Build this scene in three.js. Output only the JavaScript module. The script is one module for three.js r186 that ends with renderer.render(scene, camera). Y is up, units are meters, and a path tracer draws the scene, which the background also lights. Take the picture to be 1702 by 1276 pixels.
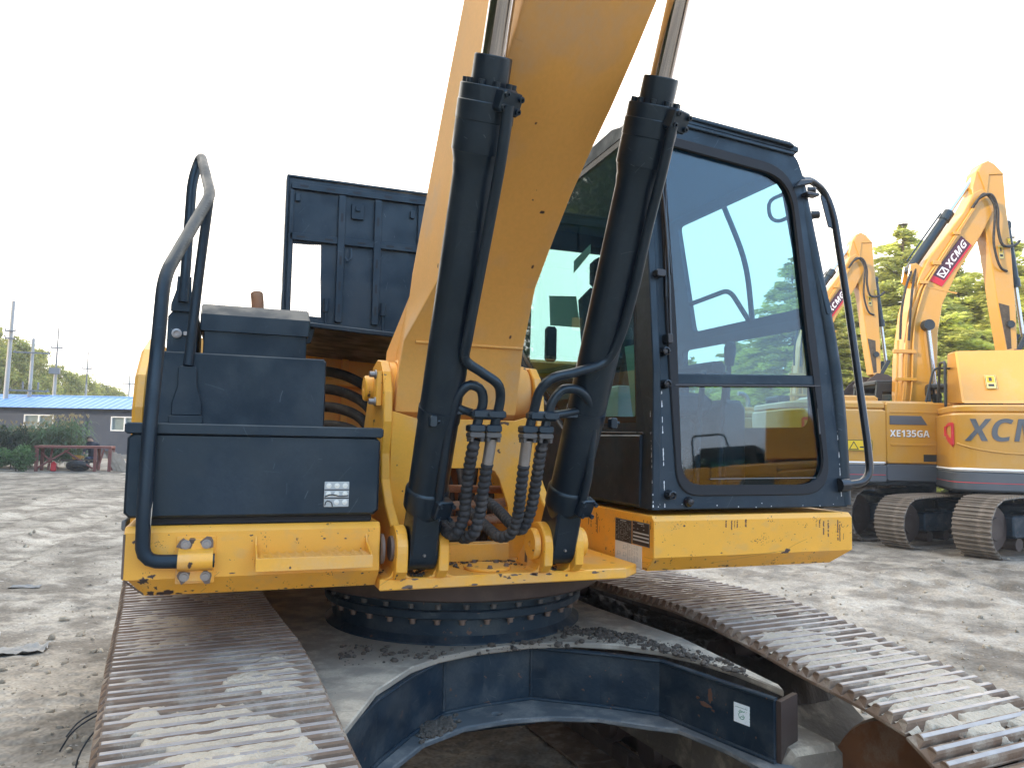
import * as THREE from 'three';
import { mergeGeometries } from 'three/addons/utils/BufferGeometryUtils.js';
import { MarchingCubes } from 'three/addons/objects/MarchingCubes.js';
import { FontLoader } from 'three/addons/loaders/FontLoader.js';
import { TextGeometry } from 'three/addons/geometries/TextGeometry.js';

// ---------------------------------------------------------------- camera, sky, sun, exposure
// x: to the right along the front of the machine, y: up, z: out of its front, metres, ground at y = 0
const scene = new THREE.Scene();
const camera = new THREE.PerspectiveCamera(54.08, 1024 / 767, 0.05, 3000);
{
  const yaw = THREE.MathUtils.degToRad(20.5), pitch = THREE.MathUtils.degToRad(4.25), roll = THREE.MathUtils.degToRad(1.1);
  camera.position.set(0, 1.7, 2.5);
  camera.rotation.order = 'YXZ';
  camera.rotation.set(pitch, -yaw, roll);
}
const renderer = new THREE.WebGLRenderer({ antialias: true });
renderer.toneMapping = THREE.LinearToneMapping;
renderer.toneMappingExposure = 1.30;
renderer.shadowMap.enabled = true;

const SUN_DIR = new THREE.Vector3(-0.90, 0.42, 0.10).normalize();
{
  const W = 512, H = 256, data = new Float32Array(W * H * 4);
  for (let j = 0; j < H; j++) for (let i = 0; i < W; i++) {
    const el = ((j + 0.5) / H - 0.5) * Math.PI, az = ((i + 0.5) / W - 0.5) * 2 * Math.PI;
    const y = Math.sin(el), x = Math.cos(el) * Math.cos(az), z = Math.cos(el) * Math.sin(az);
    const c = x * SUN_DIR.x + y * SUN_DIR.y + z * SUN_DIR.z;
    const haze = THREE.MathUtils.smoothstep(-0.35 * x - 0.94 * z - 0.25 * Math.max(0, y), -0.62, 0.02);          // the sun's half of the sky is white haze, the far half blue
    const low = Math.exp(-Math.max(0, y) * 7);
    const glow = 0.5 * Math.pow(Math.max(0, c), 6);
    const blue = [0.85 + 1.75 * low, 1.42 + 0.75 * low, 2.25 - 0.40 * low], white = [2.30 + glow, 2.14 + glow * 0.9, 1.94 + glow * 0.7];
    const k = 4 * (j * W + i);
    for (let q = 0; q < 3; q++) data[k + q] = (blue[q] + (white[q] - blue[q]) * haze) * (y < 0 ? 0.5 : 1);
    data[k + 3] = 1;
  }
  const sky = new THREE.DataTexture(data, W, H, THREE.RGBAFormat, THREE.FloatType);
  sky.mapping = THREE.EquirectangularReflectionMapping; sky.magFilter = THREE.LinearFilter; sky.minFilter = THREE.LinearFilter; sky.needsUpdate = true;
  scene.background = sky; scene.environment = sky;
}
const sun = new THREE.DirectionalLight(new THREE.Color(1.0, 0.80, 0.55), 4.2);
sun.position.copy(SUN_DIR).multiplyScalar(80); sun.target.position.set(0, 0, 0);
sun.castShadow = true; sun.shadow.radius = 2.5; sun.shadow.mapSize.set(4096, 4096);
Object.assign(sun.shadow.camera, { left: -60, right: 60, top: 60, bottom: -60, near: 1, far: 220 });
scene.add(sun, sun.target);
scene.fog = new THREE.FogExp2(new THREE.Color(1.0, 1.0, 1.0), 0.0016);

// ---------------------------------------------------------------- helpers
function rng(seed) { let a = seed >>> 0; return () => { a = (a + 0x6D2B79F5) >>> 0; let t = Math.imul(a ^ (a >>> 15), 1 | a); t = (t + Math.imul(t ^ (t >>> 7), 61 | t)) ^ t; return ((t ^ (t >>> 14)) >>> 0) / 4294967296; }; }
const R0 = rng(20240611), rr = (a, b, r = R0) => a + (b - a) * r();
const V = (x, y, z) => new THREE.Vector3(x, y, z);
const clamp = THREE.MathUtils.clamp, lerp = THREE.MathUtils.lerp, sstep = (a, b, x) => { const t = clamp((x - a) / (b - a), 0, 1); return t * t * (3 - 2 * t); };
function hash2(x, y, s) { let h = (Math.imul(x, 374761393) + Math.imul(y, 668265263) + Math.imul(s, 2147483647 ^ 0x5bd1e995)) | 0; h = Math.imul(h ^ (h >>> 13), 1274126177); return ((h ^ (h >>> 16)) >>> 0) / 4294967296; }
function vnoise(x, y, per, s) {                                        // value noise, repeating every `per` cells (0: never)
  const xi = Math.floor(x), yi = Math.floor(y), fx = x - xi, fy = y - yi, w = per ? (q) => ((q % per) + per) % per : (q) => q;
  const u = fx * fx * (3 - 2 * fx), v = fy * fy * (3 - 2 * fy), a = w(xi), b = w(xi + 1), c = w(yi), d = w(yi + 1);
  return lerp(lerp(hash2(a, c, s), hash2(b, c, s), u), lerp(hash2(a, d, s), hash2(b, d, s), u), v);
}
function fbm(x, y, per, oct, s, gain = 0.5) { let a = 0, k = 1, t = 0; for (let i = 0; i < oct; i++) { a += k * vnoise(x, y, per, s + i * 17); t += k; k *= gain; x *= 2; y *= 2; per *= 2; } return a / t; }
const toS = (c) => (c <= 0.0031308 ? 12.92 * c : 1.055 * Math.pow(Math.min(c, 1), 1 / 2.4) - 0.055) * 255;
function bytesTex(W, H, fn, srgb) {                                    // fn(u, v, i, j) -> linear [r, g, b] or a number
  const d = new Uint8Array(W * H * 4);
  for (let j = 0; j < H; j++) for (let i = 0; i < W; i++) {
    const c = fn((i + 0.5) / W, (j + 0.5) / H, i, j), k = 4 * (j * W + i);
    if (typeof c === 'number') d[k] = d[k + 1] = d[k + 2] = clamp(c, 0, 1) * 255;
    else for (let q = 0; q < 3; q++) d[k + q] = srgb ? clamp(toS(Math.max(0, c[q])), 0, 255) : clamp(c[q], 0, 1) * 255;
    d[k + 3] = 255;
  }
  const t = new THREE.DataTexture(d, W, H); t.wrapS = t.wrapT = THREE.RepeatWrapping; t.magFilter = THREE.LinearFilter; t.minFilter = THREE.LinearMipmapLinearFilter; t.generateMipmaps = true;
  if (srgb) t.colorSpace = THREE.SRGBColorSpace; t.needsUpdate = true; return t;
}
function canvasTex(W, H, draw) { const c = document.createElement('canvas'); c.width = W; c.height = H; draw(c.getContext('2d'), W, H); const t = new THREE.CanvasTexture(c); t.colorSpace = THREE.SRGBColorSpace; t.wrapS = t.wrapT = THREE.RepeatWrapping; t.magFilter = THREE.LinearFilter; return t; }
const mixc = (a, b, t) => [a[0] + (b[0] - a[0]) * t, a[1] + (b[1] - a[1]) * t, a[2] + (b[2] - a[2]) * t];
const css = (c) => `rgb(${c.map((x) => Math.round(clamp(toS(x), 0, 255))).join(',')})`;

// painted steel with mottling, dust patches, chips and fine scratches; one tile covers `size` metres
function paintTex(base, { size = 1.5, px = 1024, dust = 0.25, dustC = [0.42, 0.36, 0.29], chips = 0, chipC = [0.035, 0.025, 0.022], scratches = 30, scratchC = [0.5, 0.46, 0.4], seed = 1, mottle = 0.14 } = {}) {
  const r = rng(seed * 977 + 5), c = document.createElement('canvas'); c.width = c.height = px; const g = c.getContext('2d'), im = g.createImageData(px, px);
  for (let j = 0; j < px; j++) for (let i = 0; i < px; i++) {
    const u = i / px, v = j / px, m = fbm(u * 6, v * 6, 6, 5, seed), f = vnoise(u * 256, v * 256, 256, seed + 3), dd = fbm(u * 9, v * 9, 9, 5, seed + 40, 0.62);
    let col = base.map((b) => b * (1 - mottle / 2 + mottle * m) * (0.97 + 0.06 * f));
    col = mixc(col, dustC, dust * sstep(0.45, 0.78, dd) * (0.55 + 0.45 * f));
    if (chips) { const cm = fbm(u * 48, v * 48, 48, 3, seed + 80), lm = vnoise(u * 5, v * 5, 5, seed + 90); if (cm > 0.86 - 0.16 * chips * lm) col = mixc(chipC, [0.12, 0.06, 0.035], vnoise(u * 90, v * 90, 90, seed)); }
    const k = 4 * (j * px + i); for (let q = 0; q < 3; q++) im.data[k + q] = toS(Math.max(0, col[q])); im.data[k + 3] = 255;
  }
  g.putImageData(im, 0, 0);
  for (let n = 0; n < scratches; n++) {
    const x = r() * px, y = r() * px, a = r() * 6.28, L = px * (0.008 + 0.05 * r() * r());
    g.strokeStyle = css(scratchC); g.globalAlpha = 0.12 + 0.4 * r(); g.lineWidth = 0.5 + 1.1 * r(); g.beginPath(); g.moveTo(x, y); g.quadraticCurveTo(x + Math.cos(a) * L * 0.5 + (r() - 0.5) * L * 0.2, y + Math.sin(a) * L * 0.5, x + Math.cos(a) * L, y + Math.sin(a) * L); g.stroke();
  }
  g.globalAlpha = 1;
  const t = new THREE.CanvasTexture(c); t.colorSpace = THREE.SRGBColorSpace; t.wrapS = t.wrapT = THREE.RepeatWrapping; t.repeat.set(1 / size, 1 / size); t.magFilter = THREE.LinearFilter; return t;
}
function roughTex(lo, hi, size, seed, n = 9) { const t = bytesTex(512, 512, (u, v) => lo + (hi - lo) * sstep(0.25, 0.75, fbm(u * n, v * n, n, 6, seed, 0.62))); t.repeat.set(1 / size, 1 / size); return t; }
function bumpTex(size, seed, n = 24, oct = 5) { const t = bytesTex(512, 512, (u, v) => fbm(u * n, v * n, n, oct, seed, 0.6)); t.repeat.set(1 / size, 1 / size); return t; }
const std = (o) => new THREE.MeshStandardMaterial(o), phy = (o) => new THREE.MeshPhysicalMaterial(o);
const C = (r, g, b) => new THREE.Color().setRGB(r, g, b);

// geometry: every piece comes out non-indexed with position, normal, uv (in metres)
function boxUV(g0) {
  let g = g0.index ? g0.toNonIndexed() : g0;
  if (!g.attributes.normal) g.computeVertexNormals();
  const p = g.attributes.position, n = g.attributes.normal, uv = new Float32Array(p.count * 2);
  for (let i = 0; i < p.count; i += 3) {
    let nx = 0, ny = 0, nz = 0; for (let k = 0; k < 3; k++) { nx += n.getX(i + k); ny += n.getY(i + k); nz += n.getZ(i + k); }
    nx = Math.abs(nx); ny = Math.abs(ny); nz = Math.abs(nz);
    for (let k = 0; k < 3; k++) {
      const x = p.getX(i + k), y = p.getY(i + k), z = p.getZ(i + k), q = 2 * (i + k);
      if (nz >= nx && nz >= ny) { uv[q] = x; uv[q + 1] = y; } else if (nx >= ny) { uv[q] = z; uv[q + 1] = y; } else { uv[q] = x; uv[q + 1] = z; }
    }
  }
  const o = new THREE.BufferGeometry(); o.setAttribute('position', p); o.setAttribute('normal', n); o.setAttribute('uv', new THREE.BufferAttribute(uv, 2)); return o;
}
function bx(x0, x1, y0, y1, z0, z1, b = 0.006) {                       // chamfered box between corners
  const w = x1 - x0, h = y1 - y0, d = z1 - z0; b = Math.min(b, w * 0.3, h * 0.3, d * 0.3);
  const s = new THREE.Shape([[-w / 2 + b, -h / 2], [w / 2 - b, -h / 2], [w / 2, -h / 2 + b], [w / 2, h / 2 - b], [w / 2 - b, h / 2], [-w / 2 + b, h / 2], [-w / 2, h / 2 - b], [-w / 2, -h / 2 + b]].map((q) => new THREE.Vector2(q[0] * (w - 2 * b * 0.6) / w, q[1] * (h - 2 * b * 0.6) / h)));
  const g = new THREE.ExtrudeGeometry(s, { depth: d - 2 * b * 0.6, bevelEnabled: true, bevelThickness: b * 0.6, bevelSize: b * 0.6, bevelSegments: 1, steps: 1 });
  g.translate((x0 + x1) / 2, (y0 + y1) / 2, z0 + b * 0.6); return boxUV(g);
}
// a plate: polygon (points in 3D, one plane) with holes, thickness t along its normal (toward `side`)
function slab(pts, t, { holes = [], bevel = 0.003, side = null } = {}) {
  const P = pts.map((q) => V(...q)), n = V(0, 0, 0);
  for (let i = 0; i < P.length; i++) { const a = P[i], b = P[(i + 1) % P.length]; n.x += (a.y - b.y) * (a.z + b.z); n.y += (a.z - b.z) * (a.x + b.x); n.z += (a.x - b.x) * (a.y + b.y); }
  n.normalize(); if (side && n.dot(V(...side)) < 0) n.negate();
  const ex = P[1].clone().sub(P[0]); ex.addScaledVector(n, -ex.dot(n)).normalize(); const ey = n.clone().cross(ex), o = P[0];
  const to2 = (q) => { const d = q.clone().sub(o); return new THREE.Vector2(d.dot(ex), d.dot(ey)); };
  const s = new THREE.Shape(P.map(to2)); for (const h of holes) s.holes.push(new THREE.Path(h.map((q) => to2(V(...q)))));
  let g;
  if (t <= 0) g = new THREE.ShapeGeometry(s, 4);
  else g = new THREE.ExtrudeGeometry(s, { depth: Math.max(1e-4, t - 2 * bevel), bevelEnabled: bevel > 0, bevelThickness: bevel, bevelSize: bevel, bevelOffset: -bevel, bevelSegments: 1, steps: 1 });
  if (t > 0 && bevel > 0) g.translate(0, 0, bevel);
  g.applyMatrix4(new THREE.Matrix4().makeBasis(ex, ey, n).setPosition(o)); return boxUV(g);
}
function orient(g, a, b) { const d = b.clone().sub(a), L = d.length(); g.applyQuaternion(new THREE.Quaternion().setFromUnitVectors(V(0, 1, 0), d.normalize())); g.translate(a.x, a.y, a.z); return g; }
function rod(a, b, r0, r1 = r0, seg = 16, open = false) {              // tapered cylinder from a to b
  a = V(...a); b = V(...b); const L = a.distanceTo(b), g = new THREE.CylinderGeometry(r1, r0, L, seg, 1, open); g.translate(0, L / 2, 0); return boxUVr(orient(g, a, b), r0);
}
function boxUVr(g) { return boxUV(g); }
function lathe(a, dir, prof, seg = 28) {                               // profile [[r, s], ...] turned about the axis from a along dir
  const g = new THREE.LatheGeometry(prof.map((q) => new THREE.Vector2(Math.max(q[0], 1e-4), q[1])), seg); const A = V(...a), B = A.clone().add(V(...dir)); return boxUV(creased(orient(g, A, B)));
}
function creased(g) {                                                   // sharp edges stay sharp
  g = g.index ? g.toNonIndexed() : g; const p = g.attributes.position, n = new Float32Array(p.count * 3), map = new Map(), fn = [], cs = Math.cos(0.6);
  const a = V(0, 0, 0), b = V(0, 0, 0), c = V(0, 0, 0), key = (i) => `${Math.round(p.getX(i) * 2e4)},${Math.round(p.getY(i) * 2e4)},${Math.round(p.getZ(i) * 2e4)}`;
  for (let i = 0; i < p.count; i += 3) { a.fromBufferAttribute(p, i); b.fromBufferAttribute(p, i + 1); c.fromBufferAttribute(p, i + 2); const f = b.sub(a).clone().cross(c.sub(a)); fn.push(f); for (let k = 0; k < 3; k++) { const q = key(i + k); if (!map.has(q)) map.set(q, []); map.get(q).push(fn.length - 1); } }
  const un = fn.map((f) => f.clone().normalize());
  for (let i = 0; i < p.count; i++) { const f = Math.floor(i / 3), s = V(0, 0, 0); for (const q of map.get(key(i))) if (un[q].dot(un[f]) > cs) s.add(fn[q]); s.normalize(); n[3 * i] = s.x; n[3 * i + 1] = s.y; n[3 * i + 2] = s.z; }
  g.setAttribute('normal', new THREE.BufferAttribute(n, 3)); return g;
}
function tube(pts, r, { bend = 0.05, radial = 12, step = 0.02, smooth = false, cap = true, rf = null } = {}) {  // a bent pipe with rounded corners
  const P = pts.map((q) => V(...q)); let curve;
  if (smooth) curve = new THREE.CatmullRomCurve3(P, false, 'centripetal');
  else {
    curve = new THREE.CurvePath(); let prev = P[0];
    for (let i = 1; i < P.length - 1; i++) {
      const a = P[i - 1].clone().sub(P[i]), b = P[i + 1].clone().sub(P[i]), d = Math.min(bend, a.length() * 0.48, b.length() * 0.48), q = P[i].clone().addScaledVector(a.normalize(), d), w = P[i].clone().addScaledVector(b.normalize(), d);
      if (prev.distanceTo(q) > 1e-4) curve.add(new THREE.LineCurve3(prev, q)); curve.add(new THREE.QuadraticBezierCurve3(q, P[i], w)); prev = w;
    }
    curve.add(new THREE.LineCurve3(prev, P[P.length - 1]));
  }
  const L = curve.getLength(), n = Math.max(8, Math.min(260, Math.round(L / step))), g = new THREE.TubeGeometry(curve, n, r, radial, false);
  if (rf) { const p = g.attributes.position, nn = g.attributes.normal; for (let i = 0; i < p.count; i++) { const s = Math.floor(i / (radial + 1)) / n * L, k = rf(s, (i % (radial + 1)) / radial) ; p.setXYZ(i, p.getX(i) + nn.getX(i) * k, p.getY(i) + nn.getY(i) * k, p.getZ(i) + nn.getZ(i) * k); } g.computeVertexNormals(); }
  const out = [boxUV(g)];
  if (cap) for (const e of [0, 1]) { const q = curve.getPointAt(e), t = curve.getTangentAt(e).multiplyScalar(e ? 1 : -1), d = new THREE.CircleGeometry(r, radial); d.applyQuaternion(new THREE.Quaternion().setFromUnitVectors(V(0, 0, 1), t)); d.translate(q.x, q.y, q.z); out.push(boxUV(d)); }
  return mergeGeometries(out);
}
function bolt(p, dir, r, h) {                                           // hexagon head on a washer
  const A = V(...p), d = V(...dir).normalize(); const w = new THREE.CylinderGeometry(r * 1.35, r * 1.35, h * 0.25, 14), x = new THREE.CylinderGeometry(r * 0.94, r, h, 6);
  w.translate(0, h * 0.125, 0); x.translate(0, h * 0.25 + h / 2, 0); const g = mergeGeometries([boxUV(w.toNonIndexed()), boxUV(x.toNonIndexed())]); return orient(g, A, A.clone().add(d));
}
const used = new Map();
function numbered(n) { const k = used.get(n) ?? 0; used.set(n, k + 1); return k ? `${n}_${String(k).padStart(3, '0')}` : n; }
function thing(name, label, category, base = [0, 0, 0], group, kind) {
  const o = new THREE.Group(); o.name = numbered(name); o.position.set(...base); o.userData = { label, category }; if (group) o.userData.group = group; if (kind) o.userData.kind = kind; scene.add(o); o.org = V(...base); return o;
}
function subgroup(name, parent, label) { const o = new THREE.Group(); o.name = name; parent.add(o); o.org = parent.org; if (label) o.userData.label = label; return o; }
function part(name, geos, mat, parent, label) {                         // geometry in the place's coordinates -> a named mesh under its thing
  const list = [].concat(geos), g = list.length > 1 ? mergeGeometries(list) : list[0].clone(), o = parent?.org;
  if (o) g.translate(-o.x, -o.y, -o.z);
  const m = new THREE.Mesh(g, mat); m.name = parent ? name : numbered(name); m.castShadow = m.receiveShadow = true; m.org = o; if (label) m.userData.label = label; (parent ?? scene).add(m); return m;
}
function parts(name, geos, mat, parent) { for (const g of geos) part(name, g, mat, parent); }   // alike pieces, a mesh each
function uvShift(g, du, dv) { const u = g.attributes.uv; for (let i = 0; i < u.count; i++) u.setXY(i, u.getX(i) + du, u.getY(i) + dv); return g; }
function uvFit(g, x0, y0, w, h) { const u = g.attributes.uv; for (let i = 0; i < u.count; i++) u.setXY(i, (u.getX(i) - x0) / w, (u.getY(i) - y0) / h); return g; }
const font = await new FontLoader().loadAsync('fonts/droid/droid_sans_bold.typeface.json');
function letters(text, h, depth, slant = 0, wide = 1) { const g = new TextGeometry(text, { font, size: h, depth, curveSegments: 4 }); g.computeBoundingBox(); const b = g.boundingBox; g.translate(-(b.min.x + b.max.x) / 2, -(b.min.y + b.max.y) / 2, 0); g.applyMatrix4(new THREE.Matrix4().set(wide, slant, 0, 0, 0, 1, 0, 0, 0, 0, 1, 0, 0, 0, 0, 1)); return boxUV(g); }

// ---------------------------------------------------------------- materials
const YEL = [0.86, 0.405, 0.038], ORA = [0.80, 0.405, 0.095], NAVY = [0.0085, 0.0145, 0.0240];
const bumpFine = bumpTex(0.5, 91, 40, 4);
const M = {
  yellow: phy({ map: paintTex(YEL, { seed: 3, chips: 0.35, dust: 0.35, scratches: 90, scratchC: [0.10, 0.06, 0.04] }), roughness: 0.42, clearcoat: 0.25, clearcoatRoughness: 0.3, bumpMap: bumpFine, bumpScale: 0.0004 }),
  boom: phy({ map: paintTex(ORA, { seed: 5, chips: 0.02, dust: 0.4, size: 2.1, scratches: 40, scratchC: [0.3, 0.18, 0.08], mottle: 0.12 }), roughness: 0.58, specularIntensity: 0.6, clearcoat: 0.04, clearcoatRoughness: 0.4, bumpMap: bumpFine, bumpScale: 0.0003 }),
  dark: phy({ specularColor: C(0.72, 0.93, 1.0),  map: paintTex(NAVY, { seed: 7, dust: 0.14, dustC: [0.075, 0.085, 0.10], scratches: 160, scratchC: [0.35, 0.34, 0.32], mottle: 0.4 }), roughnessMap: roughTex(0.36, 0.62, 0.9, 21), roughness: 1, bumpMap: bumpFine, bumpScale: 0.0003 }),
  cylinder: phy({ specularColor: C(0.72, 0.93, 1.0),  map: paintTex([0.0060, 0.0115, 0.0195], { seed: 9, dust: 0.13, dustC: [0.07, 0.08, 0.09], scratches: 130, scratchC: [0.3, 0.3, 0.28], mottle: 0.4, size: 0.9 }), roughnessMap: roughTex(0.28, 0.5, 0.6, 23), roughness: 1, clearcoat: 0.15, clearcoatRoughness: 0.3 }),
  rubber: std({ map: paintTex([0.020, 0.021, 0.023], { seed: 11, dust: 0.35, dustC: [0.16, 0.14, 0.12], scratches: 20, size: 0.5, px: 512 }), roughness: 0.72 }),
  chrome: std({ color: C(0.50, 0.47, 0.45), metalness: 1, roughness: 0.10 }),
  steel: std({ map: paintTex([0.33, 0.31, 0.29], { seed: 13, dust: 0.5, dustC: [0.24, 0.17, 0.11], scratches: 80, size: 0.4, px: 512 }), metalness: 0.7, roughness: 0.45 }),
  bolt: std({ color: C(0.10, 0.095, 0.088), metalness: 0.4, roughness: 0.55 }),
  boltRust: std({ color: C(0.17, 0.12, 0.09), metalness: 0.3, roughness: 0.65 }),
  chrm2: std({ color: C(0.5, 0.55, 0.62), metalness: 1, roughness: 0.25 }),
  black: std({ color: C(0.012, 0.013, 0.015), roughness: 0.75 }),
  gloss: std({ color: C(0.015, 0.017, 0.020), roughness: 0.22 }),
  ring: std({ map: paintTex([0.055, 0.036, 0.028], { seed: 15, dust: 0.35, dustC: [0.15, 0.11, 0.08], scratches: 120, scratchC: [0.2, 0.16, 0.13], mottle: 0.6 }), roughness: 0.55, metalness: 0.2 }),
  under: phy({ specularColor: C(0.72, 0.93, 1.0),  map: paintTex([0.0085, 0.0165, 0.027], { seed: 17, dust: 0.42, dustC: [0.085, 0.085, 0.08], chips: 0.55, chipC: [0.09, 0.045, 0.028], scratches: 260, scratchC: [0.26, 0.22, 0.19], mottle: 0.5, size: 1.1 }), roughnessMap: roughTex(0.38, 0.75, 0.8, 25), roughness: 1, bumpMap: bumpFine, bumpScale: 0.0008 }),
  dusty: std({ map: paintTex([0.27, 0.235, 0.185], { seed: 19, dust: 0.95, dustC: [0.54, 0.46, 0.345], scratches: 60, scratchC: [0.05, 0.05, 0.05], mottle: 0.5, size: 1.3 }), roughness: 0.85, bumpMap: bumpTex(0.6, 93, 30, 5), bumpScale: 0.002 }),
  flange: std({ map: paintTex([0.075, 0.085, 0.09], { seed: 18, dust: 0.75, dustC: [0.24, 0.225, 0.20], scratches: 80, mottle: 0.6, size: 0.9 }), roughness: 0.8 }),
  dustyB: std({ map: paintTex([0.14, 0.112, 0.080], { seed: 20, dust: 0.9, dustC: [0.40, 0.33, 0.235], scratches: 40, mottle: 0.6, size: 1.1 }), roughness: 0.9, bumpMap: bumpTex(0.6, 94, 30, 5), bumpScale: 0.003 }),
  shoe: phy({ map: paintTex([0.19, 0.125, 0.082], { seed: 22, dust: 0.75, dustC: [0.43, 0.37, 0.285], scratches: 220, scratchC: [0.46, 0.45, 0.45], mottle: 0.7, size: 0.9 }), roughnessMap: roughTex(0.55, 0.9, 0.5, 27), roughness: 1, specularIntensity: 0.5, metalness: 0, bumpMap: bumpTex(0.4, 95, 36, 5), bumpScale: 0.0012 }),
  worn: std({ map: paintTex([0.36, 0.33, 0.31], { seed: 24, dust: 0.6, dustC: [0.42, 0.37, 0.31], scratches: 240, scratchC: [0.62, 0.6, 0.58], mottle: 0.5, size: 0.7 }), roughnessMap: roughTex(0.3, 0.6, 0.4, 29), roughness: 1, metalness: 0.25 }),
  rust: std({ map: paintTex([0.24, 0.105, 0.045], { seed: 26, dust: 0.5, dustC: [0.38, 0.30, 0.22], scratches: 40, mottle: 0.7, size: 0.8, px: 512 }), roughness: 0.8 }),
  mud: std({ map: paintTex([0.47, 0.395, 0.295], { seed: 28, dust: 0.6, dustC: [0.59, 0.51, 0.395], scratches: 0, mottle: 0.45, size: 0.6, px: 512 }), roughness: 0.98, bumpMap: bumpTex(0.25, 97, 28, 6), bumpScale: 0.006 }),
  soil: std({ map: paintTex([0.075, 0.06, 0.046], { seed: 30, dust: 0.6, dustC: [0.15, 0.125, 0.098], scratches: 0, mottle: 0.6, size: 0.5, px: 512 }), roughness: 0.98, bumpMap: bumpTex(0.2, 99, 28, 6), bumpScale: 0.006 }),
  glass: phy({ color: C(0.56, 0.74, 0.82), transmission: 1, thickness: 0, roughness: 0.02, ior: 1.6 }),
  glassSide: phy({ color: C(0.66, 0.82, 0.81), transmission: 1, thickness: 0, roughness: 0.02, ior: 1.52 }),
  xy: phy({ map: paintTex([0.57, 0.285, 0.036], { seed: 32, dust: 0.3, dustC: [0.46, 0.31, 0.16], scratches: 20, size: 2.4, mottle: 0.08 }), roughness: 0.32, clearcoat: 0.4, clearcoatRoughness: 0.15 }),
  xgrey: phy({ color: C(0.085, 0.10, 0.115), roughness: 0.4, clearcoat: 0.3 }),
  xdark: phy({ specularColor: C(0.72, 0.93, 1.0),  color: C(0.028, 0.03, 0.034), roughness: 0.5 }),
  red: std({ color: C(0.62, 0.03, 0.04), roughness: 0.4 }),
  white: std({ color: C(0.78, 0.78, 0.76), roughness: 0.55 }),
  plastic: std({ color: C(0.045, 0.047, 0.05), roughness: 0.6 }),
  seat: std({ color: C(0.030, 0.033, 0.036), roughness: 0.85 }),
  liner: std({ color: C(0.02, 0.085, 0.16), roughness: 0.8 }),
  greyin: std({ color: C(0.16, 0.17, 0.175), roughness: 0.6 }),
};

// ---------------------------------------------------------------- ground
const ridge = (x, y, o, s) => 1 - Math.abs(2 * fbm(x, y, 0, o, s) - 1);
function groundH(x, z) {
  const d = Math.hypot(x - 1, z + 0.9), near = 1 - sstep(35, 90, d), flat = sstep(1.0, 2.6, Math.max(Math.abs(x - 1) - 0.9, Math.abs(z + 0.9) - 1.9) + 1.4);
  let h = 0.055 * (fbm(x * 0.3, z * 0.3, 0, 3, 401) - 0.5) * 2 * flat + 0.022 * (fbm(x * 1.3, z * 1.3, 0, 4, 411) - 0.5) * 2 + (0.020 * (ridge(x * 3.1, z * 3.1, 3, 421) - 0.6) + 0.013 * (ridge(x * 7.3, z * 7.3, 3, 425) - 0.6)) * (0.35 + 1.1 * sstep(0.35, 0.65, fbm(x * 0.7, z * 0.7, 0, 3, 427)));
  h += 0.010 * (fbm(x * 14, z * 14, 0, 3, 431) - 0.5) * 2;
  // crawler prints left of the machine: pad ridges across the direction of travel
  const pr = sstep(-0.45, -0.6, x) * sstep(-3.0, -2.2, x) * sstep(4.5, 2, Math.abs(z + 1.0)) * sstep(0.30, 0.5, fbm(x * 0.9, z * 0.7, 0, 3, 441));
  { const ph = (z + 0.14 * Math.sin(x * 1.7) + 0.10 * fbm(x * 2, z * 2, 0, 2, 7)) / 0.17; h += pr * 0.0075 * Math.sin(ph * 6.283) * (0.4 + 0.9 * fbm(x * 2.3 + 5, z * 5, 0, 3, 9)); }
  // two tyre ruts running off to the building
  for (const s of [0, 1.9]) { const cx = -2.55 - s * 0.8 + (z + 3) * -0.03 + 0.3 * Math.sin(z * 0.16 + s), q = Math.abs(x - cx); if (q < 0.6) { const w = sstep(0.34, 0.2, q); h -= w * 0.028; h += sstep(0.5, 0.38, q) * sstep(0.22, 0.34, q) * 0.028 * (0.4 + fbm(x * 2, z * 2, 0, 3, 445)); const ph = (z + Math.abs(x - cx) * 0.9) / 0.16; h += w * 0.011 * Math.max(0, Math.sin(ph * 6.283)); } }
  // churned-up soil on the far side of the yard
  const berm = Math.exp(-(((x - 8.2 - (z + 8) * 0.25) / 2.8) ** 2) - ((z + 4.2) / 2.0) ** 2) + 0.7 * Math.exp(-(((x + 6.2) / 2.0) ** 2) - ((z + 12.2) / 1.1) ** 2) + 0.6 * Math.exp(-(((x - 6.2) / 1.5) ** 2) - ((z + 1.2) / 0.8) ** 2);
  h += berm * (0.05 + 0.16 * (ridge(x * 1.9, z * 1.9, 4, 451) - 0.45) + 0.05 * (fbm(x * 9, z * 9, 0, 3, 461) - 0.5));
  return h * near;
}
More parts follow.
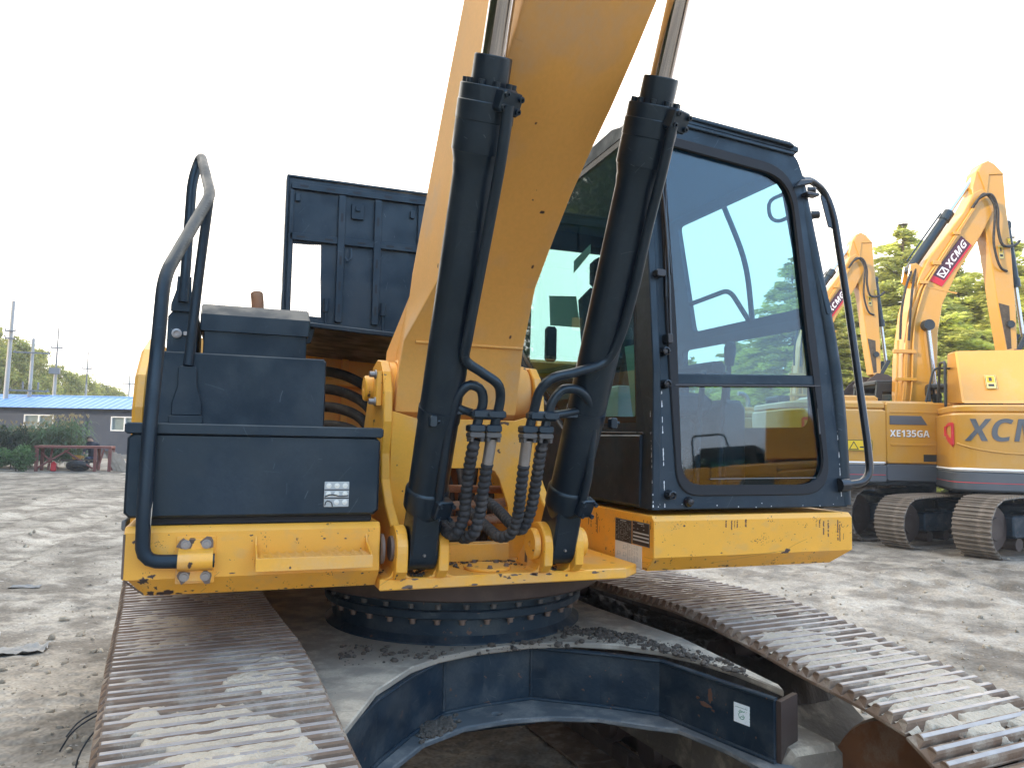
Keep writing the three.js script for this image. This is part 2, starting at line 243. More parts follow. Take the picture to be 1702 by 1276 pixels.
{
  const NR = 560, NA = 880, pos = [], col = [], uv = [], idx = [], cx = 1, cz = -0.9;
  for (let i = 0; i <= NR; i++) {
    const t = i / NR, r = i === 0 ? 0.05 : 0.6 * Math.pow(1.0086, i) * (1 + 60 * Math.pow(Math.max(0, t - 0.9), 2) * 60);
    for (let j = 0; j < NA; j++) {
      const a = j / NA * Math.PI * 2, x = cx + r * Math.cos(a), z = cz + r * Math.sin(a), y = r < 120 ? groundH(x, z) : 0;
      pos.push(x, y, z); uv.push(x / 5.2, z / 5.2);
      const p = fbm(x * 0.22, z * 0.22, 0, 4, 471), q = fbm(x * 1.1 + 9, z * 1.1, 0, 4, 481), dry = sstep(0.32, 0.62, 0.55 * p + 0.45 * q);
      const dk = sstep(0.55, 0.72, fbm(x * 0.5 + 30, z * 0.5, 0, 4, 491));
      const lane = Math.max(...[0, 1.9].map((k) => sstep(0.75, 0.2, Math.abs(x - (-2.55 - k * 0.8 + (z + 3) * -0.03 + 0.3 * Math.sin(z * 0.16 + k)))))) * sstep(-60, -20, z) * sstep(6, 2, z), soft = sstep(0.5, 0.7, fbm(x * 0.8 + 11, z * 0.8, 0, 4, 495)) * sstep(1, 5, x);
      const v = 0.74 + 0.32 * dry - 0.16 * dk + 0.20 * lane - 0.20 * soft;
      col.push(v, v * (0.985 + 0.01 * dry), v * (0.96 + 0.03 * dry));
    }
  }
  for (let i = 0; i < NR; i++) for (let j = 0; j < NA; j++) { const a = i * NA + j, b = i * NA + (j + 1) % NA, c = a + NA, d = b + NA; idx.push(a, b, c, b, d, c); }
  const g = new THREE.BufferGeometry(); g.setAttribute('position', new THREE.Float32BufferAttribute(pos, 3)); g.setAttribute('uv', new THREE.Float32BufferAttribute(uv, 2)); g.setAttribute('color', new THREE.Float32BufferAttribute(col, 3)); g.setIndex(idx); g.computeVertexNormals();
  if (g.attributes.normal.getY(5000) < 0) { for (let i = 0; i < idx.length; i += 3) { const t = idx[i]; idx[i] = idx[i + 1]; idx[i + 1] = t; } g.setIndex(idx); g.computeVertexNormals(); }
  const map = bytesTex(1536, 1536, (u, v) => {
    const a = fbm(u * 14, v * 14, 14, 6, 501, 0.62), f = vnoise(u * 380, v * 380, 380, 503), st = fbm(u * 60, v * 60, 60, 3, 507), pb = vnoise(u * 150, v * 150, 150, 511);
    let c = mixc([0.175, 0.150, 0.118], [0.385, 0.343, 0.280], sstep(0.3, 0.7, a)); c = c.map((x) => x * (0.78 + 0.44 * f) * (0.82 + 0.36 * st));
    if (pb > 0.93) c = mixc(c, f > 0.5 ? [0.55, 0.52, 0.48] : [0.13, 0.12, 0.11], 0.6); return c;
  }, true);
  const bump = bytesTex(1024, 1024, (u, v) => 0.6 * fbm(u * 64, v * 64, 64, 5, 521, 0.68) + 0.4 * ridgeT(u, v));
  function ridgeT(u, v) { return 1 - Math.abs(2 * fbm(u * 18, v * 18, 18, 4, 531) - 1); }
  const gm = std({ map, vertexColors: true, roughness: 0.96, bumpMap: bump, bumpScale: 0.04 });
  const m = new THREE.Mesh(g, gm); m.name = 'ground'; m.userData.kind = 'structure'; m.receiveShadow = true; scene.add(m);

  // loose clods and pebbles
  const N = 16000, r = rng(77), geo = new THREE.IcosahedronGeometry(1, 1), gp = geo.attributes.position; for (let i = 0; i < gp.count; i++) { const x = gp.getX(i), y = gp.getY(i), z = gp.getZ(i), k = 0.7 + 0.6 * vnoise(x * 1.4 + 9, y * 1.4 + z * 1.9 + 7, 0, 71); gp.setXYZ(i, x * k, y * k * 0.75, z * k); } geo.computeVertexNormals();
  const im = new THREE.InstancedMesh(boxUV(geo.toNonIndexed()), std({ map: M.mud.map, roughness: 0.97 }), N), mt = new THREE.Matrix4(), q = new THREE.Quaternion(), tint = new THREE.Color();
  for (let i = 0; i < N; i++) {
    let x, z, s; do { const rad = 1.5 + 24 * Math.pow(r(), 1.6), a = r() * 6.283; x = 1 + rad * Math.cos(a); z = -0.9 + rad * Math.sin(a); } while (x > -0.5 && x < 2.7 && z > -3 && z < 1.4 && r() < 0.85);
    s = 0.004 + 0.020 * Math.pow(r(), 8) + (r() < 0.002 ? 0.03 * r() : 0); if (fbm(x * 0.6, z * 0.6, 0, 3, 73) > 0.56) s *= 1.6;
    q.setFromEuler(new THREE.Euler(r() * 6, r() * 6, r() * 6)); mt.compose(V(x, groundH(x, z) + s * 0.25, z), q, V(s * (0.8 + 0.6 * r()), s, s * (0.8 + 0.6 * r()))); im.setMatrixAt(i, mt);
    const t = 0.50 + 0.38 * r(); im.setColorAt(i, tint.setRGB(t, t * 0.985, t * 0.96));
  }
  im.name = 'loose_clods'; im.userData = { label: 'loose grey clods and pebbles scattered over the dirt yard', category: 'clods', kind: 'stuff' }; im.castShadow = im.receiveShadow = true; scene.add(im);
}

// ---------------------------------------------------------------- the excavator in front: undercarriage
const EX = thing('excavator', 'large yellow and black crawler excavator in the foreground, hood open, no markings on its boom', 'excavator', [1.0, 0, -0.9]);
const UC = [1.0, -0.9], UYAW = 0.085;
const uw = (x, y, z) => { const c = Math.cos(UYAW), s = Math.sin(UYAW); return [UC[0] + x * c + z * s, y, UC[1] - x * s + z * c]; };   // undercarriage axes -> place
const toPlace = (g) => { g.applyMatrix4(new THREE.Matrix4().makeRotationY(UYAW)); g.translate(UC[0], 0, UC[1]); return g; };

// path of the shoes: closed curve in (z, y); idler in front, sprocket behind, two carrier rollers on top
function trackPath(front, rear, rf, rb, yf, yb, tops) {
  const P = []; const arc = (cz, cy, r, a0, a1, n) => { for (let i = 0; i <= n; i++) { const a = a0 + (a1 - a0) * i / n; P.push(new THREE.Vector2(cz + r * Math.cos(a), cy + r * Math.sin(a))); } };
  P.push(new THREE.Vector2(rear + 0.25, 0.035)); for (let i = 1; i < 12; i++) P.push(new THREE.Vector2(lerp(rear + 0.25, front - 0.2, i / 12), 0.03));
  arc(front, yf, rf, -1.25, 1.45, 12); for (const t of tops) P.push(new THREE.Vector2(...t)); arc(rear, yb, rb, 1.65, 4.35, 12);
  return new THREE.CatmullRomCurve3(P.map((q) => V(0, q.y, q.x)), true, 'centripetal');
}
const PATH = trackPath(1.56, -1.80, 0.405, 0.43, 0.458, 0.47, [[1.28, 0.900], [1.0, 0.938], [0.66, 0.965], [0.25, 0.958], [-0.25, 0.95], [-0.7, 0.972], [-1.2, 0.945]]);
// one shoe: plate with two slots, three grouser bars
function shoeGeos(W, L, seed, detail = true) {
  const r = rng(seed), t = 0.012, out = [], tops = [];
  const slot = (cx) => { const q = []; for (let i = 0; i < 10; i++) { const a = i / 10 * 6.283; q.push([cx + 0.014 * Math.cos(a), 0, -0.012 + 0.026 * Math.sin(a)]); } return q; };
  out.push(slab([[-W / 2, 0, -L / 2 + 0.012], [W / 2, 0, -L / 2 + 0.012], [W / 2, 0, L / 2 + 0.012], [-W / 2, 0, L / 2 + 0.012]], t, { side: [0, 1, 0], bevel: 0.002, holes: detail ? [slot(-0.07), slot(0.07)] : [] }));
  for (let k = 0; k < 3; k++) {
    const z = (k - 1) * L / 3 + 0.012, h = 0.0245 + 0.002 * r(), b = 0.0205, a = 0.0085, e = 0.016;
    const x0 = -W / 2 + 0.002 * r(), x1 = W / 2 - 0.002 * r();
    const sh = new THREE.Shape([[-b, 0], [b, 0], [b * 0.86, h * 0.45], [a + 0.005, h * 0.82], [a, h * 0.97], [a * 0.5, h], [-a * 0.5, h], [-a, h * 0.97], [-a - 0.005, h * 0.82], [-b * 0.86, h * 0.45]].map((q) => new THREE.Vector2(...q)));
    const g = new THREE.ExtrudeGeometry(sh, { depth: x1 - x0, bevelEnabled: false, steps: 3 }), p = g.attributes.position;
    for (let i = 0; i < p.count; i++) { const f = p.getZ(i) / (x1 - x0), end = Math.min(f, 1 - f) < 0.01 ? 1 : 0; if (p.getY(i) > 0.005 && end) p.setZ(i, p.getZ(i) + (f < 0.5 ? e : -e)); if (!end) p.setZ(i, (f < 0.5 ? 0.06 : 0.94) * (x1 - x0) ); }
    g.computeVertexNormals(); g.rotateY(Math.PI / 2); g.translate(x0, t, z); 
    // worn bright strip on the crest
    tops.push(bx(x0 + e + 0.004, x1 - e - 0.004, t + h - 0.003, t + h + 0.0009, z - a * 0.8, z + a * 0.8, 0.001));
    out.push(boxUV(g));
  }
  for (const x of [-0.115, 0.115]) for (const z of [-0.027 + 0.012, 0.026 + 0.012]) { const g = new THREE.CylinderGeometry(0.0085, 0.0085, 0.012, 6); g.translate(x, t + 0.006, z); out.push(boxUV(g)); }
  return [mergeGeometries(out), mergeGeometries(tops)];
}
function uvRandom(g, r) { const h = g.clone(); return uvShift(h, r() * 3, r() * 3); }
function buildTrack(parent, path, cx, W, n, seed, { geos, mats, placer, name = 'track', mud }) {
  const t = subgroup(name, parent), L = path.getLength();
  for (let i = 0; i < n; i++) {
    const u = (i + 0.3) / n, p = path.getPointAt(u), d = path.getTangentAt(u), ang = Math.atan2(-d.y, d.z);
    const s = subgroup('track_shoe', t), gi = geos[i % geos.length];
    const body = new THREE.Mesh(gi[0], mats[0]); body.name = 'track_shoe'; body.castShadow = body.receiveShadow = true;
    t.remove(s);
    const m = new THREE.Matrix4().makeRotationX(ang + Math.PI).multiply(new THREE.Matrix4().makeRotationY(0)); m.setPosition(cx, p.y, p.z);
    placer(body, m); t.add(body);
  }
  return t;
}
const SW = 0.6, SL = PATH.getLength() / 66;
{
  const r = rng(5), variants = []; for (let i = 0; i < 5; i++) { const [a, b] = shoeGeos(SW, SL * 0.985, 100 + i); variants.push([uvRandom(a, r), uvRandom(b, r)]); }
  const toMud = (t, cx, seed) => {                                       // dried mud pressed between the grousers
    const nx = 90, nz = 560, pos = [], idx = [], uv = [], u0 = 0.30, u1 = 0.56, L = PATH.getLength();
    for (let j = 0; j <= nz; j++) {
      const u = mudU(j / nz), p = PATH.getPointAt(u), d = PATH.getTangentAt(u), nn = V(0, -d.z, d.y).multiplyScalar(-1); if (nn.y < 0) nn.negate();
      for (let i = 0; i <= nx; i++) {
        const x = (i / nx - 0.5) * (SW - 0.03), s = u * L, a = fbm(x * 3.2 + seed, s * 4.2, 0, 4, 611, 0.55), b = fbm(x * 22, s * 22, 0, 4, 621, 0.6), edge = sstep(0.29, 0.20, Math.abs(x)), cent = sstep(0.3, 0.0, Math.abs(x + 0.05 * Math.sin(s * 3 + seed)));
        const m = a + 0.05 * cent - 0.03 + 0.10 * (b - 0.5), h = lerp(0.009 + 0.012 * (b - 0.5) + 0.03 * (a - 0.5), 0.0362 + 0.012 * (b - 0.5), sstep(0.45, 0.50, m) * (0.3 + 0.7 * edge));
        pos.push(cx + x, p.y + nn.y * h, p.z + nn.z * h); uv.push(x * 1.0, s);
      }
    }
    for (let j = 0; j < nz; j++) for (let i = 0; i < nx; i++) { const a = j * (nx + 1) + i, b = a + 1, c = a + nx + 1, d = c + 1; idx.push(a, b, c, b, d, c); }
    const g = new THREE.BufferGeometry(); g.setAttribute('position', new THREE.Float32BufferAttribute(pos, 3)); g.setAttribute('uv', new THREE.Float32BufferAttribute(uv, 2)); g.setIndex(idx); g.computeVertexNormals();
    toPlace(g); const m = part('dried_mud', g, M.mud, t); m.userData.kind = 'stuff';
  };
  // where along the loop the top run lies
  let uTop0 = 0, uTop1 = 1; for (let i = 0; i < 400; i++) { const p = PATH.getPointAt(i / 400); if (p.y > 0.75 && p.z > 1.72) uTop0 = i / 400; if (p.y > 0.9 && p.z < -1.75 && p.z > -1.85) uTop1 = i / 400; }
  function mudU(f) { return lerp(uTop0 - 0.01, uTop1, f); }
  for (const side of [-1, 1]) {
    const cx = side * 1.085, t = subgroup('track', EX);
    for (let i = 0; i < 66; i++) {
      const u = (i + 0.35) / 66, p = PATH.getPointAt(u), d = PATH.getTangentAt(u), [ga, gb] = variants[(i * 3 + (side > 0 ? 1 : 0)) % 5];
      const ez = d.clone().negate(), ey = V(0, d.z, -d.y).negate(), ex = ey.clone().cross(ez), m = new THREE.Matrix4().makeBasis(ex, ey, ez).setPosition(cx, p.y, p.z);
      if (ey.dot(V(0, p.y - 0.46, clamp(p.z, -1.8, 1.8) === p.z ? 0 : p.z - Math.sign(p.z) * 1.8)) < 0) { ey.negate(); ex.negate(); m.makeBasis(ex, ey, ez).setPosition(cx, p.y, p.z); }
      const w = new THREE.Matrix4().makeTranslation(UC[0] - EX.org.x, 0, UC[1] - EX.org.z).multiply(new THREE.Matrix4().makeRotationY(UYAW)).multiply(m);
      const s = new THREE.Mesh(ga, M.shoe); s.name = 'track_shoe'; s.applyMatrix4(w); s.castShadow = s.receiveShadow = true; t.add(s);
      const c = new THREE.Mesh(gb, M.worn); c.name = 'worn_crest'; c.applyMatrix4(w); c.castShadow = c.receiveShadow = true; if (p.y > 0.3) t.add(c);
    }
    toMud(t, cx, side > 0 ? 3.7 : 11.2);
    // chain links under the shoes
    const links = []; for (let i = 0; i < 66; i++) { const u = (i + 0.35) / 66, p = PATH.getPointAt(u), d = PATH.getTangentAt(u), a = Math.atan2(-d.y, d.z); for (const o of [-0.085, 0.085]) { const g = bx(-0.018, 0.018, -0.09, -0.004, -0.072, 0.072, 0.008); let n = V(0, -d.z, d.y); const inward = V(0, 0.46 - p.y, clamp(p.z, -1.8, 1.8) - p.z); const ey = n.dot(inward) > 0 ? n.negate() : n; const ez = d.clone(), ex = ey.clone().cross(ez); g.applyMatrix4(new THREE.Matrix4().makeBasis(ex, ey, ez).setPosition(cx + o, p.y, p.z)); links.push(g); } }
    const lk = part('track_link', toPlace(mergeGeometries(links)), M.ring, t); lk.userData.kind = 'stuff';
    const P = (g) => toPlace(g);
    // front idler, sprocket, carrier rollers, bottom rollers
    part('idler', P(lathe([cx - 0.1, 0.458, 1.56], [1, 0, 0], [[0, 0], [0.17, 0], [0.19, 0.015], [0.27, 0.03], [0.325, 0.03], [0.335, 0.05], [0.335, 0.075], [0.30, 0.085], [0.30, 0.115], [0.335, 0.125], [0.335, 0.15], [0.325, 0.17], [0.27, 0.17], [0.19, 0.185], [0.17, 0.2], [0, 0.2]], 40)), M.rust, t);
    const sp = []; for (let i = 0; i < 21; i++) { const a = i / 21 * 6.283; const g = bx(-0.035, 0.035, -0.03, 0.03, -0.035, 0.035, 0.012); g.translate(0, 0.33, 0); g.rotateX(a); g.translate(cx, 0.47, -1.8); sp.push(g); }
    sp.push(lathe([cx - 0.16, 0.47, -1.8], [1, 0, 0], [[0, 0], [0.19, 0], [0.21, 0.03], [0.22, 0.12], [0.31, 0.125], [0.31, 0.195], [0.2, 0.2], [0.18, 0.32], [0, 0.32]], 40));
    part('sprocket', P(mergeGeometries(sp)), M.ring, t);
    for (const z of [0.72, -0.72]) part('carrier_roller', P(mergeGeometries([lathe([cx - 0.17, 0.815, z], [1, 0, 0], [[0, 0], [0.045, 0], [0.05, 0.06], [0.07, 0.06], [0.07, 0.115], [0.05, 0.12], [0.05, 0.22], [0.07, 0.225], [0.07, 0.28], [0, 0.28]], 24), bx(cx - 0.07, cx + 0.07, 0.66, 0.77, z - 0.06, z + 0.06)])), M.ring, t);
    const lows = []; for (let i = 0; i < 8; i++) lows.push(lathe([cx - 0.14, 0.21, -1.35 + i * 0.385], [1, 0, 0], [[0, 0], [0.07, 0], [0.085, 0.03], [0.1, 0.03], [0.1, 0.075], [0.085, 0.08], [0.085, 0.2], [0.1, 0.205], [0.1, 0.25], [0.07, 0.28], [0, 0.28]], 20)); for (const l of lows) part('track_roller', P(l), M.ring, t);
    // track frame: box girder, sloped shoulders, idler yoke cover
    const prof = (z0, z1, w0, y0, y1, sh) => { const pts = [[-w0, y0], [w0, y0], [w0, y1 - sh], [w0 - sh * 0.9, y1], [-w0 + sh * 0.9, y1], [-w0, y1 - sh]]; const s = new THREE.Shape(pts.map((q) => new THREE.Vector2(cx + q[0], q[1]))); const g = new THREE.ExtrudeGeometry(s, { depth: z1 - z0, bevelEnabled: true, bevelSize: 0.012, bevelThickness: 0.012, bevelSegments: 2 }); g.translate(0, 0, z0); return boxUV(g); };
    part('track_frame', P(mergeGeometries([prof(-1.55, 0.78, 0.20, 0.30, 0.665, 0.10), prof(0.792, 1.25, 0.155, 0.34, 0.60, 0.09)])), M.dustyB, t);
    part('idler_cover', P(slab([[cx - 0.21, 0.5, 0.68], [cx - 0.21, 0.735, 0.68], [cx - 0.21, 0.735, 0.80], [cx - 0.21, 0.70, 1.10], [cx - 0.21, 0.60, 1.26], [cx - 0.21, 0.44, 1.26], [cx - 0.21, 0.40, 0.93]], 0.42, { side: [1, 0, 0], bevel: 0.035 })), M.dustyB, t);
    // soil lying on the frame under the upper run
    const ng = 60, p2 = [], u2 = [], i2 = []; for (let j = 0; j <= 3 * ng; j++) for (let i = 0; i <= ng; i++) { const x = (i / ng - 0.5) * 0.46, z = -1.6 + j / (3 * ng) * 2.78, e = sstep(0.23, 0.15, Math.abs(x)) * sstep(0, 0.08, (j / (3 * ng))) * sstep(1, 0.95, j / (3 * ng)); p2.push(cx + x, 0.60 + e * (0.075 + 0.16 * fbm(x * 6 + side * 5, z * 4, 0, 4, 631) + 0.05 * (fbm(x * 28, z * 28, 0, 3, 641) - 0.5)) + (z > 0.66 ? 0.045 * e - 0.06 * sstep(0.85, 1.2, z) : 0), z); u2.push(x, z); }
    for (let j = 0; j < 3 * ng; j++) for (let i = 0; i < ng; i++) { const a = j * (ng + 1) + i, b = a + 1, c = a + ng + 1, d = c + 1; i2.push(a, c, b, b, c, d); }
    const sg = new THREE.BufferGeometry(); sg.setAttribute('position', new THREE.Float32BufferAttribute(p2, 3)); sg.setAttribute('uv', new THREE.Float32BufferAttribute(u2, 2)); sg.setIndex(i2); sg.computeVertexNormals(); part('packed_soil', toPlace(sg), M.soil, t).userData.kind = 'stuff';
  }
}
// car body: dusty top plate, dark web plates, bottom flange
{
  const cb = subgroup('car_body', EX), yT = 0.92, yB = 0.70;
  const top = [[0.16, 0.66], [0.332, 0.392], [0.463, 0.115], [0.617, -0.077], [0.739, -0.165], [0.901, -0.222], [1.121, -0.244], [1.292, -0.212], [1.447, -0.130], [1.563, -0.008], [1.63, 0.12], [1.676, 0.28], [1.695, 0.50], [1.72, 0.45], [1.745, -0.15], [1.66, -0.75], [1.64, -1.2], [1.72, -1.9], [1.6, -2.25], [1.35, -1.75], [1.0, -1.62], [0.65, -1.72], [0.35, -2.2], [0.12, -2.0], [0.14, -1.2], [0.17, -0.7], [0.19, -0.2]];
  part('top_plate', slab(top.map((q) => [q[0], yT - 0.022, q[1]]), 0.022, { side: [0, 1, 0], bevel: 0.004 }), M.dusty, cb);
  const web = [[0.19, 0.60], [0.335, 0.345], [0.466, 0.125], [0.617, -0.065], [0.775, -0.225], [0.94, -0.262], [1.14, -0.278], [1.36, -0.122], [1.53, 0.025], [1.60, 0.30], [1.655, 0.50]], wp = [];
  for (let i = 0; i + 1 < web.length; i++) { const a = web[i], b = web[i + 1]; wp.push(slab([[a[0], yB, a[1]], [b[0], yB, b[1]], [b[0], yT - 0.0225, b[1]], [a[0], yT - 0.0225, a[1]]], 0.02, { side: [0.1, 0, -1], bevel: 0 })); }
  part('web_plate', [...wp, rod([0.775, yB, -0.222], [0.775, yT - 0.024, -0.222], 0.008, 0.008, 8), rod([1.14, yB, -0.275], [1.14, yT - 0.024, -0.275], 0.006, 0.006, 8)], M.under, cb);
  { const a = V(web[9][0], 0, web[9][1]), b = V(web[10][0], 0, web[10][1]), d = b.clone().sub(a), L = d.length(); d.normalize(); const n = V(-d.z, 0, d.x), q = rng(8), pt = (u, y) => { const p = a.clone().addScaledVector(d, u).addScaledVector(n, -0.0005); return [p.x, y, p.z]; };
    const blob = (u, y, w, h) => { const o = []; for (let i = 0; i < 16; i++) { const t = i / 16 * 6.283, k = 0.6 + 0.5 * q(); o.push(pt(u + w * k * Math.cos(t), y + h * k * Math.sin(t))); } return slab(o, 0.0008, { bevel: 0, side: [-n.x, 0, -n.z] }); }; part('rust_patch', [blob(-0.045, 0.835, 0.012, 0.03), blob(-0.065, 0.80, 0.03, 0.010), blob(-0.02, 0.865, 0.006, 0.014), blob(-0.10, 0.815, 0.008, 0.005), blob(-0.03, 0.79, 0.012, 0.004)], std({ color: C(0.11, 0.052, 0.03), roughness: 0.9 }), cb); }
  const wl = []; for (let i = 0; i + 1 < web.length; i++) { wl.push(rod([web[i][0], yB + 0.003, web[i][1] + 0.006], [web[i + 1][0], yB + 0.003, web[i + 1][1] + 0.006], 0.008, 0.008, 8), rod([web[i][0], yT - 0.026, web[i][1] + 0.006], [web[i + 1][0], yT - 0.026, web[i + 1][1] + 0.006], 0.006, 0.006, 8)); }
  parts('weld_seam', wl, M.under, cb);
  const fl = [[0.23, 0.66], [0.40, 0.35], [0.516, 0.155], [0.649, 0.006], [0.81, -0.08], [0.982, -0.103], [1.144, -0.082], [1.30, -0.02], [1.42, 0.085], [1.521, 0.16], [1.575, 0.34], [1.60, 0.55], [1.70, 0.55], [1.72, 0.2], [1.6, -0.6], [1.2, -0.75], [0.8, -0.75], [0.35, -0.3], [0.15, 0.4]];
  const hole = (x, z, a, b) => { const q = []; for (let i = 0; i < 14; i++) q.push([x + a * Math.cos(i / 14 * 6.283), yB - 0.02, z + b * Math.sin(i / 14 * 6.283)]); return q; };
  part('bottom_flange', slab(fl.map((q) => [q[0], yB - 0.02, q[1]]), 0.0195, { side: [0, 1, 0], bevel: 0.004, holes: [hole(0.80, -0.14, 0.016, 0.016), hole(0.965, -0.168, 0.018, 0.016)] }), M.flange, cb);
  // belly of the car body and its legs to the track frames
  part('belly', [bx(0.62, 1.40, 0.40, yB - 0.021, -1.6, -0.78, 0.02), bx(0.2, 1.75, 0.42, yB - 0.021, -1.9, -1.62, 0.02)], M.under, cb);
  part('leg_end', [slab([[1.665, 0.40, 0.50], [1.672, 0.40, 0.515], [1.672, 0.89, 0.515], [1.665, 0.89, 0.50]], 0.12, { bevel: 0, side: [1, 0, 0] })], M.ring, cb);
  part('leg_end', [bx(1.675, 1.92, 0.42, 0.74, 0.0, 0.53, 0.03)], M.dustyB, cb);
  part('leg_end', [bx(0.02, 0.185, 0.42, 0.86, -0.3, 0.62, 0.02)], M.under, cb);
  // sticker on the web
  const st = canvasTex(256, 256, (g) => { g.fillStyle = '#e9efec'; g.fillRect(0, 0, 256, 256); g.strokeStyle = '#3f8f6a'; g.lineWidth = 9; g.beginPath(); g.arc(128, 150, 46, 0, 5); g.stroke(); g.beginPath(); g.moveTo(80, 110); g.bezierCurveTo(120, 60, 160, 120, 180, 80); g.moveTo(100, 190); g.bezierCurveTo(140, 120, 170, 210, 150, 130); g.stroke(); g.fillStyle = '#6d8f80'; for (let i = 0; i < 9; i++) g.fillRect(30 + i * 22, 46, 14, 10); g.fillStyle = '#4a4438'; const r = rng(4); for (let i = 0; i < 46; i++) { g.globalAlpha = 0.5; g.fillRect(r() * 256, r() * 256, 2 + r() * 10, 1 + r() * 6); } });
  st.wrapS = st.wrapT = THREE.ClampToEdgeWrapping;
  { const g = new THREE.BoxGeometry(0.062, 0.062, 0.0016); const m = part('sticker', boxUV(g), std({ map: st, roughness: 0.5 }), cb, 'white square sticker with a green mark on the dark web'); const uvs = m.geometry.attributes.uv; for (let i = 0; i < uvs.count; i++) uvs.setXY(i, uvs.getX(i) / 0.062 + 0.5, uvs.getY(i) / 0.062 + 0.5); m.geometry.translate(EX.org.x, EX.org.y, EX.org.z);
    const a = web[9], b = web[10], t = 0.42, d = V(b[0] - a[0], 0, b[1] - a[1]).normalize(); m.position.set(lerp(a[0], b[0], t) - d.z * 0.002 * -1 - EX.org.x - 0.004, 0.815, lerp(a[1], b[1], t) - EX.org.z + 0.001); m.rotation.y = Math.atan2(-d.z, d.x); }
  // crumbs of soil on the plates
  const r = rng(15), cr = []; const ico = new THREE.IcosahedronGeometry(1, 0);
  for (let i = 0; i < 1500; i++) { let x, z, y = yT; const k = r(); if (k < 0.55) { const f = r(); x = lerp(1.2, 1.72, f) + 0.10 * (r() - 0.5); z = lerp(-0.42, 0.36, f * f) + 0.16 * (r() - 0.8); if (x > 1.70) continue; } else if (k < 0.8) { x = 0.72 + 0.10 * (r() + r() - 1); z = -0.10 + 0.07 * (r() + r() - 1) - (x - 0.72) * 0.6; y = yB; if (z < -0.2) continue; } else { x = 0.4 + 1.1 * r(); z = -0.15 - 0.25 * r(); if (Math.hypot(x - 0.985, z + 0.835) < 0.58) continue; }
    const s = 0.002 + 0.015 * Math.pow(r(), 3), g = ico.clone(); g.scale(s * (0.7 + 0.6 * r()), s * 0.7, s * (0.7 + 0.6 * r())); g.rotateY(r() * 6); g.translate(x, y + s * 0.3, z); cr.push(boxUV(g)); }
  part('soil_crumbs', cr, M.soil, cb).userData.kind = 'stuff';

  // slewing ring
  const sr = subgroup('slewing_ring', EX), cx = 0.985, cz = -0.835;
  const ringLathe = (prof) => { const g = new THREE.LatheGeometry(prof.map((q) => new THREE.Vector2(q[0], q[1])), 96); g.translate(cx, 0, cz); return boxUV(creased(g)); };
  part('ring_seat', ringLathe([[0.565, 0.92], [0.565, 0.927], [0.548, 0.94], [0.535, 0.948], [0.535, 1.014], [0.4, 1.0145]]), M.under, sr);
  part('outer_race', ringLathe([[0.4, 1.015], [0.565, 1.015], [0.57, 1.02], [0.57, 1.042], [0.565, 1.047], [0.4, 1.047]]), M.under, sr);
  part('inner_race', ringLathe([[0.4, 1.0475], [0.552, 1.0475], [0.552, 1.076], [0.598, 1.078], [0.598, 1.092], [0.594, 1.096], [0.4, 1.096]]), M.under, sr);
  part('ring_skirt', ringLathe([[0.4, 1.0965], [0.645, 1.0965], [0.652, 1.103], [0.652, 1.19], [0.4, 1.1945]]), M.ring, sr);
  for (let i = 0; i < 36; i++) { const a = i / 36 * 6.283 + 0.05, x = cx + 0.550 * Math.cos(a), z = cz + 0.550 * Math.sin(a); part('bolt', bolt([x, 1.0145, z], [0, -1, 0], 0.0125, 0.016), M.boltRust, sr); }
  for (let i = 0; i < 34; i++) { const a = i / 34 * 6.283 + 0.11, x = cx + 0.572 * Math.cos(a), z = cz + 0.572 * Math.sin(a); part('bolt', bolt([x, 1.0775, z], [0, -1, 0], 0.0125, 0.016), M.bolt, sr); }
  parts('grease_nipple', [rod([0.87, 1.135, -0.24], [0.87, 1.135, -0.22], 0.01, 0.008, 10), rod([1.04, 1.135, -0.232], [1.04, 1.135, -0.212], 0.012, 0.009, 10)], M.steel, sr);
}

// ---------------------------------------------------------------- upper structure: platform, sills, boxes
const chipDraw = (list, g, W, H, w, h) => { for (const [x, y, s, a, seed] of list) { const r = rng(seed), px = x / w * W, py = H - y / h * H; g.beginPath(); for (let i = 0; i < 14; i++) { const t = i / 14 * 6.283, k = s * (0.45 + 0.75 * r()) / w * W; const X = px + k * a * Math.cos(t), Y = py + k * Math.sin(t); i ? g.lineTo(X, Y) : g.moveTo(X, Y); } g.closePath(); g.fill(); } };
function sillTex(w, h, seed, chips, marks) {                             // front of a sill, w x h metres, with its own paint chips
  return canvasTex(1536, 512, (g, W, H) => {
    const im = g.createImageData(W, H); for (let j = 0; j < H; j++) for (let i = 0; i < W; i++) { const u = i / W, v = j / H, m = fbm(u * 9, v * 3, 0, 5, seed), f = vnoise(u * 500, v * 170, 0, seed + 1), d = sstep(0.5, 0.8, fbm(u * 14, v * 5, 0, 5, seed + 2, 0.6)), sp = vnoise(u * 210, v * 70, 0, seed + 5) * vnoise(u * 23, v * 8, 0, seed + 6); let c = YEL.map((b) => b * (0.92 + 0.12 * m) * (0.97 + 0.06 * f)); c = mixc(c, [0.45, 0.32, 0.16], 0.22 * d); if (sp > 0.70) c = mixc(c, [0.10, 0.05, 0.02], 0.8); const k = 4 * (j * W + i); for (let q = 0; q < 3; q++) im.data[k + q] = toS(c[q]); im.data[k + 3] = 255; }
    g.putImageData(im, 0, 0); g.fillStyle = '#b98a4a'; g.globalAlpha = 0.6; chipDraw(chips.map((c) => [c[0], c[1], c[2] * 1.22, c[3], c[4]]), g, W, H, w, h); g.globalAlpha = 1; g.fillStyle = '#3a2c2a'; chipDraw(chips, g, W, H, w, h); marks?.(g, (x) => x / w * W, (y) => H - y / h * H);
  });
}
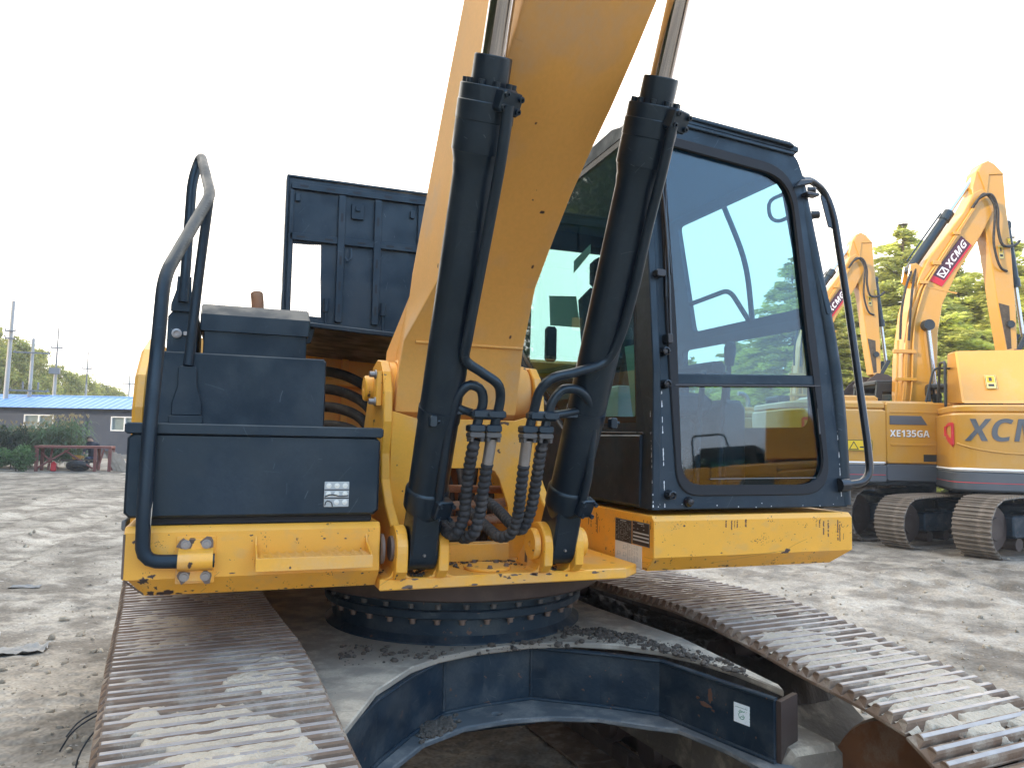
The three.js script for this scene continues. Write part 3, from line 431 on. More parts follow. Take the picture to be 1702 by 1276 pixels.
const SILLP = (y0, y1) => [[0, y1 - 0.018], [-0.018, y1], [-0.7, y1], [-0.7, y0 + 0.02], [-0.055, y0], [0, y0 + 0.058]];   // (z, y): rounded top edge, bevelled foot
function sill(x0, x1, y0, y1, cut, dirCut) {                            // plate box along x with one lower corner cut off
  const s = new THREE.Shape(SILLP(y0, y1).map((q) => new THREE.Vector2(q[0], q[1]))), n = 14, g = new THREE.ExtrudeGeometry(s, { depth: x1 - x0, steps: n, bevelEnabled: true, bevelSize: 0.006, bevelThickness: 0.006, bevelOffset: -0.006, bevelSegments: 2 });
  g.rotateY(-Math.PI / 2); g.translate(x1, 0, 0);                          // extrusion along -x ... z stays in front
  const p = g.attributes.position; for (let i = 0; i < p.count; i++) { const x = p.getX(i), y = p.getY(i), f = dirCut < 0 ? (x - x0) : (x1 - x); if (y < y0 + cut && f < cut) { const up = (cut - f) * 0.95; if (y < y0 + up) p.setY(i, y0 + up); } }
  g.computeVertexNormals(); return boxUV(creased(g));
}
function mirrorZ(g) { return g; }
{
  // left sill
  const chipsL = []; const r = rng(31); const add = (x, y, s, a = 1) => chipsL.push([x, y, s, a, Math.floor(r() * 1e6)]);
  add(0.055, 0.058, 0.012, 1.3); add(0.075, 0.070, 0.008, 1.5); add(0.045, 0.05, 0.009, 1.2); add(0.07, 0.012, 0.013, 0.9); add(0.085, 0.03, 0.007, 0.8); add(0.12, 0.014, 0.011, 1.1); add(0.10, 0.008, 0.008, 2); add(0.022, 0.172, 0.007, 0.7); add(0.15, 0.006, 0.004, 3); add(0.68, 0.075, 0.005, 1.8); add(0.70, 0.05, 0.004, 1); add(0.30, 0.07, 0.003, 3);
  for (let i = 0; i < 22; i++) add(0.04 + 0.69 * r(), 0.015 + 0.19 * r(), 0.0012 + 0.0022 * r(), 0.7 + 1.2 * r());
  for (let i = 0; i < 16; i++) add(0.03 + 0.7 * r(), 0.004 + 0.012 * r(), 0.002 + 0.004 * r() * r(), 1.8);
  const w = 0.75, h = 0.22, lt = sillTex(w, h, 701, chipsL, (g, X, Y) => { g.strokeStyle = '#4a3420'; g.lineWidth = 1.6; for (const [a, b, c, d] of [[0.24, 0.055, 0.262, 0.075], [0.22, 0.062, 0.235, 0.064], [0.21, 0.008, 0.225, 0.022]]) { g.beginPath(); g.moveTo(X(a), Y(b)); g.lineTo(X(c), Y(d)); g.stroke(); } });
  const ls = subgroup('front_sill', EX, 'yellow front sill on the left with a step and paint chips');
  const paintL = phy({ map: lt, roughness: 0.42, clearcoat: 0.25, clearcoatRoughness: 0.3, bumpMap: bumpFine, bumpScale: 0 });
  part('sill_plate', uvFit(sill(-0.272, 0.476, 1.208, 1.421, 0.055, -1), -0.272, 1.205, w, h), paintL, ls);
  part('edge_chip', [bx(-0.2796, -0.2735, 1.27, 1.40, -0.004, 0.0015, 0.001), slab([[-0.272, 1.262, 0.0015], [-0.272, 1.270, 0.0015], [-0.222, 1.218, -0.046], [-0.222, 1.211, -0.05]], 0.0015, { bevel: 0 })], M.boltRust, ls);
  // step: bent plate with serrated treads
  const sp = [], zt = 0.115;
  for (const x of [0.09, 0.432]) sp.push(slab([[x, 1.385, 0.001], [x, 1.30, 0.001], [x, 1.295, zt], [x, 1.318, zt], [x, 1.335, zt - 0.006], [x, 1.36, 0.02]], 0.005, { side: [1, 0, 0], bevel: 0.001 }));
  sp.push(bx(0.09, 0.437, 1.295, 1.334, zt, zt + 0.005, 0.0015));
  part('step', sp, M.yellow, ls);
  for (let k = 0; k < 4; k++) { const z = 0.02 + k * 0.026, g = [bx(0.094, 0.433, 1.306, 1.333, z, z + 0.004, 0.001)]; for (let i = 0; i < 13; i++) g.push(slab([[0.10 + i * 0.0255, 1.333, z], [0.117 + i * 0.0255, 1.333, z], [0.1085 + i * 0.0255, 1.3395, z]], 0.004, { side: [0, 0, 1], bevel: 0 })); part('tread_bar', g, M.yellow, ls); }
  // clamp for the handrail tube
  part('rail_clamp', [bx(-0.128, -0.029, 1.257, 1.383, 0.0065, 0.0155, 0.005), bx(-0.134, -0.024, 1.250, 1.390, 0.0005, 0.006, 0.004), (() => { const s = new THREE.Shape(); s.moveTo(-0.037, 0.010); s.lineTo(-0.032, 0.018); s.absarc(0, 0.034, 0.0275, Math.PI * 1.02, -0.02 * Math.PI, true); s.lineTo(0.032, 0.018); s.lineTo(0.037, 0.010); const g = new THREE.ExtrudeGeometry(s, { depth: 0.097, bevelEnabled: false, curveSegments: 12 }); g.applyMatrix4(new THREE.Matrix4().makeBasis(V(0, 1, 0), V(0, 0, 1), V(1, 0, 0)).setPosition(-0.127, 1.322, 0)); return boxUV(g); })()], M.yellow, ls);
  for (const [x, y] of [[-0.108, 1.368], [-0.050, 1.368], [-0.108, 1.272], [-0.050, 1.272]]) { part('bolt', bolt([x, y, 0.0156], [0, 0, 1], 0.0105, 0.008), M.steel, ls); const q = []; for (let i = 0; i < 11; i++) { const a = i / 11 * 6.283, k = 0.019 + 0.006 * rr(-1, 1); q.push([x + k * Math.cos(a) + (x < -0.08 ? -0.004 : 0.004), y + k * Math.sin(a), 0.0157]); } part('bare_metal', slab(q, 0.0006, { bevel: 0, side: [0, 0, 1] }), M.boltRust, ls); }
  // platform base plate and lugs
  const pf = subgroup('swing_platform', EX);
  part('base_plate', slab([[0.4835, 1.196, 0.0], [1.40, 1.196, 0.0], [1.49, 1.196, -0.08], [1.5, 1.196, -2.6], [-0.2, 1.196, -2.6], [-0.2, 1.196, -0.72], [0.4835, 1.196, -0.72]], 0.038, { side: [0, 1, 0], bevel: 0.004 }), M.yellow, pf);
  { const q = []; for (let n = 0; n < 26; n++) { const x = rr(0.49, 1.42), s = 0.003 + 0.012 * R0() * R0(), y = R0() < 0.6 ? rr(1.222, 1.232) : rr(1.199, 1.21), pg = []; for (let i = 0; i < 9; i++) { const a = i / 9 * 6.283, k = s * (0.5 + 0.6 * R0()); pg.push([x + k * 1.7 * Math.cos(a), clamp(y + k * 0.6 * Math.sin(a), 1.1985, 1.2325), 0.0002]); } if (x < 1.38) q.push(slab(pg, 0.0007, { bevel: 0, side: [0, 0, 1] })); } part('bare_metal', q, M.boltRust, pf).userData.kind = 'stuff'; }
  const lug = (x0, x1, yTop = 1.33, R = 0.078) => { const a = []; a.push([x0, 1.2345, 0.012]); a.push([x0, 1.262, -0.012 + 0.055]); for (let i = 0; i <= 10; i++) { const t = -0.1 + i / 10 * 2.9; a.push([x0, yTop + R * Math.sin(t), -0.03 + R * Math.cos(t)]); } a.push([x0, 1.30, -0.17], [x0, 1.2345, -0.24]); return slab(a, x1 - x0, { side: [1, 0, 0], bevel: 0.003 }); };
  const fillet = (x, s) => slab([[x, 1.2345, 0.0], [x + s * 0.028, 1.2345, 0.0], [x + s * 0.010, 1.242, 0.0], [x, 1.262, 0.0]], 0.10, { side: [0, 0, -1], bevel: 0.001 });
  const lugs = [[0.528, 0.566], [0.672, 0.706], [1.052, 1.085], [1.172, 1.205]];
  for (const [a, b] of lugs) part('cylinder_lug', [lug(a, b), fillet(a, -1), fillet(b, 1)], M.yellow, pf);
  for (const x of [0.62, 1.13]) { part('foot_pin', [x < 1 ? lathe([x - 0.102, 1.33, -0.03], [1, 0, 0], [[0, 0], [0.04, 0], [0.042, 0.004], [0.042, 0.19], [0.04, 0.195], [0, 0.195]], 26) : lathe([x - 0.105, 1.33, -0.03], [1, 0, 0], [[0, 0.006], [0.010, 0.006], [0.011, 0], [0.052, 0], [0.056, 0.006], [0.056, 0.022], [0.035, 0.024], [0.035, 0.185], [0.054, 0.187], [0.054, 0.205], [0.048, 0.21], [0, 0.21]], 26)], x < 1 ? M.boltRust : M.yellow, pf); }
  part('pin_washer', lathe([0.496, 1.33, -0.03], [-1, 0, 0], [[0.02, 0], [0.05, 0], [0.05, 0.008], [0.046, 0.012], [0.02, 0.012]], 24), M.boltRust, pf);
  // boom bracket: two tall side plates and the web between them
  const side = (x0, x1) => slab([[x0, 1.2345, -0.22], [x0, 1.395, -0.10], [x0, 1.46, -0.215], [x0, 1.545, -0.30], [x0, 1.64, -0.31], [x0, 1.76, -0.285], [x0, 1.87, -0.295], [x0, 1.95, -0.33], [x0, 1.995, -0.38], [x0, 2.005, -0.46], [x0, 1.985, -0.54], [x0, 1.90, -0.62], [x0, 1.70, -0.75], [x0, 1.45, -1.1], [x0, 1.2345, -1.25]], x1 - x0, { side: [1, 0, 0], bevel: 0.004 });
  part('boom_bracket', side(0.535, 0.568), M.yellow, pf); part('boom_bracket', side(1.150, 1.185), M.yellow, pf);
  part('bracket_boss', lathe([0.5685, 1.89, -0.45], [1, 0, 0], [[0.05, 0], [0.105, 0], [0.108, 0.004], [0.108, 0.03], [0.104, 0.034], [0.05, 0.034]], 32), M.yellow, pf);
  part('bracket_boss', lathe([1.1495, 1.89, -0.45], [-1, 0, 0], [[0.05, 0], [0.105, 0], [0.108, 0.004], [0.108, 0.03], [0.104, 0.034], [0.05, 0.034]], 32), M.yellow, pf);
  // cap of the boom pin with its keeper
  part('boom_pin', [lathe([0.5345, 1.89, -0.45], [-1, 0, 0], [[0, 0], [0.062, 0], [0.062, 0.008], [0.05, 0.012], [0.05, 0.045], [0.045, 0.05], [0.012, 0.05], [0.010, 0.044], [0, 0.044]], 28), slab([[0.534, 1.95, -0.36], [0.534, 1.95, -0.33], [0.534, 1.82, -0.33], [0.534, 1.82, -0.36], [0.534, 1.84, -0.40], [0.534, 1.93, -0.40]], 0.022, { side: [-1, 0, 0] })], M.yellow, pf);
  for (const y of [1.938, 1.835]) part('bolt', bolt([0.512, y, -0.345], [-1, 0, 0], 0.013, 0.02), M.steel, pf);
  part('boom_pin', lathe([1.1855, 1.89, -0.45], [1, 0, 0], [[0, 0], [0.062, 0], [0.062, 0.008], [0.05, 0.012], [0.05, 0.03], [0, 0.03]], 28), M.yellow, pf);
  const arch = []; for (const [x, y] of [[0.72, 1.30], [0.72, 1.55], [0.74, 1.585], [0.95, 1.588], [0.985, 1.575], [1.005, 1.545], [1.045, 1.44], [1.055, 1.30]]) arch.push([x, y, -0.31 - (1.55 - y) * 0.05]);
  part('bracket_web', [slab([[0.5685, 1.2345, -0.3265], [1.1495, 1.2345, -0.3265], [1.1495, 1.80, -0.298], [1.06, 1.775, -0.299], [0.66, 1.775, -0.299], [0.5685, 1.80, -0.298]], 0.018, { side: [0, 0, -1], holes: [arch], bevel: 0.002 })], M.yellow, pf);
  part('name_plate', bx(0.745, 0.80, 1.716, 1.726, -0.297, -0.2955, 0.0004), M.black, pf);
  // cross wall behind the hoses, cover with bolts, pipes behind the arch
  part('cross_wall', bx(0.72, 1.04, 1.2345, 1.30, -0.295, -0.275, 0.004), M.yellow, pf);
  part('cover_plate', [lathe([0.895, 1.2345, -0.115], [0, 1, 0], [[0, 0], [0.082, 0], [0.084, 0.003], [0.084, 0.010], [0.08, 0.012], [0, 0.012]], 36)], M.yellow, pf);
  for (let i = 0; i < 5; i++) { const a = i / 5 * 6.283 + 0.5; part('bolt', bolt([0.895 + 0.07 * Math.cos(a), 1.2465, -0.115 + 0.07 * Math.sin(a)], [0, 1, 0], 0.008, 0.008), M.boltRust, pf); }
  parts('hydraulic_pipe', [tube([[0.70, 1.43, -0.36], [1.06, 1.45, -0.36]], 0.018), tube([[0.72, 1.37, -0.40], [1.10, 1.385, -0.38]], 0.02), tube([[0.72, 1.50, -0.48], [1.1, 1.49, -0.5]], 0.016)], M.rust, pf);
  part('swivel_joint', [rod([0.92, 1.24, -0.85], [0.92, 1.62, -0.85], 0.09, 0.08, 24), rod([0.92, 1.62, -0.85], [0.92, 1.70, -0.85], 0.055, 0.055, 20)], M.rust, pf);
  const hs = []; for (let i = 0; i < 9; i++) { const x = 0.70 + i * 0.045; hs.push(tube([[x, 1.26, -0.55 - 0.05 * (i % 3)], [x + 0.02, 1.45 + 0.04 * (i % 2), -0.62], [x + 0.03 * (i % 4), 1.62, -0.72 - 0.06 * (i % 3)], [x - 0.04, 1.5, -1.0], [x, 1.3, -1.3]], 0.015, { smooth: true })); }
  parts('hydraulic_hose', hs, M.rubber, pf);
  part('grey_fitting', [lathe([1.065, 1.34, -0.13], [0, -1, 0], [[0, 0], [0.012, 0], [0.016, 0.02], [0.018, 0.09], [0, 0.09]], 12)], M.boltRust, pf);
  // sediment in the pockets beside the lugs
  const dirt = []; const rd = rng(91); for (let i = 0; i < 420; i++) { const k = i % 3, x = k === 0 ? rr(0.50, 0.70, rd) : k === 1 ? rr(1.06, 1.20, rd) : rr(0.72, 1.05, rd), z = k === 2 ? -0.27 + 0.16 * rd() * rd() : rr(-0.16, -0.02, rd), s = 0.002 + 0.007 * rd() * rd(), g = new THREE.IcosahedronGeometry(s, 0); g.scale(1.4, 0.6, 1.2); g.rotateY(rd() * 6); g.translate(x, 1.2348 + s * 0.3, z); dirt.push(boxUV(g)); }
  part('soil_crumbs', dirt, M.soil, pf).userData.kind = 'stuff';

  // right sill under the cab
  const chipsR = []; const addR = (x, y, s, a = 1) => chipsR.push([x, y, s, a, Math.floor(r() * 1e6)]);
  addR(0.13, 0.178, 0.007, 0.8); addR(0.62, 0.068, 0.013, 1.25); addR(0.60, 0.062, 0.008, 2); addR(0.012, 0.045, 0.009, 0.6); addR(0.235, 0.045, 0.004, 1.2); addR(0.76, 0.055, 0.004, 1); addR(0.30, 0.07, 0.003, 2.2); addR(0.28, 0.028, 0.003, 2.4);
  for (let i = 0; i < 40; i++) addR(0.02 + 0.9 * r(), 0.03 + 0.17 * r(), 0.001 + 0.0018 * r(), 0.7 + r()); for (let i = 0; i < 24; i++) addR(0.02 + 0.85 * r(), 0.003 + 0.01 * r(), 0.0015 + 0.003 * r(), 2.4);
  const wr = 0.96, hr = 0.22, rt = sillTex(wr, hr, 733, chipsR, (g, X, Y) => {
    g.fillStyle = '#4a2d26'; for (const [x, y0, y1, ww] of [[0.318, 0.168, 0.195, 0.006], [0.345, 0.158, 0.197, 0.005], [0.360, 0.165, 0.195, 0.003], [0.372, 0.164, 0.195, 0.005], [0.411, 0.168, 0.198, 0.008], [0.766, 0.162, 0.186, 0.002], [0.782, 0.158, 0.188, 0.006], [0.803, 0.122, 0.188, 0.006], [0.827, 0.118, 0.186, 0.006], [0.878, 0.102, 0.186, 0.006], [0.889, 0.098, 0.186, 0.005], [0.910, 0.105, 0.13, 0.002]]) for (let q = 0; q < 14; q++) { const yy = lerp(y0, y1, q / 14); if (hash2(q, Math.round(x * 1e3), 5) > 0.1) g.fillRect(X(x) + 3 * (hash2(q, 3, 9) - 0.5), Y(yy + (y1 - y0) / 13), X(ww), X((y1 - y0) / 13) * 1.35); }
    g.strokeStyle = '#5a4020'; g.lineWidth = 1.5; for (const [a, b, c, d, e, f] of [[0.28, 0.028, 0.45, 0.05, 0.60, 0.07], [0.33, 0.055, 0.45, 0.058, 0.60, 0.068], [0.62, 0.075, 0.67, 0.10, 0.72, 0.112]]) { g.beginPath(); g.moveTo(X(a), Y(b)); g.quadraticCurveTo(X(c), Y(d), X(e), Y(f)); g.stroke(); }
  });
  const rs = subgroup('front_sill', EX, 'yellow front sill on the right under the cab with two rows of scrape marks');
  part('sill_plate', uvFit(sill(1.524, 2.478, 1.208, 1.421, 0.06, 1), 1.524, 1.205, wr, hr), phy({ map: rt, roughness: 0.42, clearcoat: 0.25, clearcoatRoughness: 0.3 }), rs);
  const plate = (w, h, dark, seed) => canvasTex(256, 256, (g) => { g.fillStyle = dark ? '#1d2127' : '#d4d6d2'; g.fillRect(0, 0, 256, 256); const q = rng(seed); g.fillStyle = dark ? '#aeb4b8' : '#7d858c'; if (dark) { g.strokeStyle = '#9aa0a4'; g.lineWidth = 3; g.strokeRect(4, 4, 248, 248); g.fillRect(80, 14, 96, 9); for (let y = 36; y < 235; y += seed === 1 ? 15 : 40) for (let x = 14; x < 230; x += 30) { if (seed === 1) { if (q() > 0.25) g.fillRect(x, y, 8 + 16 * q(), 4); } else if (y > 100) g.fillRect(x, y, 30, 16); else if (q() > 0.6) g.fillRect(x, y, 20, 6); } } else { g.fillRect(126, 6, 3, 220); for (let y = 14; y < 220; y += 13) for (let x = 136; x < 230; x += 24) if (q() > 0.2) g.fillRect(x, y, 6 + 14 * q(), 3); g.strokeStyle = '#8fa3ad'; g.lineWidth = 3; for (const [x, y] of [[40, 150], [98, 60], [98, 150]]) { g.strokeRect(x - 14, y - 24, 26, 44); g.beginPath(); g.moveTo(x - 24, y + 22); g.lineTo(x + 20, y - 8); g.stroke(); } } });
  const stick = (z0, z1, y0, y1, map, label) => { map.wrapS = map.wrapT = THREE.ClampToEdgeWrapping; const g = bx(1.5155, 1.5175, y0, y1, z0, z1, 0.0003); const m = part('sticker', g, std({ map, roughness: 0.45 }), rs, label); const u = m.geometry.attributes.uv; const n = m.geometry.attributes.normal; for (let i = 0; i < u.count; i++) u.setXY(i, (u.getX(i) - z0) / (z1 - z0), (u.getY(i) - y0) / (y1 - y0)); return m; };
  stick(-0.298, -0.165, 1.297, 1.388, plate(0, 0, true, 1), 'black data plate with small print'); stick(-0.158, -0.028, 1.300, 1.390, plate(0, 0, true, 2), 'black data plate with white fields'); stick(-0.298, -0.085, 1.213, 1.2965, plate(0, 0, false, 3), 'white worn sticker with diagrams');
  // side frames of the platform under the cab and the boxes
  parts('side_frame', [bx(1.5245, 2.40, 1.20, 1.40, -2.6, -0.705, 0.02), bx(-0.27, -0.12, 1.20, 1.40, -2.6, -0.705, 0.02)], M.yellow, pf);
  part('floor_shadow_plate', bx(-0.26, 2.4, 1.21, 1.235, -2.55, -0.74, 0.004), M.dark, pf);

  // toolbox on the left sill
  const tb = subgroup('tool_box', EX);
  const s1 = M.dark; part('box_body', bx(-0.284, 0.473, 1.446, 1.70, -0.44, -0.004, 0.012), s1, tb); part('box_foot', bx(-0.25, 0.455, 1.422, 1.4455, -0.42, -0.03, 0.004), M.black, tb); part('box_lid', bx(-0.292, 0.481, 1.697, 1.731, -0.447, 0.006, 0.006), s1, tb);
  part('hook', bx(-0.298, -0.2845, 1.40, 1.432, -0.20, -0.10, 0.004), M.greyin, tb);
  // work light: three rows of lamps behind clear plastic, with a loose wire
  const lp = part('work_light', bx(0.295, 0.374, 1.473, 1.554, -0.0035, 0.001, 0.0015), std({ color: C(0.42, 0.45, 0.44), roughness: 0.35, metalness: 0.2 }), tb);
  parts('light_gap', [bx(0.2955, 0.3735, 1.526, 1.5295, 0.001, 0.0016, 0.0003), bx(0.2955, 0.3735, 1.499, 1.5025, 0.001, 0.0016, 0.0003)], M.black, tb);
  for (let j = 0; j < 3; j++) for (let i = 0; i < 3; i++) if (!(j === 2 && i === 0)) part('lamp', lathe([0.309 + i * 0.026, 1.541 - j * 0.0265, 0.001], [0, 0, 1], [[0.0085, 0], [0.0085, 0.0008], [0.006, 0.0015], [0.0055, 0.0006], [0, 0.0026]], 16), std({ color: C(0.78, 0.76, 0.66), roughness: 0.25 }), tb);
  parts('wire', [tube([[0.297, 1.506, 0.003], [0.318, 1.513, 0.005], [0.345, 1.507, 0.004], [0.372, 1.509, 0.003]], 0.0018, { smooth: true, radial: 6, step: 0.006 }), tube([[0.298, 1.478, 0.003], [0.303, 1.492, 0.004], [0.318, 1.488, 0.004], [0.322, 1.474, 0.003]], 0.0015, { smooth: true, radial: 6, step: 0.006 })], M.black, tb);

  // second and third boxes (fuel tank) behind it
  const ft = subgroup('fuel_tank', EX);
  part('tank_step', bx(-0.262, 0.339, 1.42, 1.995, -0.93, -0.452, 0.008), M.dark, ft);
  part('tank_ear', bx(-0.272, -0.2625, 1.90, 1.99, -0.50, -0.44, 0.003), M.dark, ft);
  part('tank_body', bx(-0.12, 0.302, 1.42, 2.15, -1.42, -0.905, 0.008), M.dark, ft); part('tank_lid', slab([[-0.135, 2.135, -0.892], [-0.135, 2.205, -0.892], [-0.135, 2.262, -0.99], [-0.135, 2.262, -1.43], [-0.135, 2.135, -1.43]], 0.448, { side: [1, 0, 0], bevel: 0.006 }), M.dark, ft);
  part('tank_side', [slab([[-0.262, 1.42, -0.931], [-0.145, 1.42, -0.931], [-0.145, 2.20, -0.931], [-0.165, 2.228, -0.931], [-0.235, 2.228, -0.931], [-0.262, 2.19, -0.931]], 0.45, { side: [0, 0, -1] }), bx(-0.24, -0.15, 2.10, 2.125, -0.945, -0.93, 0.003)], M.dark, ft);
  part('latch', [lathe([-0.225, 2.118, -0.9305], [0, 0, 1], [[0, 0], [0.02, 0], [0.02, 0.012], [0.012, 0.014], [0.012, 0.004], [0, 0.004]], 18), bx(-0.20, -0.15, 2.11, 2.128, -0.930, -0.918, 0.003)], M.steel, ft);

  // handrail beside the steps
  const hr1 = subgroup('handrail', EX);
  part('rail_tube', tube([[-0.025, 1.321, 0.034], [-0.125, 1.321, 0.034], [-0.222, 1.325, 0.036], [-0.224, 1.46, 0.045], [-0.222, 1.72, 0.03], [-0.214, 1.99, 0.0], [-0.213, 2.19, -0.06], [-0.105, 2.598, -0.5], [-0.168, 2.905, -0.96], [-0.197, 2.785, -0.945], [-0.205, 2.25, -0.915]], 0.0205, { bend: 0.075, radial: 16 }), M.dark, hr1);
  part('rail_post', tube([[-0.110, 2.575, -0.495], [-0.130, 2.30, -0.475], [-0.150, 1.945, -0.447]], 0.0175, { bend: 0.1, radial: 14 }), M.dark, hr1);
  part('post_bracket', [slab([[-0.183, 1.935, -0.449], [-0.176, 1.943, -0.449], [-0.126, 1.943, -0.449], [-0.119, 1.935, -0.449], [-0.116, 1.87, -0.449], [-0.098, 1.81, -0.449], [-0.098, 1.765, -0.449], [-0.198, 1.765, -0.449], [-0.198, 1.81, -0.449], [-0.182, 1.87, -0.449]], 0.012, { side: [0, 0, 1] }), bx(-0.205, -0.092, 1.735, 1.7645, -0.4515, -0.43, 0.004)], M.dark, hr1);
  part('post_bracket', slab([[-0.232, 2.36, -0.929], [-0.178, 2.36, -0.929], [-0.176, 2.30, -0.929], [-0.162, 2.24, -0.929], [-0.162, 2.21, -0.929], [-0.252, 2.21, -0.929], [-0.252, 2.24, -0.929], [-0.235, 2.30, -0.929]], 0.012, { side: [0, 0, 1] }), M.dark, hr1);
  part('paint_scrape', slab([[-0.203, 1.435, 0.0495], [-0.206, 1.47, 0.0497], [-0.201, 1.50, 0.0475], [-0.2035, 1.42, 0.0500]], 0.0008, { bevel: 0, side: [0.3, 0, 1] }), M.mud, hr1);

  // body behind: yellow side panel, engine bay, open hood
  const eb = subgroup('rear_body', EX);
  const sp2 = [[-0.8, 1.235], [-0.775, 1.60], [-0.755, 1.80], [-0.80, 1.93], [-0.98, 2.05], [-1.25, 2.13], [-3.2, 2.14], [-3.2, 1.235]];
  part('side_panel', slab(sp2.map((q) => [-0.36, q[1], q[0]]), 0.05, { side: [1, 0, 0], bevel: 0.012 }), M.yellow, eb);
  part('side_edge', bx(-0.309, -0.27, 1.42, 1.86, -1.4, -0.95, 0.006), M.black, eb);
  part('bay_wall', [bx(-0.3, 1.48, 1.235, 2.30, -2.62, -2.57, 0.01), bx(0.31, 1.46, 1.235, 1.50, -2.15, -2.10, 0.01)], M.boom, eb);
  parts('bay_rib', [bx(0.32, 1.2, 1.70, 1.76, -2.44, -2.34, 0.008), bx(0.32, 1.2, 2.02, 2.06, -2.44, -2.30, 0.008), bx(0.66, 0.70, 1.3, 2.2, -2.44, -2.38, 0.006)], M.boom, eb);
  part('bay_panel', slab([[0.31, 1.50, -2.44], [1.3, 1.50, -2.44], [1.3, 2.20, -2.44], [0.31, 2.22, -2.44]], 0.03, { side: [0, 0, -1] }), M.boom, eb);
  const hz = []; for (let i = 0; i < 5; i++) hz.push(tube([[0.30, 1.62 + 0.09 * i, -1.75 - 0.06 * i], [0.50, 1.66 + 0.10 * i, -1.62 - 0.04 * i], [0.62 + 0.03 * i, 1.64 + 0.06 * i, -1.5], [0.60, 1.40, -1.2 - 0.05 * i]], 0.028, { smooth: true })); parts('coolant_hose', hz, M.rubber, eb);
  part('bay_top', [slab([[0.312, 2.215, -1.14], [0.60, 2.195, -1.10], [0.95, 2.175, -1.10], [0.95, 2.20, -1.10], [0.60, 2.22, -1.10], [0.312, 2.238, -1.14]], 1.42, { side: [0, 0, -1], bevel: 0.004 }), slab([[0.312, 2.13, -1.16], [0.345, 2.14, -1.16], [0.36, 2.21, -1.16], [0.312, 2.213, -1.16]], 0.02, { side: [0, 0, -1] })], M.dark, eb);
  part('counterweight', [slab([[-0.36, 1.06, -2.9], [-0.3, 1.06, -3.25], [0.3, 1.06, -3.5], [1.8, 1.06, -3.5], [2.45, 1.06, -3.2], [2.5, 1.06, -2.63], [-0.36, 1.06, -2.63]], 0.98, { side: [0, 1, 0], bevel: 0.05 })], M.yellow, eb);
  part('cab_side_body', bx(1.55, 2.45, 1.42, 2.2, -2.56, -1.78, 0.03), M.yellow, eb);
  part('exhaust_pipe', [tube([[0.125, 2.2, -2.2], [0.125, 2.47, -2.2], [0.118, 2.545, -2.23]], 0.036, { smooth: true, radial: 18 })], M.rust, eb);
  const hd = subgroup('engine_hood', EX), zh = -2.2, Hp = (x, y, o = 0) => [x, y, zh + o];
  part('hood_panel', [slab([Hp(0.2755, 2.28), Hp(1.16, 2.28), Hp(1.165, 3.27), Hp(0.2755, 3.278)], 0.016, { side: [0, 0, -1], bevel: 0.002, holes: [[Hp(0.311, 2.432), Hp(0.497, 2.425), Hp(0.482, 2.882), Hp(0.311, 2.872)]] }), bx(0.262, 0.2755, 2.28, 3.285, zh - 0.10, zh + 0.012, 0.006), bx(0.262, 1.168, 3.2785, 3.292, zh - 0.10, zh + 0.012, 0.005)], M.dark, hd);
  const mesh = (() => { const g = []; const nx = 15, ny = 38, x0 = 0.3105, x1 = 0.4975, y0 = 2.424, y1 = 2.884; for (let i = 0; i <= nx; i++) { const x = lerp(x0, x1, i / nx); g.push(bx(x - 0.0012, x + 0.0012, y0, y1, zh - 0.010, zh - 0.008, 0.0003)); } for (let j = 0; j <= ny; j++) { const y = lerp(y0, y1, j / ny); g.push(bx(x0, x1, y - 0.0012, y + 0.0012, zh - 0.0078, zh - 0.006, 0.0003)); } return g; })();
  part('grille_mesh', mesh, std({ color: C(0.34, 0.36, 0.38), roughness: 0.5 }), hd);
  const rib = (x0, x1, y0, y1) => bx(x0, x1, y0, y1, zh + 0.0005, zh + 0.022, 0.005);
  part('hood_rib', rib(0.29, 1.15, 3.205, 3.245), M.dark, hd); part('hood_rib', rib(0.29, 1.15, 2.888, 2.932), M.dark, hd);
  for (const x of [0.575, 0.80]) part('hood_rib', bx(x, x + 0.045, 2.40, 3.20, zh + 0.001, zh + 0.027, 0.006), M.dark, hd);
  part('hood_rib', rib(1.08, 1.12, 2.4, 3.2), M.dark, hd); part('hood_rib', rib(0.282, 0.308, 2.40, 3.2), M.dark, hd);
  const slots = []; for (const x of [0.34, 0.5, 0.66, 0.86, 1.02]) slots.push(bx(x, x + 0.05, 3.222, 3.232, zh + 0.0212, zh + 0.0228, 0.0003)); for (const x of [0.33, 0.50, 0.70, 0.88, 1.0]) slots.push(bx(x, x + 0.05, 2.905, 2.915, zh + 0.0212, zh + 0.0228, 0.0003)); for (const x of [0.592, 0.817]) for (const y of [2.46, 2.60, 2.76, 3.03]) slots.push(bx(x, x + 0.012, y, y + 0.055, zh + 0.0262, zh + 0.0278, 0.0003));
  parts('rib_slot', slots, M.black, hd);
  part('hood_latch', [bx(0.655, 0.735, 3.06, 3.16, zh + 0.001, zh + 0.018, 0.006), bx(0.68, 0.71, 3.11, 3.14, zh + 0.018, zh + 0.03, 0.004), tube([[0.66, 2.87, zh + 0.02], [0.66, 2.80, zh + 0.045], [0.635, 2.775, zh + 0.045], [0.625, 2.81, zh + 0.03]], 0.006, { radial: 8 }), bx(0.315, 0.345, 3.13, 3.18, zh + 0.001, zh + 0.02, 0.004), bx(1.03, 1.06, 3.11, 3.16, zh + 0.001, zh + 0.02, 0.004)], M.dark, hd);
  for (const x of [0.52, 0.87]) part('gas_spring', [rod([x, 2.30, zh + 0.03], [x, 2.50, zh + 0.03], 0.007, 0.007, 10), rod([x, 2.46, zh + 0.03], [x, 2.54, zh + 0.03], 0.018, 0.018, 12)], M.dark, hd);
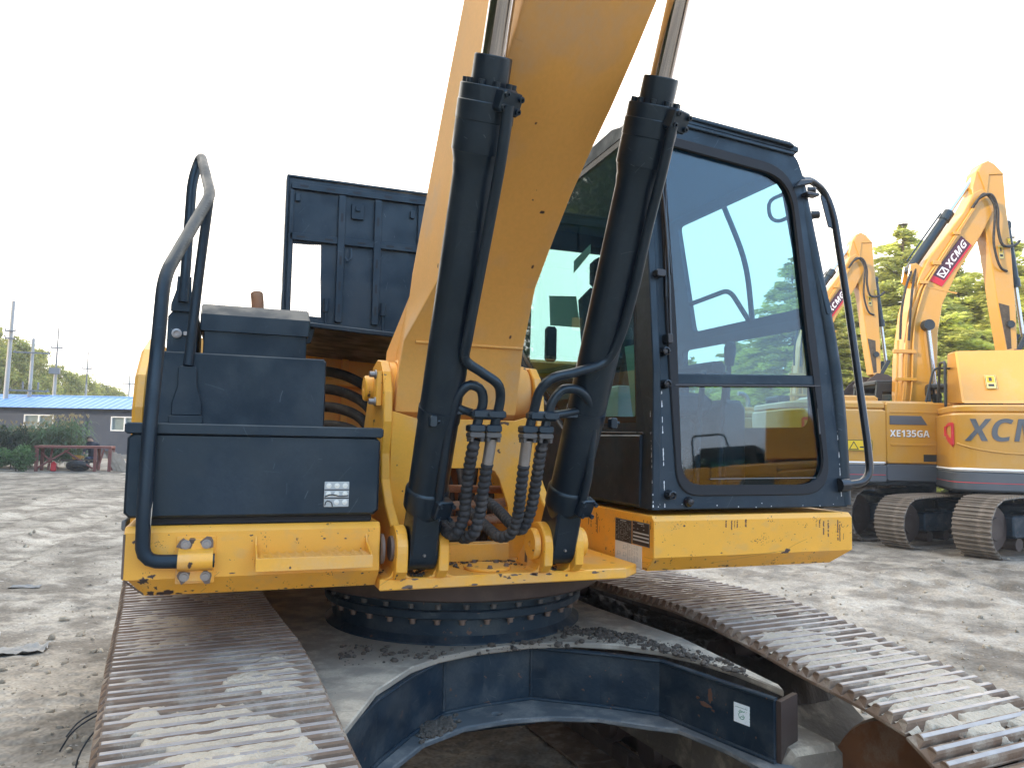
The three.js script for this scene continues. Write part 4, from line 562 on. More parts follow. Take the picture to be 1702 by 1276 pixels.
  part('hinge', bx(0.963, 1.02, 2.415, 2.50, zh + 0.30, zh + 0.31, 0.004), M.boom, hd);
  const br = []; for (let i = 0; i < 4; i++) { const y = 3.235 - i * 0.06; br.push(rod([1.14, y, zh + 0.02], [1.19, y + 0.012, zh + 0.06], 0.006, 0.006, 8)); } parts('hinge_bolt', br, M.steel, hd);
}

// ---------------------------------------------------------------- boom and its two cylinders
{
  const bm = subgroup('boom', EX);
  // side profile in (z, y): belly edge going up, back edge coming down; the foot sits on the pin at (-0.45, 1.89)
  const belly = [[-0.335, 1.80], [-0.300, 1.92], [-0.255, 2.06], [-0.077, 2.265], [0.105, 2.42], [0.233, 2.525], [0.40, 2.64], [0.52, 2.715], [0.66, 2.815], [0.80, 2.925], [1.25, 3.28], [1.8, 3.62], [2.6, 3.98], [3.6, 4.25], [5.4, 4.42]];
  const back = [[5.4, 4.72], [3.4, 4.78], [2.2, 4.62], [1.3, 4.20], [0.65, 3.68], [0.141, 3.19], [-0.004, 3.025], [-0.17, 2.825], [-0.355, 2.60], [-0.53, 2.38], [-0.56, 2.29]];
  const foot = [[-0.57, 2.05], [-0.575, 1.93], [-0.55, 1.82], [-0.48, 1.76], [-0.40, 1.755]];
  const prof = [...belly, ...back, ...foot], sh = new THREE.Shape(prof.map((q) => new THREE.Vector2(q[0], q[1])));
  const x0 = 0.70, x1 = 1.05, g = new THREE.ExtrudeGeometry(sh, { depth: x1 - x0, bevelEnabled: true, bevelSize: 0.010, bevelThickness: 0.010, bevelOffset: -0.010, bevelSegments: 2 });
  g.translate(0, 0, 0.0); g.rotateY(-Math.PI / 2); g.translate(x1 - 0.01, 0, 0);
  // the foot spreads out to the full width of the bracket
  const p = g.attributes.position; for (let i = 0; i < p.count; i++) { const y = p.getY(i), z = p.getZ(i), k = sstep(2.32, 2.0, y); if (k > 0) { const s = p.getX(i) < 0.875 ? -1 : 1; p.setX(i, p.getX(i) + s * (s < 0 ? 0.095 : 0.030) * k); } }
  g.computeVertexNormals(); part('boom_box', boxUV(creased(g)), M.boom, bm);
  part('foot_hub', [lathe([0.604, 1.89, -0.45], [1, 0, 0], [[0.05, 0], [0.112, 0], [0.118, 0.006], [0.122, 0.05], [0.13, 0.12], [0.13, 0.40], [0.122, 0.47], [0.118, 0.538], [0.112, 0.544], [0.05, 0.544]], 40)], M.boom, bm);
  const seam = (pts, x) => { const q = []; for (let i = 0; i + 1 < pts.length; i++) q.push(rod([x, pts[i][1], pts[i][0]], [x, pts[i + 1][1], pts[i + 1][0]], 0.006, 0.006, 8)); return q; };
  parts('weld_seam', [...seam(back.slice(3, 10).map((q) => [q[0] + 0.012, q[1] - 0.010]), 0.699), ...seam([[-0.50, 2.34], [-0.32, 2.33], [-0.14, 2.21]], 0.6905), rod([0.64, 2.06, -0.251], [1.07, 2.06, -0.251], 0.006, 0.006, 8)], M.boom, bm);

  const dy = 0.898, dz = 0.44, D = [0, dy, dz], at = (X, s, off = 0, ox = 0) => [X + ox, 1.33 + dy * s - dz * off, -0.03 + dz * s + dy * off];   // off: outwards to the front
  for (const [X, sgn, s0] of [[0.62, 1, 0], [1.13, 1, 0.035]]) {
    const cy = subgroup('boom_cylinder', EX), L = (prof, name, mat) => part(name, lathe([X, 1.33, -0.03], D, prof, 36), mat, cy);
    part('foot_eye', [rod([X - 0.047, 1.33, -0.03], [X + 0.047, 1.33, -0.03], 0.073, 0.073, 32), slab([[X - 0.047, 1.33 - 0.02, 0.043], [X - 0.047, 1.33 + 0.155, 0.125 - 0.02], [X - 0.047, 1.33 + 0.205, -0.005], [X - 0.047, 1.345, -0.103]], 0.094, { side: [1, 0, 0], bevel: 0.008 })], M.cylinder, cy);
    L([[0, 0.11], [0.050, 0.115], [0.066, 0.15], [0.0735, 0.165], [0.0735, 0.225], [0.071, 0.231], [0.0665, 0.236], [0.0655, 0.245], [0.0655, 1.24 + s0], [0.069, 1.262 + s0], [0.069, 1.272 + s0], [0.076, 1.30 + s0]], 'barrel', M.cylinder);
    L([[0.0761, 1.30 + s0], [0.079, 1.305 + s0], [0.079, 1.385 + s0], [0.0805, 1.387 + s0], [0.0805, 1.435 + s0], [0.079, 1.437 + s0], [0.079, 1.475 + s0], [0.077, 1.478 + s0], [0.052, 1.478 + s0], [0.052, 1.55 + s0], [0.050, 1.554 + s0], [0.036, 1.554 + s0]], 'gland', M.cylinder);
    for (let i = 0; i < 10; i++) { const a = i / 10 * 6.283 + 0.3, e1 = V(1, 0, 0), e2 = V(0, -dz, dy), c = at(X, 1.478 + s0); const q = V(...c).addScaledVector(e1, 0.0655 * Math.cos(a)).addScaledVector(e2, 0.0655 * Math.sin(a)); part('gland_bolt', lathe(q.toArray(), D, [[0, 0], [0.009, 0], [0.009, 0.013], [0.006, 0.0135], [0.005, 0.010], [0, 0.010]], 12), M.cylinder, cy); }
    L([[0, 1.54], [0.0345, 1.541], [0.0345, 2.55], [0, 2.551]], 'rod', M.chrome);
    part('rod_eye', rod([X - 0.05, 1.33 + dy * 2.6, -0.03 + dz * 2.6], [X + 0.05, 1.33 + dy * 2.6, -0.03 + dz * 2.6], 0.085, 0.085, 28), M.cylinder, cy);
    // head port block
    const c = at(X, 1.445 + s0, 0.079, 0.03), pb = bx(-0.034, 0.034, -0.030, 0.030, -0.012, 0.026, 0.006); pb.applyMatrix4(new THREE.Matrix4().makeRotationX(Math.asin(dz))); pb.rotateY(0.35); pb.translate(...c); part('port_block', pb, M.cylinder, cy);
    for (const [ox, os] of [[-0.024, 0.017], [-0.024, -0.015], [0.024, 0.017], [0.024, -0.015]]) { const o = V(ox, os * dy - 0.026 * dz, os * dz + 0.026 * dy).applyAxisAngle(V(0, 1, 0), 0.35); const q = V(...c).add(o), n = V(0, -dz, dy).applyAxisAngle(V(0, 1, 0), 0.35); part('socket_screw', lathe(q.toArray(), n.toArray(), [[0, 0], [0.008, 0], [0.008, 0.008], [0.0045, 0.0085], [0.004, 0.004], [0, 0.004]], 14), M.cylinder, cy); }
    // foot port block
    const cb = at(X, 0.195, 0.070, 0.035); const fb = bx(-0.030, 0.030, -0.034, 0.034, -0.016, 0.022, 0.006); fb.rotateX(-Math.asin(dz) * -1); fb.rotateY(0.3); fb.translate(...cb); part('port_block', fb, M.cylinder, cy);
    for (const [ox, os] of [[-0.02, -0.024], [0.016, -0.026], [0.022, 0.02], [-0.02, 0.02]]) { const q = V(cb[0] + ox + 0.008, cb[1] + os * dy - 0.022 * dz, cb[2] + os * dz + 0.022 * dy); part('socket_screw', lathe(q.toArray(), [0.28, -dz, dy], [[0, 0], [0.008, 0], [0.008, 0.009], [0.004, 0.0095], [0, 0.006]], 14), M.cylinder, cy); }
    // clamp band round the barrel
    const sb = 0.50 + s0 * 0.3; L([[0.0657, sb - 0.022], [0.0685, sb - 0.022], [0.0685, sb + 0.022], [0.0657, sb + 0.022]], 'clamp_band', M.cylinder);
    const l = at(X, sb, 0.06, X < 1 ? -0.035 : 0.075), lb = bx(-0.012, 0.012, -0.018, 0.018, -0.012, 0.016, 0.004); lb.translate(...l); part('clamp_bolt', [lb, bolt([l[0] + 0.012, l[1], l[2]], [1, 0, 0.4], 0.007, 0.01)], M.cylinder, cy);
    part('grease_nipple', rod([X, 1.315, 0.0415], [X, 1.313, 0.052], 0.006, 0.004, 10), M.steel, cy);
  }
  const CY = EX.children.filter((c) => c.name === 'boom_cylinder');
  const pipes = [
    [[[0.648, 2.575, 0.700], [0.652, 2.456, 0.640], [0.654, 2.291, 0.540], [0.652, 2.150, 0.462], [0.648, 1.994, 0.385], [0.653, 1.939, 0.345], [0.711, 1.904, 0.330], [0.766, 1.870, 0.325], [0.785, 1.832, 0.300], [0.782, 1.776, 0.280], [0.776, 1.730, 0.265]], 0],
    [[[0.642, 1.467, 0.115], [0.640, 1.656, 0.198], [0.645, 1.773, 0.245], [0.654, 1.832, 0.275], [0.686, 1.866, 0.290], [0.722, 1.854, 0.290], [0.735, 1.816, 0.280], [0.727, 1.774, 0.270], [0.719, 1.730, 0.265]], 0],
    [[[1.145, 2.60, 0.705], [1.148, 2.484, 0.645], [1.154, 2.348, 0.560], [1.158, 2.145, 0.455], [1.147, 2.008, 0.380], [1.126, 1.956, 0.345], [1.034, 1.921, 0.330], [0.941, 1.893, 0.330], [0.913, 1.855, 0.310], [0.908, 1.799, 0.280], [0.897, 1.733, 0.265]], 1],
    [[[1.150, 1.459, 0.120], [1.156, 1.583, 0.170], [1.148, 1.686, 0.205], [1.136, 1.767, 0.240], [1.106, 1.832, 0.270], [1.054, 1.866, 0.290], [1.001, 1.864, 0.290], [0.970, 1.824, 0.280], [0.960, 1.781, 0.270], [0.950, 1.733, 0.265]], 1],
  ];
  for (const [q, i] of pipes) part('oil_pipe', tube(q, 0.0155, { smooth: true, radial: 14, step: 0.015 }), M.cylinder, CY[i]);
  for (const [i, xa, xb] of [[0, 0.722, 0.784], [1, 0.912, 0.966]]) {
    part('pipe_clamp', [bx(xa - 0.026, xb + 0.026, 1.762, 1.793, 0.255, 0.294, 0.010), bx(xa - 0.02, xb + 0.02, 1.768, 1.788, 0.295, 0.300, 0.003), bolt([(xa + xb) / 2, 1.778, 0.300], [0, 0, 1], 0.007, 0.006)], M.cylinder, CY[i]);
    part('clamp_arm', i === 0 ? [tube([[0.66, 1.80, 0.235], [0.685, 1.79, 0.24], [0.705, 1.782, 0.258]], 0.013, { radial: 8 }), bx(0.655, 0.70, 1.775, 1.80, 0.225, 0.245, 0.004)] : [tube([[1.09, 1.80, 0.235], [1.03, 1.79, 0.245], [0.985, 1.782, 0.258]], 0.013, { radial: 8 }), bx(0.99, 1.08, 1.775, 1.80, 0.225, 0.245, 0.004)], M.cylinder, CY[i]);
  }
  const hoses = [
    [[[0.718, 1.70, 0.262], [0.714, 1.67, 0.252], [0.716, 1.603, 0.210], [0.721, 1.524, 0.170], [0.724, 1.444, 0.135], [0.708, 1.389, 0.105], [0.695, 1.392, 0.03], [0.694, 1.433, -0.08], [0.70, 1.45, -0.25]], 0, false],
    [[[0.772, 1.705, 0.260], [0.770, 1.643, 0.240], [0.769, 1.546, 0.200], [0.771, 1.456, 0.160], [0.760, 1.393, 0.135], [0.742, 1.374, 0.090], [0.735, 1.387, 0.010], [0.725, 1.420, -0.110], [0.73, 1.44, -0.26]], 0, true],
    [[[0.893, 1.702, 0.260], [0.893, 1.639, 0.240], [0.898, 1.535, 0.200], [0.906, 1.442, 0.150], [0.897, 1.387, 0.115], [0.876, 1.371, 0.070], [0.866, 1.386, -0.01], [0.865, 1.401, -0.100], [0.86, 1.43, -0.25]], 1, true],
    [[[0.949, 1.698, 0.260], [0.948, 1.659, 0.240], [0.954, 1.559, 0.190], [0.951, 1.457, 0.150], [0.936, 1.399, 0.110], [0.921, 1.413, 0.050], [0.922, 1.438, -0.050], [0.913, 1.464, -0.150], [0.90, 1.475, -0.26]], 1, false],
  ];
  for (const [q, i, ferr] of hoses) {
    const t0 = ferr ? 0.085 : 0.018;
    // spiral guard: thicker wrap with a helical groove
    part('hose', tube(q, 0.0165, { smooth: true, radial: 18, step: 0.0035, rf: (s, a) => (s < t0 ? 0 : 0.0058 * Math.pow(Math.abs(Math.sin(Math.PI * (s / 0.022 + a * 0.5))), 0.6) - 0.002 ) }), M.rubber, CY[i]);
    const a = V(...q[0]), b = V(...q[1]), d = b.clone().sub(a).normalize();
    if (ferr) part('hose_ferrule', rod(a.toArray(), a.clone().addScaledVector(d, 0.085).toArray(), 0.0185, 0.018, 16), M.steel, CY[i]);
    const fx = q[0][0], fy = 1.722, fz = 0.264;
    part('hose_flange', [bx(fx - 0.026, fx + 0.026, fy, fy + 0.024, fz - 0.024, fz + 0.024, 0.005)], M.cylinder, CY[i]);
    part('hose_flange', [bx(fx - 0.025, fx + 0.025, fy - 0.0175, fy - 0.0005, fz - 0.023, fz + 0.023, 0.004), ...[[-0.017, 0.015], [0.017, 0.015], [-0.017, -0.015], [0.017, -0.015]].map(([u, w]) => bolt([fx + u, fy - 0.0175, fz + w], [0, -1, 0], 0.0065, 0.010))], M.bolt, CY[i]);
  }
}

// ---------------------------------------------------------------- cab
{
  const cb = subgroup('cab', EX), F = (x, y, o = 0) => [x, y, -0.03 - 0.062 * (y - 1.44) + o], SX = (y) => 1.53 + 0.03 * sstep(1.9, 3.0, y) , S = (z, y, o = 0) => [SX(y) + o, y, z];
  const rc = (pts, r, n = 6) => { const o = []; for (let i = 0; i < pts.length; i++) { const a = pts[(i + pts.length - 1) % pts.length], p = pts[i], b = pts[(i + 1) % pts.length], k = p[2] ?? r, A = V(a[0] - p[0], a[1] - p[1], 0), B = V(b[0] - p[0], b[1] - p[1], 0), d = Math.min(k, A.length() * 0.49, B.length() * 0.49); A.normalize(); B.normalize(); for (let j = 0; j <= n; j++) { const t = j / n, s = 1 - t; o.push([p[0] + A.x * d * s * s + B.x * d * t * t, p[1] + A.y * d * s * s + B.y * d * t * t]); } } return o; };
  const off = (pts, d) => { const c = pts.reduce((a, p) => [a[0] + p[0] / pts.length, a[1] + p[1] / pts.length], [0, 0]); return pts.map((p) => { const l = Math.hypot(p[0] - c[0], p[1] - c[1]); return [p[0] + (p[0] - c[0]) / l * d, p[1] + (p[1] - c[1]) / l * d]; }); };
  // front wall with the big opening
  const outer = rc([[1.531, 1.442, 0.004], [2.492, 1.442, 0.004], [2.478, 1.96, 0.1], [2.405, 2.62, 0.1], [2.365, 2.87, 0.1], [2.318, 3.00, 0.05], [1.575, 3.045, 0.05], [1.535, 2.2, 0.1]], 0.02);
  const open = rc([[1.650, 1.515, 0.10], [2.392, 1.515, 0.15], [2.362, 1.95, 0.2], [2.285, 2.90, 0.16], [1.612, 2.955, 0.06], [1.632, 2.3, 0.2]], 0.1, 8);
  part('front_frame', slab(outer.map((q) => F(q[0], q[1])), 0.045, { side: [0, 0, -1], holes: [open.map((q) => F(q[0], q[1]))], bevel: 0.006 }), M.dark, cb);
  part('window_seal', slab(off(open, 0.022).map((q) => F(q[0], q[1], 0.008)), 0.014, { side: [0, 0, -1], holes: [off(open, -0.020).map((q) => F(q[0], q[1], 0.008))], bevel: 0.004 }), M.black, cb);
  part('front_bar', slab([F(1.642, 1.932, 0.004), F(2.372, 1.960, 0.004), F(2.368, 2.002, 0.004), F(1.640, 1.975, 0.004)], 0.03, { side: [0, 0, -1], bevel: 0.004 }), M.dark, cb);
  part('front_bar', slab([F(1.642, 1.924, 0.009), F(2.372, 1.952, 0.009), F(2.372, 1.962, 0.009), F(1.642, 1.935, 0.009)], 0.02, { side: [0, 0, -1], bevel: 0.002 }), M.gloss, cb);
  const up = open.filter((q) => q[1] > 1.99), lo = open.filter((q) => q[1] < 1.95);
  const gu = [[1.642, 1.972], [2.366, 1.999], ...up.filter((q) => q[0] > 1.9), ...up.filter((q) => q[0] <= 1.9)];
  const ang = (pts) => { const c = pts.reduce((a, p) => [a[0] + p[0] / pts.length, a[1] + p[1] / pts.length], [0, 0]); return pts.sort((a, b) => Math.atan2(a[1] - c[1], a[0] - c[0]) - Math.atan2(b[1] - c[1], b[0] - c[0])); };
  part('windscreen', slab(ang(gu).map((q) => F(q[0], q[1], -0.012)), 0.006, { bevel: 0, side: [0, 0, -1] }), M.glass, cb);
  part('lower_window', slab(ang([[1.642, 1.928], [2.372, 1.956], ...lo]).map((q) => F(q[0], q[1], -0.010)), 0.006, { bevel: 0, side: [0, 0, -1] }), M.glass, cb);
  parts('window_edge', [rod(F(2.358, 1.75, 0.004), F(2.355, 1.86, 0.004), 0.003, 0.003, 6), rod(F(1.80, 1.560, -0.004), F(2.33, 1.565, -0.004), 0.002, 0.002, 6)], M.greyin, cb);
  // bevelled corner pillar towards the boom, and its narrow faces
  part('corner_pillar', [slab([S(-0.031, 1.443, -0.0), [1.531, 1.443, -0.033], [1.531, 1.98, -0.066], [1.556, 3.0, -0.13], [1.552, 3.0, -0.24], [1.512, 1.98, -0.16], [1.512, 1.443, -0.13]].slice(1), 0.02, { side: [1, 0, 0], bevel: 0.002 })], M.dark, cb);
  parts('bumper_stud', [[1.602, 1.50], [1.596, 1.93], [1.594, 2.06]].map(([x, y]) => lathe(F(x, y, 0.0), [0, 0, 1], [[0, 0], [0.020, 0], [0.018, 0.012], [0.0165, 0.034], [0.012, 0.037], [0.008, 0.030], [0, 0.030]], 18)), M.gloss, cb);
  part('bumper_stud', lathe(F(1.69, 1.472, 0), [0, 0, 1], [[0, 0], [0.021, 0], [0.019, 0.012], [0.012, 0.024], [0, 0.026]], 18), M.gloss, cb);
  parts('bumper_stud', [[2.475, 1.55], [2.452, 2.12], [2.40, 2.73], [2.385, 2.84]].map(([x, y]) => lathe(F(x, y, -0.02), [0.8, 0, 0.6], [[0, 0], [0.020, 0], [0.018, 0.012], [0.0165, 0.034], [0.010, 0.038], [0, 0.034]], 18)), M.gloss, cb);
  // worn edges down to bright metal
  const we = []; const rw = rng(61); for (let i = 0; i < 70; i++) { const e = i % 3, x = e === 0 ? 1.5335 : e === 1 ? 1.585 : 2.468 - 0.01, y = 1.45 + Math.pow(rw(), 1.3) * (e === 1 ? 0.48 : 0.42), h = 0.005 + 0.034 * rw() * rw(), w = 0.0010 + 0.0022 * rw(); we.push(slab([F(x - w, y, 0.0006), F(x + w, y + h * 0.2, 0.0006), F(x + w * 0.4, y + h, 0.0006), F(x - w * 0.6, y + h * 0.8, 0.0006)], 0.0008, { side: [0, 0, 1], bevel: 0 })); }
  for (let i = 0; i < 12; i++) { const x = 1.55 + 0.9 * rw(), y = 1.445 + 0.02 * rw(), s = 0.001 + 0.002 * rw(); we.push(slab([F(x - s, y, 0.0006), F(x, y - s, 0.0006), F(x + s, y, 0.0006), F(x, y + s, 0.0006)], 0.0008, { side: [0, 0, 1], bevel: 0 })); }
  part('worn_edge', we, M.white, cb).userData.kind = 'stuff';
  // side wall towards the boom with its large pane
  const so = [[-0.031, 1.442], [-0.033, 1.98], [-0.128, 3.02], [-0.40, 3.085], [-1.6, 3.03], [-1.72, 2.2], [-1.70, 1.30], [-1.45, 1.30], [-0.6, 1.442]], sw = rc([[-0.135, 1.775, 0.015], [-0.205, 3.02, 0.08], [-1.50, 2.985, 0.1], [-1.58, 2.26, 0.05], [-0.90, 1.775, 0.03]], 0.03);
  part('side_wall', slab(so.map((q) => [1.532, q[1], q[0]]), 0.035, { side: [1, 0, 0], holes: [sw.map((q) => [1.532, q[1], q[0]])], bevel: 0.004 }), M.dark, cb);
  part('side_window', slab(sw.map((q) => [1.536, q[1], q[0]]), 0.006, { bevel: 0, side: [1, 0, 0] }), M.glassSide, cb);
  { const q = off(sw, -0.045); part('glass_border', slab(sw.map((q) => [1.5345, q[1], q[0]]), 0.001, { side: [1, 0, 0], bevel: 0, holes: [q.map((k) => [1.5345, k[1], k[0]])] }), M.gloss, cb); }
  part('side_trim', [rod([1.529, 1.737, -0.10], [1.529, 1.742, -0.80], 0.004, 0.004, 8), tube([[1.528, 1.745, -0.84], [1.528, 2.20, -1.60]], 0.009, { radial: 8 })], M.plastic, cb);
  part('lower_panel', bx(1.516, 1.531, 1.45, 1.730, -0.62, -0.105, 0.006), M.dark, cb);
  // far side: door with window, pillars; back wall with window; roof; floor
  const FX = (y) => 2.494 - 0.175 * sstep(1.5, 3.1, y) * (y - 1.44) / 1.6;
  const dq = (z, y) => [FX(y) - 0.002, y, z];
  part('door_post', tube([dq(-0.06, 1.45), dq(-0.075, 2.0), [2.345, 2.85, -0.15]], 0.035, { bend: 0.3 }), M.dark, cb); part('door_post', tube([[2.452, 2.30, -0.60], [2.42, 2.62, -0.62], [2.36, 2.95, -0.72]], 0.014, { smooth: true }), M.dark, cb);
  { const dz = (z, y) => [2.482 - 0.0375 * (y - 1.44) - 0.10 * sstep(2.3, 3.0, y), y, z], out = [[-0.06, 1.44], [-1.69, 1.44], [-1.66, 3.02], [-0.13, 3.02]], cut = (q, r) => rc(q, r).map((k) => dz(k[0], k[1]));
    const panes = [[[-0.20, 2.325], [-1.07, 2.325], [-1.07, 2.915], [-0.22, 2.915]], [[-0.20, 1.78, 0.06], [-0.72, 1.78, 0.10], [-0.80, 1.86, 0.06], [-1.18, 1.90, 0.05], [-1.18, 2.235], [-0.20, 2.235]], [[-1.36, 2.20], [-1.60, 2.20], [-1.58, 2.915], [-1.36, 2.915]]];
    const flat = (q) => q.map((k) => [k[0], k[1]]);
    for (const [y0, y1, list] of [[1.44, 2.28, [panes[1]]], [2.28, 2.97, [panes[0], [[-1.36, 2.33], [-1.60, 2.33], [-1.58, 2.915], [-1.36, 2.915]]]]]) part('door_panel', slab([dz(-0.06, y0), dz(-1.69, y0), dz(-1.67, y1), dz(y1 > 2.5 ? -0.15 : -0.08, y1)], 0.03, { side: [-1, 0, 0], bevel: 0.003, holes: list.map((q) => cut(q, 0.03)) }), M.dark, cb);
    for (const q of [panes[0], panes[1], panes[2]]) part('door_window', slab(flat(q).map((k) => { const d = dz(k[0], k[1]); d[0] -= 0.016; return d; }), 0), M.glassSide, cb); }
  part('back_wall', slab([[1.54, 1.30, -1.70], [2.49, 1.30, -1.70], [2.33, 3.03, -1.64], [1.555, 3.03, -1.64]], 0.03, { side: [0, 0, 1], bevel: 0.004, holes: [rc([[1.66, 2.08], [2.36, 2.08], [2.27, 2.86], [1.66, 2.86]], 0.06).map((q) => [q[0], q[1], -1.70 + 0.06 * (q[1] - 1.3) / 1.73])] }), M.dark, cb);
  part('rear_window', slab([[1.65, 2.07, -1.67], [2.37, 2.07, -1.67], [2.28, 2.87, -1.645], [1.65, 2.87, -1.645]], 0), M.glassSide, cb);
  part('roof', [slab([[1.548, 3.04, -0.135], [2.335, 2.995, -0.135], [2.36, 2.99, -1.68], [1.548, 3.04, -1.68]], 0.06, { side: [0, 1, 0], bevel: 0.02 })], M.dark, cb);
  part('roof_liner', slab([[1.57, 2.985, -0.17], [2.31, 2.955, -0.17], [2.33, 2.955, -1.62], [1.57, 2.985, -1.62]], 0.03, { side: [0, 1, 0] }), M.liner, cb);
  part('roof_visor', [slab([[1.60, 3.090, -0.13], [2.28, 3.045, -0.13], [2.30, 3.035, -0.115], [2.30, 3.024, -0.115], [2.27, 3.028, -0.13], [1.60, 3.072, -0.13]], 0.16, { side: [0, 0, -1], bevel: 0.004 }), slab([F(1.60, 3.030, 0.012), F(2.30, 2.985, 0.012), F(2.30, 3.0, 0.012), F(1.60, 3.046, 0.012)], 0.02, { side: [0, 0, -1], bevel: 0.003 })], M.dark, cb);
  part('drain_lip', [bx(2.33, 2.40, 2.80, 2.815, -0.115, -0.075, 0.004), slab([F(2.28, 2.83, 0.002), F(2.375, 2.86, 0.002), F(2.37, 2.875, 0.002), F(2.31, 2.865, 0.002)], 0.03, { side: [0, 0, 1] })], M.gloss, cb);
  part('floor', bx(1.56, 2.46, 1.44, 1.475, -1.66, -0.08, 0.004), M.greyin, cb);
  // wiper
  part('wiper', [tube([F(1.612, 2.10, 0.035), F(1.618, 2.45, 0.028), F(1.600, 2.78, 0.022)], 0.006, { bend: 0.2 }), rod(F(1.606, 2.28, 0.020), F(1.624, 2.88, 0.020), 0.006, 0.005, 8), rod(F(1.640, 2.38, 0.012), F(1.618, 2.70, 0.014), 0.004, 0.003, 8), bx(1.596, 1.622, 2.09, 2.13, -0.075, -0.03, 0.005)], M.gloss, cb);
  part('pillar_lamp_pod', [bx(1.548, 1.592, 2.355, 2.385, -0.085, -0.035, 0.006)], M.gloss, cb);
  // grab handle outside the door post
  part('grab_handle', tube([[2.36, 2.89, -0.17], [2.47, 2.935, -0.215], [2.595, 2.90, -0.25], [2.622, 2.78, -0.225], [2.622, 2.30, -0.14], [2.622, 1.70, -0.045], [2.622, 1.59, -0.035], [2.58, 1.545, -0.03], [2.48, 1.535, -0.03]], 0.0165, { bend: 0.06, radial: 14 }), M.gloss, cb);
  part('handle_tab', slab([[2.585, 2.905, -0.243], [2.556, 2.87, -0.238], [2.578, 2.72, -0.215], [2.606, 2.715, -0.213]], 0.006, { side: [0, 0, -1], holes: [0.845, 0.75].map((y) => { const o = []; for (let i = 0; i < 10; i++) o.push([2.582 + 0.006 * Math.cos(i / 10 * 6.283), 2 + y - (y < 0.8 ? 0.006 : 0) + 0.006 * Math.sin(i / 10 * 6.283), -0.243 + 0.15 * (2.9 - 2 - y) + 0.009]); return o; }) }), M.gloss, cb);
  parts('handle_mount', [lathe([2.49, 1.535, -0.03], [-1, 0, 0], [[0, 0], [0.028, 0], [0.03, 0.02], [0.03, 0.05], [0, 0.05]], 18), lathe([2.40, 2.905, -0.19], [-1, -0.2, 0], [[0, 0], [0.026, 0], [0.026, 0.05], [0, 0.05]], 18)], M.gloss, cb);
  // inside: seat, consoles, levers, panels, papers
  part('seat', [bx(1.80, 2.26, 1.84, 1.95, -1.16, -0.66, 0.04), slab([[1.81, 1.93, -1.12], [2.25, 1.93, -1.12], [2.23, 2.52, -1.27], [2.17, 2.58, -1.28], [1.89, 2.58, -1.28], [1.83, 2.52, -1.27]], 0.11, { side: [0, 0, -1], bevel: 0.03 }), bx(1.92, 2.14, 2.58, 2.76, -1.40, -1.31, 0.03), bx(1.85, 2.20, 1.476, 1.84, -1.1, -0.72, 0.03)], M.seat, cb);
  parts('armrest', [bx(1.69, 1.78, 2.05, 2.12, -1.08, -0.70, 0.02), bx(2.28, 2.37, 2.05, 2.12, -1.08, -0.70, 0.02)], M.seat, cb);
  parts('console', [bx(1.60, 1.79, 1.476, 1.95, -1.25, -0.55, 0.03), bx(2.28, 2.43, 1.476, 1.92, -1.25, -0.62, 0.03)], M.plastic, cb);
  for (const [a, b, q] of [[[1.70, 1.95, -0.60], [1.71, 2.12, -0.57], [1.71, 2.11, -0.57]], [[2.34, 1.92, -0.66], [2.33, 2.10, -0.63], [2.33, 2.09, -0.63]]]) part('joystick', [rod(a, b, 0.014, 0.012, 12), lathe(q, [0, 1, 0.1], [[0, 0], [0.022, 0], [0.028, 0.05], [0.03, 0.09], [0.02, 0.12], [0, 0.125]], 16)], M.plastic, cb);
  parts('travel_lever', [tube([[1.98, 1.48, -0.40], [1.98, 1.80, -0.38], [1.95, 2.02, -0.30]], 0.012), tube([[2.10, 1.48, -0.40], [2.10, 1.80, -0.38], [2.07, 2.02, -0.30]], 0.012)], M.plastic, cb); parts('pedal', [bx(1.93, 2.02, 1.49, 1.51, -0.42, -0.24, 0.006), bx(2.06, 2.15, 1.49, 1.51, -0.42, -0.24, 0.006)], M.plastic, cb);
  part('monitor', [bx(1.62, 1.78, 2.03, 2.20, -0.34, -0.29, 0.012), rod([1.66, 1.6, -0.3], [1.68, 2.05, -0.31], 0.018, 0.018, 10)], M.plastic, cb);
  part('rear_shelf', bx(1.58, 2.42, 1.476, 2.05, -1.655, -1.36, 0.02), M.plastic, cb);
  part('inner_grab_rail', tube([[2.40, 2.48, -1.09], [2.40, 2.50, -0.72], [2.41, 2.32, -0.58]], 0.013, { bend: 0.06 }), M.plastic, cb);
  part('hook_handle', tube([[2.37, 2.865, -0.24], [2.345, 2.855, -0.35], [2.35, 2.77, -0.345], [2.355, 2.735, -0.29], [2.37, 2.75, -0.22]], 0.009, { bend: 0.04 }), M.plastic, cb);
  part('seat_belt_rod', tube([[1.95, 2.93, -1.2], [2.02, 2.5, -1.42], [2.05, 2.1, -1.5]], 0.012, { smooth: true }), M.plastic, cb);
  parts('paper_sheet', [slab([[1.545, 2.24, -0.72], [1.545, 2.40, -0.77], [1.545, 2.46, -1.10], [1.545, 2.30, -1.08]], 0.002, { side: [1, 0, 0], bevel: 0 }), slab([[1.545, 2.52, -0.80], [1.545, 2.58, -0.62], [1.545, 2.62, -0.62], [1.545, 2.58, -0.80]], 0.002, { side: [1, 0, 0], bevel: 0 })], std({ color: C(0.33, 0.42, 0.36), roughness: 0.9 }), cb);
  part('paper_sheet', slab([[1.62, 1.80, -0.20], [1.62, 2.12, -0.26], [1.62, 2.12, -0.42], [1.62, 1.80, -0.34]], 0.004, { side: [1, 0, 0], bevel: 0 }), std({ color: C(0.30, 0.46, 0.41), roughness: 0.8 }), cb);
  part('manual_box', bx(1.60, 1.68, 1.79, 1.95, -0.56, -0.44, 0.006), M.white, cb);
